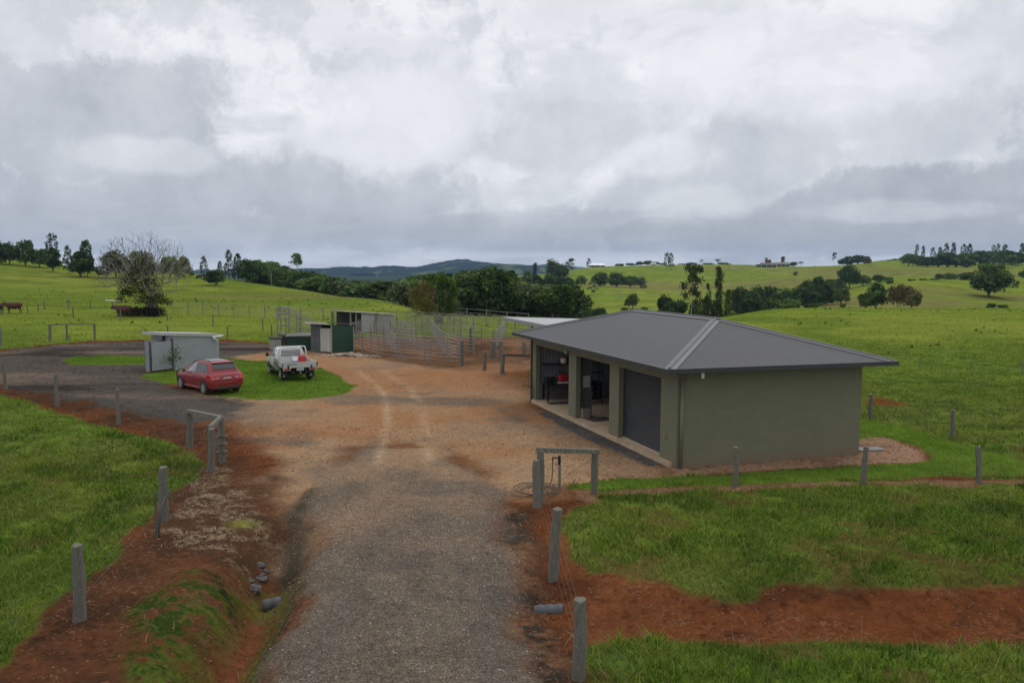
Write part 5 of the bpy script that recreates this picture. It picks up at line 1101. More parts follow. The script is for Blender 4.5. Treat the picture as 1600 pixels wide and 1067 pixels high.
def wheel(root,x,y,r,wd,spokes=6,sgn=1,rimc=None,label=None):
    o=link('wheel',None,root) if False else None
    t=MB(); 
    prof=[(.62,-.5),(.90,-.5),(.985,-.38),(1.,-.2),(1.,.2),(.985,.38),(.90,.5),(.62,.5)]; n=28; vs=[]
    for k in range(n):
        a=2*math.pi*k/n; vs.append([t.bm.verts.new((math.cos(a)*r*p,q*wd,math.sin(a)*r*p)) for p,q in prof])
    for k in range(n):
        for i in range(len(prof)): t.bm.faces.new((vs[k][i],vs[(k+1)%n][i],vs[(k+1)%n][(i+1)%len(prof)],vs[k][(i+1)%len(prof)]))
    ty=t.build('wheel',M_TYRE,root,(x,y,r),smooth=True)
    m=MB(); m.tube((0,sgn*wd*.10,0),(0,sgn*wd*.16,0),r*.62,r*.62,28)
    di=m.build('brake_disc',M_TRIM,ty)
    m=MB(); ring=[(.655,.30),(.655,.49),(.60,.50),(.585,.36)]; vs=[]
    for k in range(n):
        a=2*math.pi*k/n; vs.append([m.bm.verts.new((math.cos(a)*r*p,sgn*q*wd,math.sin(a)*r*p)) for p,q in ring])
    for k in range(n):
        for i in range(4): m.bm.faces.new((vs[k][i],vs[(k+1)%n][i],vs[(k+1)%n][(i+1)%4],vs[k][(i+1)%4]))
    for k in range(spokes):
        a=2*math.pi*k/spokes+.3; m.bar((math.cos(a)*r*.08,sgn*wd*.44,math.sin(a)*r*.08),(math.cos(a)*r*.60,sgn*wd*.42,math.sin(a)*r*.60),r*.15,wd*.10,(0,1,0))
    m.tube((0,sgn*wd*.30,0),(0,sgn*wd*.50,0),r*.14,r*.12,12); m.build('rim',rimc or M_RIM,ty); return ty
def arch(mb,x,r,ylo,sgn,zmin,n=20):
    """dark wheel arch opening, cut off at the sill"""
    pts=[]
    for k in range(n+1):
        a=math.pi*(-.12)+math.pi*1.24*k/n; pts.append((x+math.cos(a)*r,max(zmin,WR[0]+math.sin(a)*r)))
    vs=[mb.bm.verts.new((p,sgn*ylo,q)) for p,q in pts]; mb.bm.faces.new(vs)
    vs2=[mb.bm.verts.new((p,sgn*(ylo-.06),q)) for p,q in pts]
    for i in range(n): mb.bm.faces.new((vs[i],vs[i+1],vs2[i+1],vs2[i]))
WR=[.345]
def heading(o,x,y,ang):
    z=G(x,y); o.location=(x,y,z-.015); o.rotation_euler=(0,0,ang)
def strokes(mb,x,y0,y1,z0,z1,n,seed,dx=-1):
    """small dark marks: the plate characters are only marks at this distance"""
    rr=random.Random(seed); w=(y1-y0)/n
    for i in range(n):
        a=y0+w*(i+.18); b=y0+w*(i+.78); 
        for k in range(3):
            if rr.random()<.75: zz=z0+(z1-z0)*(k/2)*.86; mb.box(x,x+.004*dx,a,b,zz,zz+(z1-z0)*.14)
        for yy in (a,b-w*.14):
            if rr.random()<.75: mb.box(x,x+.005*dx,yy,yy+w*.14,z0,z1)
def three_diamonds(mb,x,cy,cz,s,dx=-1):
    for a in (math.pi/2,math.pi/2+2*math.pi/3,math.pi/2-2*math.pi/3):
        u=Vector((0,math.cos(a),math.sin(a))); v=Vector((0,-math.sin(a),math.cos(a))); c=Vector((x,cy,cz))
        mb.poly([c,c+u*s*.5+v*s*.29,c+u*s,c+u*s*.5-v*s*.29],.006,(dx,0,0))
# ---- red hatchback SUV; local x forward from the rear axle, y to its left
car=empty('red_car',(0,0,0),0,'red hatchback car with a broken front corner, parked on the grass beside the tin shed','car')
#      x    zbot wbot  zmid wmid  zbelt wbelt ztop wtop
rows=[(-.80,.46,.62,.60,.74,.74,.74,.76,.60),(-.77,.36,.74,.58,.83,.80,.80,.84,.62),(-.70,.31,.78,.60,.87,.93,.83,.98,.64),(-.62,.29,.79,.62,.88,1.00,.84,1.08,.63),(-.50,.28,.80,.64,.885,1.02,.84,1.30,.60),(-.36,.28,.80,.64,.885,1.025,.84,1.50,.58),(-.22,.27,.80,.64,.885,1.02,.84,1.575,.585),(.2,.26,.80,.64,.885,1.00,.84,1.61,.60),(.8,.25,.80,.63,.885,.985,.84,1.615,.61),(1.25,.25,.80,.62,.885,.97,.84,1.585,.60),(1.55,.25,.80,.62,.885,.96,.84,1.50,.60),(1.90,.25,.80,.62,.885,.95,.84,1.30,.63),(2.25,.25,.80,.62,.885,.94,.83,1.09,.68),(2.45,.25,.80,.62,.885,.93,.82,1.02,.69),(2.9,.25,.79,.62,.88,.90,.79,.97,.66),(3.2,.26,.76,.60,.85,.84,.74,.90,.60),(3.38,.30,.70,.58,.76,.74,.66,.78,.54),(3.46,.38,.60,.54,.62,.62,.56,.64,.48)]
LF=Loft(rows); body=link('body',LF.mesh('car_body',M_RED),car)
for s in (1,-1):
    g=MB(); side_patch(g,LF,(1.02,1.94),(1.00,1.46),.10,.90,s); g.build('front_window',M_GLASSL if s>0 else M_GLASS,car,smooth=True)
    g=MB(); side_patch(g,LF,(.02,.95),(.05,.95),.10,.90,s); g.build('rear_door_window',M_GLASS,car,smooth=True)
    g=MB(); side_patch(g,LF,(-.30,-.03),(-.12,.0),.12,.88,s); g.build('quarter_window',M_GLASS,car,smooth=True)
    g=MB(); arch(g,0,.40,.891,s,.27); arch(g,2.67,.40,.891,s,.27); g.build('wheel_arch',M_TRIM,car)
    g=MB(); g.box(.42,2.25,s*.80,s*.895,.25,.33); g.build('sill',M_RED,car,bevel=.015)
    g=MB(); g.box(.30,.42,s*.895,s*.915,.80,.83); g.build('door_handle',M_CHR,car); g=MB(); g.box(1.22,1.34,s*.893,s*.912,.79,.82); g.build('door_handle',M_CHR,car)
    g=MB(); g.box(.985,.992,s*.886,s*.8915,.34,.98); g.box(.42,.427,s*.886,s*.8915,.62,.98); g.box(2.02,2.027,s*.886,s*.8905,.34,.94); g.build('door_gap',M_TRIM,car)
    g=MB(); g.sphere((1.98,s*.98,1.03),.1,10,7,(.6,.9,.75)); g.box(1.95,2.0,s*.82,s*.93,.98,1.01); g.build('mirror',M_TRIM,car,smooth=True)
    g=MB(); pts=[(x,s*(LF.at(x)[8]-.02),LF.at(x)[7]+(.045 if 0<i<7 else .01)) for i,x in enumerate(np.linspace(-.15,1.35,9))]; g.path(pts,.018,6); g.build('roof_rail',M_TRIM,car)
    # tail lamp wraps the rear corner
    g=MB(); r=LF.at(-.60)
    g.poly([(-.38,s*.892,.98),(-.62,s*.885,1.0),(-.70,s*.86,.95),(-.755,s*.80,.80),(-.70,s*.862,.74),(-.45,s*.898,.82)],.014,(0,s,0))
    g.poly([(-.655,s*.84,.99),(-.665,s*.56,.97),(-.755,s*.56,.82),(-.775,s*.80,.80)],.022,(-1,0,.2)); tl=g.build('tail_lamp',M_LAMPR,car)
    g=MB(); g.poly([(-.742,s*.83,.86),(-.752,s*.62,.86),(-.776,s*.62,.80),(-.790,s*.79,.80)],.012,(-1,0,.2)); g.build('indicator_lens',M_LAMPO,tl)
    # headlamp; the left one hangs loose, pale and open
    g=MB(); g.poly([(3.05,s*.80,.90),(3.30,s*.72,.86),(3.42,s*.58,.74),(3.36,s*.68,.66),(3.12,s*.84,.76)],.02,(0.3,s,.1)); g.build('head_lamp',M_LAMPW,car)
    wheel(car,0,s*.79,.345,.215,8,s); wheel(car,2.67,s*.79,.345,.215,8,s)
g=MB(); g.poly([(3.02,.845,.93),(3.22,.80,.95),(3.34,.70,.88),(3.40,.60,.66),(3.30,.76,.42),(3.08,.86,.40),(3.12,.855,.70)],.03,(.2,1,.05)); g.build('crumpled_wing',M_TRIM,car)
g=MB(); g.poly([(3.06,.88,1.06),(3.30,.80,1.02),(3.26,.84,.90),(3.10,.90,.92)],.03,(.2,1,0)); g.build('loose_head_lamp',M_LAMPW,car)
g=MB(); end_patch(g,LF,-.545,-.335,.97,-1,.014); g.build('rear_window',M_GLASS,car,smooth=True)
g=MB(); end_patch(g,LF,1.50,2.28,.95,1,.012); g.build('windscreen',M_GLASS,car,smooth=True)
g=MB(); end_patch(g,LF,.05,1.28,.70,0,.010); g.build('sunroof',simple('sunroof_glass',(.03,.035,.04),.06,spec=1.),car,smooth=True)
g=MB(); g.poly([(-.30,-.60,1.565),(-.30,.60,1.565),(-.42,.57,1.545),(-.42,-.57,1.545)],.03); g.build('spoiler',M_RED,car)
g=MB(); g.bar((-.515,-.30,1.265),(-.56,.18,1.20),.02); g.build('rear_wiper',M_TRIM,car)
pl=MB().box(-.795,-.765,-.20,.20,.745,.865).build('number_plate',M_PLATE,car); g=MB(); strokes(g,-.796,-.175,.175,.765,.845,7,4); g.build('plate_characters',M_TRIM,pl)
g=MB(); g.box(-.760,-.735,-.34,.34,.872,.90); g.build('plate_garnish',M_TRIM,car)
g=MB(); three_diamonds(g,-.725,0,.932,.045); g.build('emblem',M_CHR,car)
g=MB(); g.box(-.728,-.715,.20,.36,.925,.95); g.box(-.728,-.715,.40,.52,.925,.95); g.build('badge',M_CHR,car)
for s in (1,-1): g=MB(); g.box(-.790,-.77,s*.42,s*.56,.83,.87); g.build('reversing_lamp',simple('lamp_white',(.6,.5,.48),.3),car)
g=MB(); g.path([(-.80,.60,.56),(-.82,.45,.62),(-.82,-.45,.62),(-.80,-.60,.56)],.012,6); g.path([(-.68,.83,.42),(-.79,.62,.56)],.012,6); g.path([(-.68,-.83,.42),(-.79,-.62,.56)],.012,6); g.build('bumper_crease',M_RED,car)
g=MB(); g.box(-.80,-.70,-.6,.6,.30,.44); g.build('bumper_skirt',simple('grey_valance',(.045,.035,.035),.7),car,bevel=.02)
g=MB(); g.box(-.5,3.1,-.7,.7,.20,.30); g.build('underbody',M_TRIM,car)
qa=T(320.5,616); qb=T(281,606); ang=math.atan2(.707,-.707)
mid=Vector((-.0,0,0)); lx,ly=-.79*math.sin(ang),.79*math.cos(ang)
heading(car,qa.x-lx,qa.y-ly,ang)
# ---- white tray-back ute
ute=empty('white_ute',(0,0,0),0,'white single cab ute with an aluminium drop side tray, parked on the grass','ute')
WR[0]=.36
rows=[(1.25,.50,.70,.72,.86,1.16,.84,1.56,.62),(1.27,.45,.76,.72,.88,1.16,.86,1.70,.64),(1.45,.42,.78,.72,.89,1.16,.86,1.68,.65),(1.9,.40,.78,.72,.89,1.15,.86,1.70,.65),(2.25,.40,.78,.72,.89,1.14,.86,1.66,.65),(2.55,.40,.78,.72,.89,1.13,.86,1.56,.67),(2.85,.40,.78,.72,.89,1.11,.85,1.30,.71),(3.05,.40,.78,.72,.89,1.09,.84,1.15,.73),(3.5,.42,.77,.72,.88,1.04,.80,1.10,.70),(3.8,.45,.74,.70,.86,.96,.76,1.03,.66),(3.98,.52,.66,.66,.76,.84,.68,.90,.58),(4.04,.60,.56,.66,.66,.76,.60,.80,.5)]
UF=Loft(rows); link('cab',UF.mesh('ute_cab',M_WHT),ute)
for s in (1,-1):
    g=MB(); side_patch(g,UF,(1.52,2.85),(1.55,2.22),.10,.90,s); g.build('side_window',M_GLASS,ute,smooth=True)
    g=MB(); arch(g,3.0,.44,.896,s,.42); g.build('wheel_arch',M_TRIM,ute)
    g=MB(); g.box(1.6,2.5,s*.80,s*.97,.38,.43); g.build('side_step',M_TRIM,ute)
    g=MB(); g.sphere((2.62,s*1.04,1.22),.14,10,7,(.5,.75,.95)); g.box(2.6,2.65,s*.85,s*.95,1.14,1.18); g.build('mirror',M_TRIM,ute,smooth=True)
    g=MB(); g.box(1.66,1.80,s*.893,s*.915,1.0,1.03); g.build('door_handle',M_WHT,ute)
    g=MB(); g.box(1.50,1.508,s*.885,s*.897,.50,1.14); g.box(2.60,2.608,s*.885,s*.896,.55,1.1); g.build('door_gap',M_TRIM,ute)
    wheel(ute,0,s*.76,.36,.24,6,s); wheel(ute,3.0,s*.76,.36,.24,6,s)
g=MB(); g.box(1.215,1.235,-.56,.56,1.18,1.55); g.build('rear_window',M_GLASSL,ute)
g=MB(); end_patch(g,UF,2.34,3.02,.93,1,.012); g.build('windscreen',M_GLASS,ute,smooth=True)
tr=MB(); TZ=.86
tr.box(-1.05,1.12,-.90,.90,TZ-.06,TZ); tray=tr.build('tray',M_ALU,ute)
for s in (1,-1): g=MB(); g.box(-1.02,1.10,s*.90,s*.93,TZ-.08,TZ+.22); g.box(-1.02,1.10,s*.93,s*.94,TZ+.06,TZ+.09); g.build('drop_side',M_ALU,tray)
g=MB(); g.box(-1.09,-1.055,-.90,.90,TZ-.08,TZ+.23); g.box(-1.10,-1.09,-.9,.9,TZ+.155,TZ+.165); tg=g.build('tailgate',M_ALU,tray)
ft_=bpy.data.curves.new('lettering','FONT'); ft_.body='TRITON'; ft_.size=.115; ft_.extrude=.003; ft_.space_character=1.25; ft_.materials.append(M_TRIM); fo=link('tmp',ft_); bpy.context.view_layer.update(); fm=bpy.data.meshes.new_from_object(fo.evaluated_get(bpy.context.evaluated_depsgraph_get())); bpy.data.objects.remove(fo); fo=link('lettering',fm,tg); fo.matrix_local=Matrix.Translation((-1.101,.68,TZ+.075))@Euler((math.pi/2,0,-math.pi/2)).to_matrix().to_4x4()
for s in (.66,-.62): g=MB(); g.box(-1.13,-1.092,s-.045,s+.045,TZ-.14,TZ+.05); g.build('tailgate_hinge',M_TRIM,tray)
for s in (1,-1): g=MB(); g.box(-1.13,-1.0,s*.935,s*.965,TZ-.02,TZ+.2); g.build('corner_latch',M_TRIM,tray)
# headboard hoop
g=MB(); hz=1.76
g.path([(1.14,.88,TZ),(1.14,.88,1.45),(1.14,.80,1.75),(1.14,.66,hz),(1.14,-.66,hz),(1.14,-.80,1.75),(1.14,-.88,1.45),(1.14,-.88,TZ)],.035,8); g.path([(1.13,.62,TZ),(1.13,.58,hz-.05)],.03,6); g.path([(1.13,-.62,TZ),(1.13,-.58,hz-.05)],.03,6); hb_=g.build('headboard',M_WHT,ute,smooth=True)
g=MB()
for z in (1.26,1.34,1.42,1.50,1.58): g.bar((1.12,-.60,z),(1.12,.60,z),.018)
g.build('mesh_bar',M_WHT,hb_)
g=MB(); g.box(1.10,1.13,-.62,.62,TZ+.01,1.20); g.build('headboard_panel',simple('headboard_panel',(.46,.46,.45),.5,noise=.1),hb_)
g=MB(); g.box(1.09,1.098,-.20,.02,1.20,1.225); g.build('sticker',M_PLATE,hb_)
ll=MB()
for s in (.72,-.72): g=MB(); g.box(-1.10,-1.02,s-.20,s+.20,TZ-.22,TZ-.09); k_=g.build('tail_lamp_housing',M_PLATE,ute); g=MB(); g.box(-1.115,-1.102,s-.17,s+.17,TZ-.20,TZ-.11); g.build('tail_lamp',M_LAMPR,k_)
pp=MB().box(-1.10,-1.075,-.19,.19,TZ-.24,TZ-.10).build('number_plate',M_PLATE,ute); g=MB(); strokes(g,-1.101,-.165,.165,TZ-.215,TZ-.125,6,9); g.build('plate_characters',M_TRIM,pp)
for s in (.76,-.76):
    g=MB(); g.box(-.46,-.44,s-.17,s+.17,.14,TZ-.10); mf=g.build('mud_flap',M_TRIM,ute); g=MB(); three_diamonds(g,-.462,s,.28,.085); g.build('emblem',M_PLATE,mf)
g=MB(); g.box(-1.0,3.6,-.42,-.30,.46,.62); g.box(-1.0,3.6,.30,.42,.46,.62); g.box(-.9,1.0,-.85,.85,.70,.79); g.box(-.12,.12,-.7,.7,.30,.42); g.box(.4,1.2,-.5,.5,.35,.6); g.build('chassis',M_TRIM,ute)
g=MB(); g.box(-1.16,-.9,-.04,.04,.46,.53); g.sphere((-1.14,0,.57),.03,8,6); g.build('tow_bar',M_STEEL,ute)
# rope bundle and straps on the left side of the tray
g=MB(); rr=random.Random(4)
for k in range(26):
    x=rr.uniform(.1,1.0); g.path([(x,.955,TZ+.28),(x+rr.uniform(-.15,.15),.985+rr.uniform(0,.04),TZ+rr.uniform(-.05,.15)),(x+rr.uniform(-.2,.2),.965,TZ-rr.uniform(.02,.22))],.012,4)
g.path([(1.05,.95,TZ+.30),(.55,.97,TZ+.24),(.05,.95,TZ+.30)],.02,5); g.build('hanging_strap',simple('grey_strap',(.24,.24,.23),.8,noise=.4,nscale=9.),tray)
ang2=math.radians(90+28); qa=(T(437,593.5)+T(484,592))/2; heading(ute,qa.x+.05,qa.y+.05,ang2); bpy.context.view_layer.update()
def on_tray(x,y,z=TZ): p=ute.matrix_world@Vector((x,y,z)); return p
o=empty('jerry_can',on_tray(.62,-.52,TZ+.003),ang2,'red plastic fuel can standing on the ute tray','fuel can'); MB().box(-.12,.12,-.20,.20,0,.40).build('body',M_REDP,o,bevel=.04); MB().tube((0,-.1,.39),(0,-.1,.46),.03,.03,8).build('cap',M_TRIM,o); MB().bar((0,-.03,.42),(0,.14,.42),.03).box(-.014,.014,-.04,-.01,.38,.42).box(-.014,.014,.12,.15,.38,.42).build('handle',M_REDP,o)
o=empty('white_bucket',on_tray(.62,-.12,TZ+.003),ang2,'white plastic drum next to the red fuel can on the ute tray','bucket'); MB().tube((0,0,0),(0,0,.30),.15,.16,16).build('body',M_WHITE,o,smooth=False); MB().tube((0,0,.301),(0,0,.325),.165,.165,16).build('lid',M_WHITE,o); MB().tube((0,0,.03),(0,0,.13),.157,.160,16,caps=False).build('stripe',simple('purple_band',(.22,.12,.25),.6),o)
# ------------------------------------------------------------------ cattle
def cow(x,y,ang,label,hide,graze=False,sc_=1.,belly=None,group='red cattle by the paddock fence'):
    """one continuous skinned body: spine, neck, head, four jointed legs and tail"""
    V=[];E=[];Rr=[]
    def add(p,r,par=None):
        V.append(p); Rr.append(r); i=len(V)-1
        if par is not None: E.append((par,i))
        return i
    pel=add((-.62,0,1.06),(.33,.38)); s1=add((-.25,0,.99),(.38,.45),pel); s2=add((.18,0,.97),(.39,.46),s1); s3=add((.55,0,1.01),(.33,.44),s2)
    rump=add((-.86,0,1.16),(.17,.20),pel); tl=add((-.96,0,1.10),(.035,.035),rump); tl=add((-1.0,0,.80),(.028,.028),tl); tl=add((-1.0,0,.52),(.04,.04),tl)
    if graze: nk=add((.85,0,.92),(.17,.22),s3); nk2=add((1.06,0,.62),(.14,.17),nk); hd=add((1.16,0,.42),(.13,.14),nk2); mz=add((1.28,0,.16),(.085,.09),hd)
    else: nk=add((.84,0,1.12),(.21,.31),s3); nk2=add((1.02,0,1.20),(.17,.23),nk); hd=add((1.18,0,1.24),(.145,.17),nk2); mz=add((1.44,0,1.06),(.10,.105),hd)
    for s in (1,-1):
        e=add((V[hd][0]-.06,s*.16,V[hd][2]+.09),(.035,.03),hd); add((V[hd][0]-.10,s*.30,V[hd][2]+.07),(.02,.045),e)
        a=add((-.66,s*.17,.86),(.15,.20),pel); k=add((-.58,s*.19,.66),(.085,.10),a); h=add((-.76,s*.19,.45),(.05,.06),k); f=add((-.70,s*.19,.16),(.038,.042),h); add((-.66,s*.19,.03),(.055,.05),f)
        a=add((.52,s*.17,.84),(.12,.15),s3); k=add((.55,s*.18,.50),(.062,.065),a); f=add((.54,s*.18,.16),(.040,.042),k); add((.57,s*.18,.03),(.055,.05),f)
    me=bpy.data.meshes.new('cow'); me.from_pydata(V,E,[]); o=link('cow',me)
    md=o.modifiers.new('skin','SKIN'); md.use_smooth_shade=True; sv=me.skin_vertices[0].data
    for i,r in enumerate(Rr): sv[i].radius=r
    sv[0].use_root=True
    o.modifiers.new('sub','SUBSURF').levels=1; o.modifiers['sub'].render_levels=2
    dg=bpy.context.evaluated_depsgraph_get(); dg.update(); m2=bpy.data.meshes.new_from_object(o.evaluated_get(dg)); bpy.data.objects.remove(o)
    m2.materials.clear(); m2.materials.append(hide)
    z=G(x,y); o=link('cow',m2); o.location=(x,y,z-.02); o.rotation_euler=(0,0,ang); o.scale=(sc_,)*3
    hs=MB()
    for s in (1,-1): hs.sphere((V[hd][0]+.03,s*.115,V[hd][2]+.05),.022,6,5)
    hs.build('eye',M_BLACK,o); 
    return tag(o,label,'cow',group)
M_HIDE=simple('red_hide',(.070,.020,.013),.75,noise=.3,nscale=2.); M_HIDE2=simple('brown_hide',(.085,.028,.018),.75,noise=.3,nscale=2.); M_HIDE3=simple('dark_hide',(.022,.014,.013),.75,noise=.3,nscale=2.)
q=T(22,490); cow(q.x,q.y,R(188),'red brown cow broadside at the left edge, standing behind a nearly black one',M_HIDE,sc_=1.04)
q=T(3,491); cow(q.x-.2,q.y-.8,R(175),'nearly black cow cut off by the left edge, in front of a red one',M_HIDE3,sc_=1.0)
q=T(193,495); cow(q.x,q.y,R(186),'red brown cow standing alone beside the half bare tree',M_HIDE)
for i,(px,py) in enumerate(((277,434),(284,435),(300,433),(311,437),(318,435))): q=T(px,py); cow(q.x,q.y,rng.uniform(0,6.3),'dark distant cow grazing in the shade under the left hill trees',M_HIDE3,True,group='cattle under the left hill trees')
for i,(px,py) in enumerate(((1420,413.5),(1427,414.5),(1433,413.8))): q=T(px,py); cow(q.x,q.y,rng.uniform(0,6.3),'tiny brown cow grazing on the pale ridge at the right skyline',M_HIDE2,True,group='cattle on the right ridge')
# ------------------------------------------------------------------ fences: weathered split posts with plain wire
M_POST=simple('weathered_post',(.045,.040,.033),.95,noise=.3,nscale=12.,stretch=(8,8,.35),col2=(.275,.26,.21),lo=.40,hi=.64,bump=.5,bscale=25.); M_WIRE=simple('fence_wire',(.14,.125,.10),.6,metal=.4); M_RUSTW=simple('rusty_wire',(.115,.09,.06),.8)
POSTM=[]
for i in range(6):
    rr=random.Random(40+i); m=MB(); n=8; hh=(0,.04,.3,.65,.9,1.); vs=[]
    for j,z in enumerate(hh):
        sc0=(1.08,1.06,1.0,.95,.9,.88)[j]; ring=[]
        for k in range(n):
            a=2*math.pi*(k+.5)/n; sq=1/max(abs(math.cos(a)),abs(math.sin(a)))*.93; r=.5*(sq*.75+.25)*sc0*rr.uniform(.78,1.14)
            ring.append(m.bm.verts.new((math.cos(a)*r,math.sin(a)*r*rr.uniform(.9,1.1),z+(rr.uniform(-.012,.012) if j==5 else 0))))
        vs.append(ring)
    for j in range(5):
        for k in range(n): m.bm.faces.new((vs[j][k],vs[j][(k+1)%n],vs[j+1][(k+1)%n],vs[j+1][k]))
    m.bm.faces.new(vs[-1]); m.bm.faces.new(vs[0][::-1]); POSTM.append(m.mesh('fence_post',M_POST))
PI_=[0]
def post(root,q,h,w=.17,lean=(0,0),name='post'):
    o=link(name,POSTM[PI_[0]%6],root); PI_[0]+=1; o.location=(q.x-root.location.x,q.y-root.location.y,q.z-.25-root.location.z); o.scale=(w,w,h+.25); o.rotation_euler=(lean[0],lean[1],random.uniform(-.3,.3))
    return o
def ptop(q,px,ytop):
    r=raydir(px,ytop); return max(.5,H+r[2]/r[1]*q.y-q.z)
def fence(pp,label,wires=4,w=.17,wmat=None,cat='fence',group=None,name='wire_fence',holes=False,extra=()):
    """pp: (px, ybase, ytop) of each post; wires run from post to post"""
    qs=[T(a,b) for a,b,c in pp]; root=empty(name,qs[0],0,label,cat,group); hs=[]
    for (a,b,c),q in zip(pp,qs):
        h=ptop(q,a,c); hs.append(h); o=post(root,q,h,w,(random.uniform(-.06,.06),random.uniform(-.06,.06)))
        
    P=[(q,h) for q,h in zip(qs,hs)]; P=list(extra[:1])+P+list(extra[1:])
    for k in range(wires):
        f=.25+.62*k/max(1,wires-1); m=MB(); pts=[]
        for q,h in P: pts.append((q.x-root.location.x,q.y-root.location.y,q.z-root.location.z+h*f))
        m.path(pts,.0023 if qs[0].y<35 else .003,4); m.build('wire',wmat or M_WIRE,root)
    return root,qs,hs
def rail(root,p,q,r=.065,name='rail'):
    p=Vector(p)-root.location;q=Vector(q)-root.location; m=MB(); n=6; m.bar(p,q,r*2,r*1.7); m.jitter(.008,3); return m.build(name,M_POST,root)
def top(q,h): return Vector((q.x,q.y,q.z+h))
# left paddock, along the drive
far=T(60,1066)+Vector((-1.5,-3.2,0)); far.z=G(far.x,far.y)
f1,qs,hs=fence([(124,968,849),(257,813,729),(330,736,668)],'post and wire fence along the left side of the drive, ending at a braced corner',4,.225,M_WIRE,holes=True,extra=((far,1.2),))
C_=qs[2]; Dq=T(347,722); Eq=T(296,700); dh=ptop(Dq,347,651); eh=ptop(Eq,296,641)
post(f1,Dq,dh,.23); post(f1,Eq,eh,.19); rail(f1,top(C_,hs[2]),top(Dq,dh-.02)); rail(f1,top(Dq,dh-.03),top(Eq,eh-.02))
m=MB(); m.path([Vector(top(C_,.35))-f1.location,Vector(top(Dq,dh-.2))-f1.location],.006,4); m.path([Vector(top(C_,hs[2]-.2))-f1.location,Vector(top(Dq,.3))-f1.location],.006,4); m.build('brace_wire',M_WIRE,f1)
for o_ in (0,): 
    m=MB(); a=top(Dq,0)-f1.location
    for z in (.35,.6,.85): m.box(a.x-.15,a.x+.15,a.y-.15,a.y+.15,a.z+z,a.z+z+.012)
    m.build('wire_tie',M_WIRE,f1)
fence([(296,700,641),(185,663,608),(90,634,584),(10,608,565),(-70,590,552)],'weathered post and wire fence following the edge of the loop road',4,.18,holes=False)
# steel stake and black pipe by the second post
q=T(245,839); st=empty('steel_stake',q,0,'thin dark steel stake by the fence post with the black pipe','stake'); m=MB(); m.bar((0,0,-.3),(0,0,ptop(q,245,769)),.05,.04); m.build('stake_body',simple('stake_steel',(.075,.075,.06),.8,noise=.3),st)
q0=T(247,838); q1=T(262,812); pz=ptop(q1,266,764); m=MB(); pts=[]
for k in range(13):
    t=k/12; a=t*math.pi/2; pts.append((q0.x+(q1.x+.14-q0.x)*(1-math.cos(a)),q0.y+(q1.y-.15-q0.y)*(1-math.cos(a)),q0.z-.1+(pz+.1)*math.sin(a)))
m.path(pts,.035,8); tag(m.build('poly_pipe',M_BLACK,None,smooth=True),'black poly pipe arching from the ground to a left fence post','pipe')
# right of the drive
near_=T(948,1066)+Vector((.3,-2.2,0)); near_.z=G(near_.x,near_.y)
f2,qs,hs=fence([(905,1060,935),(863,905,793),(839,793,720)],'post and wire fence along the right side of the drive over the culvert',4,.235,M_RUSTW,holes=True,extra=((near_,1.2),))
Fq=T(844,785); Gq=T(929,771); fh=ptop(Fq,844,703); gh=ptop(Gq,929,705)
f3=empty('strainer_frame',Fq,0,'timber frame of two posts and a top rail at the corner of the shed lawn','fence'); post(f3,Fq,fh,.22); post(f3,Gq,gh,.20); rail(f3,top(Fq,fh)+Vector((-.1,0,0)),top(Gq,gh)+Vector((.1,0,0)),.075)
m=MB(); m.path([top(Fq,.25)-f3.location,top(Gq,gh-.15)-f3.location],.006,4); m.build('brace_wire',M_WIRE,f3)
fence([(929,771,705),(1150,760,698),(1348,759,697),(1531,755,698),(1720,752,698)],'post and wire fence between the mown lawn and the lower right paddock',4,.17)
fence([(1230,622,590),(1360,655,615),(1488,685,640),(1640,722,672)],'post and wire fence behind the olive shed along the mown lawn',4,.17)
fence([(1437,578,559),(1517,581,561),(1598,583,563),(1330,574,556)][::-1],'thin pale posts of an electric fence across the right meadow',1,.06)
# standpipe with hose inside the strainer frame, and the coiled hose
q=T(874,765); sp_=empty('water_standpipe',q,0,'garden tap standpipe with a hanging hose inside the timber strainer frame','standpipe'); sh_=ptop(q,873,712); m=MB(); m.bar((0,0,-.1),(0,0,sh_),.07,.07); m.build('post',simple('pipe_post',(.17,.16,.12),.9,noise=.3),sp_); m=MB(); m.tube((-.02,-.06,sh_-.05),(-.20,-.06,sh_-.03),.022,.022,8); m.tube((-.2,-.06,sh_-.02),(-.2,-.06,sh_-.12),.02,.02,8); m.tube((-.02,-.06,sh_-.22),(-.02,-.06,sh_+.02),.035,.03,8); m.build('tap',M_BLACK,sp_)
m=MB(); m.path([(-.2,-.06,sh_-.1),(-.205,-.06,.5),(-.22,-.08,.3),(-.32,-.15,.12),(-.55,-.22,.05),(-.8,-.25,.045)],.014,6); m.build('hose',simple('hose_brown',(.07,.055,.035),.7),sp_)
q=T(838,768); m=MB(); rr=random.Random(2)
for k in range(6):
    r=.42+.035*k+rr.uniform(-.03,.03); ox,oy=rr.uniform(-.06,.06),rr.uniform(-.06,.06); m.path([(ox+r*1.15*math.cos(a*.2618),oy+r*math.sin(a*.2618),.03+.014*k+.012*math.sin(a)) for a in range(25)],.009,5)
m.path([(-.7,-.5,.03),(-.3,-.55,.03),(.1,-.5,.03)],.012,5); tag(m.build('hose_coil',simple('hose_green',(.10,.085,.06),.8),None,(q.x,q.y,q.z)),'coil of garden hose lying on the ground behind the strainer frame','hose')
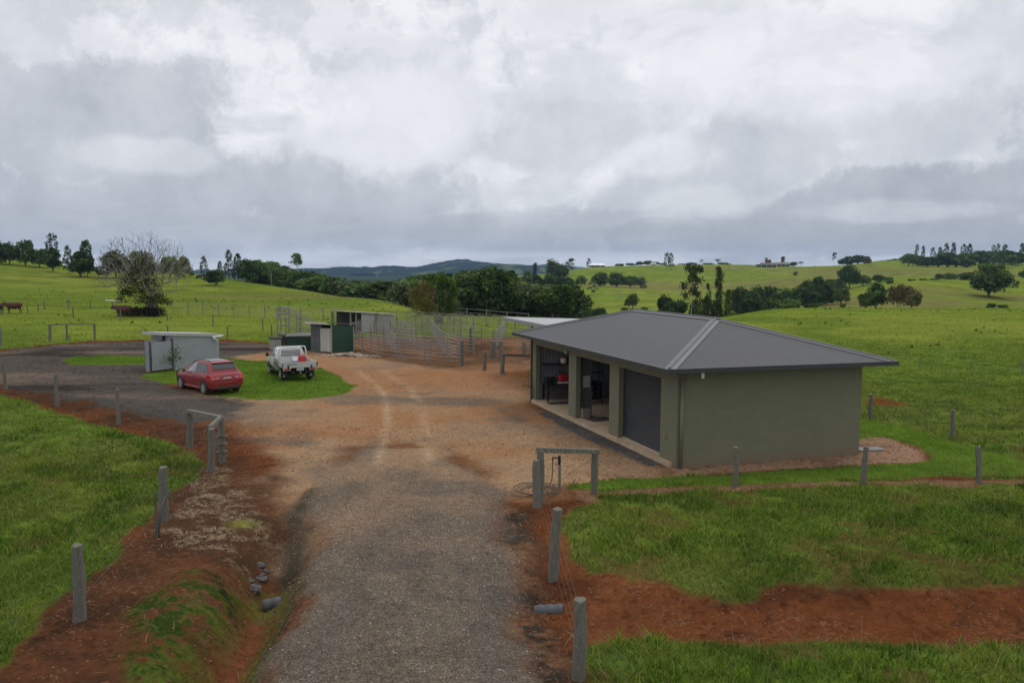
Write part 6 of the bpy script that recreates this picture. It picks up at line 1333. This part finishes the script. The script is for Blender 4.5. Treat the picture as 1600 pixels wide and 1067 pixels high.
# culvert pipes
M_CULV=simple('culvert_plastic',(.045,.050,.055),.55,noise=.25,nscale=4.)
def culvert(a,b,label,r=.14):
    a=Vector(a);b=Vector(b); d=(b-a); L=d.length; d.normalize(); m=MB(); n=20; N_=int(L/.045); u=d.cross(Vector((0,0,1))).normalized(); w=u.cross(d); vs=[]
    for i in range(N_+1):
        rr=r*(1+.05*(1 if (i//2)%2 else -1)); c=a+d*L*i/N_; vs.append([m.bm.verts.new(c+u*math.cos(2*math.pi*k/n)*rr+w*math.sin(2*math.pi*k/n)*rr) for k in range(n)])
    for i in range(N_):
        for k in range(n): m.bm.faces.new((vs[i][k],vs[i][(k+1)%n],vs[i+1][(k+1)%n],vs[i+1][k]))
    o=m.build('culvert_pipe',M_CULV); md=o.modifiers.new('s','SOLIDIFY'); md.thickness=.02; return tag(o,label,'pipe')
a=T(876,954); culvert((a.x-.50,a.y+.06,a.z-.06),(a.x+.05,a.y+.02,a.z-.01),'grey corrugated culvert pipe end coming out on the right of the drive')
a=T(403,950); culvert((a.x+.50,a.y+.06,a.z+.10),(a.x+.12,a.y+.02,a.z+.02),'dark corrugated culvert pipe end on the left of the drive below the rocks')
M_ROCK=simple('ditch_rock',(.055,.052,.052),.95,noise=.45,nscale=4.,bump=.8,bscale=9.,col2=(.15,.14,.13))
for i,(px,py,r,lab) in enumerate(((398,922,.14,'dark rounded rock lowest in the left ditch beside the culvert'),(408,905,.12,'dark rock in the left ditch, above the roundest one'),(392,907,.07,'small pale topped rock at the left of the ditch rocks'),(407,884,.09,'grey rock highest up in the left ditch'),(416,893,.07,'small grey rock right of the ditch rocks'))):
    q=T(px,py); m=MB(); m.sphere((0,0,0),r,9,6,(1.2,.9,.75)); m.jitter(r*.22,i+3); tag(m.build('rock',M_ROCK,None,(q.x,q.y,q.z+r*.12),(0,0,i*1.1),smooth=False),lab,'rock','rocks in the left ditch')
# ------------------------------------------------------------------ left back paddock
def frame(ps,label):
    qs=[T(a,b) for a,b,c in ps]; root=empty('strainer_frame',qs[0],0,label,'fence'); hs=[ptop(q,a,c) for q,(a,b,c) in zip(qs,ps)]
    for q,h in zip(qs,hs): post(root,q,h,.20)
    for i in range(len(qs)-1): rail(root,top(qs[i],hs[i]-.04),top(qs[i+1],hs[i+1]-.04),.06)
    m=MB(); m.path([top(qs[0],hs[0]-.2)-root.location,top(qs[1],.3)-root.location],.006,4); m.build('brace_wire',M_WIRE,root); return root
frame([(78,533,507),(105,532,506),(148,531,506)],'timber strainer frame with a pale top rail beside the loop road, far left')
fence([(-60,546,516),(1.5,541,511),(78,533,507)],'short run of fence posts at the left edge beyond the loop road',4,.17)
fence([(148,531,506),(262,532,509),(355,533,510),(425,532,508)],'post and wire fence behind the tin shed along the loop road',4,.15)
fence([(43,491.5,474.5),(115,496,479),(187.5,502,484),(262,501,487),(333,510,493),(411,516,497)],'thin post and wire fence crossing the left paddock in front of the bare tree',3,.15)
fence([(60,486,474),(70,483.5,469),(107,484,466),(142,482.5,473)],'scattered old posts of a fence farther up the left paddock',2,.17)
q=T(176,484); mk=empty('pole_rest',q,0,'old post with a long white pole laid across its top near the red cow','post'); post(mk,q,ptop(q,176,472),.24); m=MB(); k=q.y/FPX; hz_=ptop(q,176,470); m.tube((-11*k,0,hz_+1.*k),(17*k,.2,hz_-.6*k),.07,.06,6); m.build('pole',M_WHITE,mk)
for nm,pp in (('row of small fence posts along the crest of the left hill shoulder',[(552,464,460.5),(568,467.5,464),(584,470.5,467),(600,473.5,470),(615,475.5,472),(631,478,474.5)]),('row of small fence posts on the crest in front of the valley wood',[(711,492.5,488),(723,494,490),(736,495.5,491),(748,496.5,492),(760,497,493),(772,497.5,493)])):
    fence(pp,nm,1,.2)
# power poles
for px,yt,d,lab in ((424,424,215,'thin grey power pole in front of the hill shoulder trees'),(1138,414,760,'power pole on the green slope over the columnar gum'),(1272,414,700,'power pole on the green slope right of the dark farmhouse')):
    r=raydir(px,430); x=r[0]/r[1]*d; z=G(x,d); r=raydir(px,yt); h=H+r[2]/r[1]*d-z; o=empty('power_pole',(x,d,z-.2),0,lab,'power pole'); MB().tube((0,0,0),(0,0,h),.16,.12,6).build('pole',M_POST,o); MB().box(-.9,.9,-.06,.06,h-.8,h-.66).build('cross_arm',M_POST,o)
# ------------------------------------------------------------------ steel stock yards
M_GALVP=simple('galvanised_rail',(.20,.192,.172),.7,metal=.05,noise=.25,nscale=2.); M_RUSTP=simple('rusty_rail',(.26,.20,.16),.75,metal=.1,noise=.4,nscale=2.)
def unit_tube(m,r,n=6,ax='X'): t=MB(); t.tube((0,0,0),(1,0,0) if ax=='X' else (0,0,1),r,r,n); return t.mesh('tube',m)
UR=[unit_tube(M_GALVP,.026),unit_tube(M_RUSTP,.026)]; UP=[unit_tube(M_GALVP,.036,8,'Z'),unit_tube(M_RUSTP,.036,8,'Z')]
NP=[0]
def panel(a,b,h,label,group,nr=6,rust=0,end=True,tilt=0,botf=.22):
    d=b-a; L=math.hypot(d.x,d.y); yaw=math.atan2(d.y,d.x); o=empty('cattle_hurdle',a,yaw,label,'hurdle',group); dz=(b.z-a.z)
    for i in range(nr):
        z=h*(botf+(1-botf)*i/(nr-1)); r=link('rail',UR[rust if i else 0],o,(0,0,z),(0,-math.atan2(dz,L),0)); r.scale=(L,1,1)
    for x in ((.03,L-.03) if end else (.03,)):
        p=link('post',UP[rust if NP[0]%3==0 else 0],o,(x,0,-.3+dz*x/L)); p.scale=(1,1,h+.34+(.16 if NP[0]%4==0 else 0)); NP[0]+=1
    return o
def yard(pts,h,label,group,step=2.4,nr=6,rust=0,skip=()):
    qs=[T(a,b) for a,b in pts]; n0=0
    for a,b in zip(qs[:-1],qs[1:]):
        L=math.hypot(b.x-a.x,b.y-a.y); n=max(1,round(L/step))
        for k in range(n):
            p=a.lerp(b,k/n);q=a.lerp(b,(k+1)/n); p.z=G(p.x,p.y);q.z=G(q.x,q.y)
            if n0 in skip: n0+=1; continue
            panel(p,q,h,label,group,nr,rust,end=True); n0+=1
yard([(553,547),(566,551.5),(591,558.5),(627,563.5),(672,568.5),(719,572)],1.5,'galvanised rail panel in the front row of the cattle yards facing the dirt yard','front yard panels',2.6,6)
yard([(560,535),(600,540),(650,545),(692,549),(740,556)],1.5,'galvanised rail panel in the second row of the cattle yards','second row yard panels',2.4,6)
yard([(560,526),(610,528),(660,531),(720,535),(770,545),(826,549)],1.5,'rail panel in the middle row of the cattle yards','middle row yard panels',2.4,6,0)
yard([(556,531),(600,534),(645,538)],1.5,'weathered rail panel in the inner race beside the green shed','inner race panels',2.3,6,1)
yard([(580,547),(620,553),(664,558),(700,560)],1.45,'weathered rail panel just behind the front row of the yards','inner front panels',2.5,6,1)
yard([(556,519),(620,519),(680,521),(740,527)],1.75,'rail panel in the dense race behind the green shed','race panels',2.2,7,1)
yard([(612,508),(660,511),(700,514),(740,518),(780,521),(830,525)],1.55,'galvanised rail panel in the back row of the cattle yards below the forked tree','back row yard panels',2.4,5)
yard([(640,502.5),(700,504),(760,508),(826,515)],1.6,'rail panel in the farthest row of the yards on the green paddock','farthest yard panels',3.0,4)
for i,pp in enumerate((((650,545),(622,521)),((692,549),(672,522)),((775,547),(790,521)),((740,556),(742,527)),((620,558),(600,534)))):
    yard(pp,1.45,'cross panel dividing two pens of the cattle yards','cross panels of the pens',2.4,6)
a=T(691,557);b=T(719,569); panel(a,b,1.75,'wing panel of bright rails leading to the thick gate post at the yard corner',None,7)
pg=0
for px,yb,yt,w,lab in ((722,570.5,531,.30,'thick grey gate post at the end of the bright wing panel'),(757,579,550,.24,'squat timber post standing alone before the yards, left of a railed one'),(770,559,533,.38,'broad grey timber post among the pens near the shed'),(783,560,533,.26,'tall brown timber post next to the broad grey one'),(819,555,534,.32,'brown timber post at the right end of the pens by the shed'),(735,541,512,.26,'dark timber post in the middle of the pens'),(520,512,486,.34,'dark timber post between the loading ramp and the grey shed')):
    q=T(px,yb); o=empty('timber_post',q,0,lab,'post'); post(o,q,ptop(q,px,yt),w,name='post_body')
q=T(785,584); q2=T(826,580); f9=empty('rail_fence',q,0,'timber post with a sagging rail running to the far corner of the olive shed','fence'); post(f9,q,ptop(q,785,553),.28); rail(f9,top(q,ptop(q,785,555)),top(q2,ptop(q2,826,556)),.07)
# rail fence across the left paddock behind
pts=[(270,490),(294,491),(317,492),(342,493.5),(365,495.5),(390,497),(414,498.5),(436,500),(470,501),(505,501),(535,501)]
qs=[T(a,b) for a,b in pts]
for i,(a,b) in enumerate(zip(qs[:-1],qs[1:])): panel(a,b,1.55,'pale steel rail panel of the long fence right of the bare tree',"long rail fence in the left paddock",5,0)
# loading ramp: local x runs down the ramp
q=T(432,547); q.y+=1.2; q.z=G(q.x,q.y); k=q.y/FPX; lr=empty('loading_ramp',q,0,'steel railed cattle loading ramp sloping down to the right, left of the green shed','loading ramp'); Lr=52*k
for s,(yo) in ((0,0.),(1,.9)):
    for zh,zl in ((3.15,2.0),(2.75,1.65),(2.3,1.25),(1.8,.85)):
        m=MB(); m.path([(-.25,yo,zh),(.45,yo,zh-.02),(Lr,yo,zl)],.045,6); m.build('rail',M_GALVP,lr)
    for x,zt in ((-.25,3.3),(.42,3.3),(Lr*.5,2.6),(Lr,2.15)):
        m=MB(); m.tube((x,yo,-.3),(x,yo,zt),.05,.05,8); m.build('post',M_GALVP,lr)
m=MB(); m.poly([(-.3,0,1.25),(Lr,0,.25),(Lr,.9,.25),(-.3,.9,1.25)],-.08); m.build('deck',simple('ramp_deck',(.13,.12,.11),.9,noise=.3),lr)
m=MB(); m.box(-.2,0,.1,.8,-.2,1.15); m.box(Lr*.45,Lr*.5,.1,.8,-.2,.68); m.build('support',M_STEEL,lr)
# ------------------------------------------------------------------ sky, sun, haze, render settings
w=bpy.data.worlds.new('World'); sc.world=w; w.use_nodes=True
nt=w.node_tree; L=nt.links.new; bg=nt.nodes['Background']
SUN_EL=R(58); SUN_AZ=R(35)   # behind the cloud, to the front right
sky=N(nt,'ShaderNodeTexSky',sky_type='NISHITA'); sky.sun_disc=False; sky.sun_elevation=SUN_EL; sky.sun_rotation=SUN_AZ
bgs=N(nt,'ShaderNodeVectorMath',operation='SCALE'); bgs.inputs['Scale'].default_value=.10; L(sky.outputs[0],bgs.inputs[0])
tc=N(nt,'ShaderNodeTexCoord'); sx=N(nt,'ShaderNodeSeparateXYZ'); L(tc.outputs['Generated'],sx.inputs[0])
def M(op,a,b=None,c=None,clamp=False):
    n=N(nt,'ShaderNodeMath',operation=op); n.use_clamp=clamp
    for i,v in enumerate((a,b,c)):
        if v is None: continue
        if isinstance(v,(int,float)): n.inputs[i].default_value=v
        else: L(v,n.inputs[i])
    return n.outputs[0]
def MR(v,a,b,c,d,smooth=True):
    n=N(nt,'ShaderNodeMapRange',i_1=a,i_2=b,i_3=c,i_4=d)
    if smooth: n.interpolation_type='SMOOTHSTEP'
    L(v,n.inputs[0]); return n.outputs[0]
zc=M('ADD',M('MAXIMUM',sx.outputs[2],0.0),.14)
px_=M('DIVIDE',sx.outputs[0],zc); py_=M('DIVIDE',sx.outputs[1],zc)
cv=N(nt,'ShaderNodeCombineXYZ'); L(px_,cv.inputs[0]); L(py_,cv.inputs[1]); cv.inputs[2].default_value=0
def noise(vec,scale,det,rough,off=(0,0,0),dist=0.,mscale=(1,1,1)):
    mp=N(nt,'ShaderNodeMapping'); mp.inputs['Location'].default_value=off; mp.inputs['Scale'].default_value=mscale; L(vec,mp.inputs[0])
    n=N(nt,'ShaderNodeTexNoise',i_Scale=scale,i_Detail=det,i_Roughness=rough,i_Distortion=dist); L(mp.outputs[0],n.inputs['Vector']); return n.outputs[0]
gen=tc.outputs['Generated']
wob=noise(gen,7.5,10.,.66,(1.3,2.1,.4),.12)
wob2=noise(cv.outputs[0],1.35,7.,.55,(4.,1.,0),.3)
big=noise(gen,2.6,3.,.5,(.7,.2,3.1),.2)
def blob(px,py,rx,ry,rot=0.,soft=.9):
    """a bank of cloud seen round the direction of one photo pixel: elliptical in azimuth and elevation"""
    d=raydir(px,py); az=math.atan2(d[0],d[1]); el=math.atan2(d[2],math.hypot(d[0],d[1]))
    da=M('SUBTRACT',AZ,az); de=M('SUBTRACT',EL,el)
    c,s=math.cos(rot),math.sin(rot)
    a=M('DIVIDE',M('ADD',M('MULTIPLY',da,c),M('MULTIPLY',de,s)),rx/FPX)
    b_=M('DIVIDE',M('SUBTRACT',M('MULTIPLY',de,c),M('MULTIPLY',da,s)),ry/FPX)
    r=M('SQRT',M('ADD',M('MULTIPLY',a,a),M('MULTIPLY',b_,b_)))
    r=M('ADD',r,M('MULTIPLY',M('SUBTRACT',wob,.5),2.6))
    return MR(r,1.+soft*.36,1.-soft*.36,0,1)
AZ=M('ARCTAN2',sx.outputs[0],sx.outputs[1]); EL=M('ARCSINE',sx.outputs[2])
lump=noise(gen,4.8,11.,.64,(2.2,5.1,.3),.15); lump2=noise(gen,10.5,10.,.66,(7.2,1.1,.9),.1)
dark=M('MULTIPLY',MR(wob2,.46,.60,0,1),.40)
dark=M('MAXIMUM',dark,M('MULTIPLY',MR(lump,.49,.58,0,1),.42)); dark=M('MAXIMUM',dark,M('MULTIPLY',MR(lump2,.53,.62,0,1),.34))

for (x,y,rx,ry,rot,k,sf) in ((140,170,255,105,R(8),.58,.8),(60,60,150,40,0,.3,1.),(-350,200,300,160,0,.6,.9),(500,295,330,80,0,.62,1.),(700,360,620,40,0,.6,1.1),(860,215,230,70,R(8),.45,1.1),(605,95,110,45,0,.32,1.),
    (1400,330,290,60,R(10),.70,.9),(1090,290,190,90,R(20),.5,1.),(1500,190,140,60,R(20),.45,1.),(1590,80,110,110,0,.40,1.),(1420,180,90,40,R(15),.42,.9),(1100,60,330,60,R(-10),.22,1.2),(1300,370,420,35,0,.72,1.),(150,350,450,60,0,.58,1.),(440,30,230,35,0,.2,1.),(1950,250,330,160,0,.6,.9)):
    dark=M('MAXIMUM',dark,M('MULTIPLY',blob(x,y,rx,ry,rot,sf),k))
lightf=None
for (x,y,rx,ry,rot,k,sf) in ((620,190,150,75,R(8),.75,.9),(240,245,90,22,0,.4,.9),(1030,245,75,30,0,.5,.9),(1090,320,80,25,0,.35,1.),(1250,115,230,50,R(-5),.5,1.),(570,408,180,9,0,.6,.8),(1400,330,110,14,0,.35,.9),(800,312,60,35,0,.25,1.)):
    b_=M('MULTIPLY',blob(x,y,rx,ry,rot,sf),k); lightf=b_ if lightf is None else M('MAXIMUM',lightf,b_)
d2=M('MULTIPLY',dark,M('SUBTRACT',1.,M('MULTIPLY',lightf,.8)))
# fine billows on top
d2=M('ADD',d2,M('MULTIPLY',M('SUBTRACT',noise(gen,13.,10.,.68,(3,1,2),.1),.5),.55))
rp=N(nt,'ShaderNodeValToRGB'); e=rp.color_ramp.elements
e[0].position=0.; e[0].color=(*lin(244,245,248),1); e[1].position=.85; e[1].color=(*lin(163,167,175),1)
x=e.new(.32); x.color=(*lin(226,228,232),1); x=e.new(.58); x.color=(*lin(198,201,208),1)
L(d2,rp.inputs[0])
# grey-blue cloud base low over the horizon
hz=M('MULTIPLY',MR(EL,R(0.2),R(7.5),1,0),MR(noise(gen,5.5,8.,.6,(3,7,1),.3,(1,1,5)),.36,.64,.35,1.25)); mh=N(nt,'ShaderNodeMix',data_type='RGBA'); L(M('MULTIPLY',hz,.52),mh.inputs[0]); L(rp.outputs[0],mh.inputs[6]); mh.inputs[7].default_value=(*lin(156,164,174),1)
slit=M('MULTIPLY',MR(M('ABSOLUTE',M('SUBTRACT',EL,R(.75))),R(.15),R(.75),1,0),MR(noise(gen,5.,3.,.5,(9,1,0),0.,(1,1,14)),.42,.6,0,1))
ms=N(nt,'ShaderNodeMix',data_type='RGBA'); L(M('MULTIPLY',slit,.75),ms.inputs[0]); L(mh.outputs[2],ms.inputs[6]); ms.inputs[7].default_value=(*lin(212,219,227),1)
# the overcast is brighter overhead than at the horizon
up=MR(EL,R(26),R(70),1.03,1.75); sc2=N(nt,'ShaderNodeVectorMath',operation='SCALE'); L(ms.outputs[2],sc2.inputs[0]); L(up,sc2.inputs['Scale'])
mixs=N(nt,'ShaderNodeMix',data_type='RGBA'); mixs.inputs[0].default_value=.94; L(bgs.outputs[0],mixs.inputs[6]); L(sc2.outputs[0],mixs.inputs[7])
L(mixs.outputs[2],bg.inputs[0]); bg.inputs[1].default_value=1.0
sun=bpy.data.lights.new('sun','SUN'); sun.energy=.75; sun.angle=R(14); sun.color=(1.,.96,.9)
so=bpy.data.objects.new('sun',sun); COL.objects.link(so)
d=Vector((math.sin(SUN_AZ)*math.cos(SUN_EL),math.cos(SUN_AZ)*math.cos(SUN_EL),math.sin(SUN_EL)))
so.rotation_euler=d.to_track_quat('Z','Y').to_euler(); so.location=(0,0,60)
# air
mh_=bpy.data.materials.new('haze_air'); mh_.use_nodes=True; t=mh_.node_tree; t.nodes.remove(t.nodes['Principled BSDF'])
pv=N(t,'ShaderNodeVolumePrincipled'); pv.inputs['Density'].default_value=HAZE; pv.inputs['Color'].default_value=(.42,.64,1.0,1); pv.inputs['Anisotropy'].default_value=0.
t.links.new(pv.outputs[0],t.nodes['Material Output'].inputs['Volume'])
hb=MB(); hb.box(-4200,4200,-60,6000,-60,175); ho=hb.build('haze',mh_); tag(ho,kind='stuff')
vs=sc.view_settings; vs.view_transform='Standard'; vs.look='None'; vs.gamma=1; vs.use_curve_mapping=False; vs.exposure=EXPO
sc.render.engine='CYCLES'; cy=sc.cycles
cy.max_bounces=6; cy.diffuse_bounces=3; cy.glossy_bounces=2; cy.transmission_bounces=4; cy.volume_bounces=0; cy.transparent_max_bounces=6
cy.use_denoising=True; cy.use_adaptive_sampling=True; cy.adaptive_threshold=.012
try: cy.denoiser='OPENIMAGEDENOISE'
except Exception: pass
cy.sample_clamp_indirect=6.
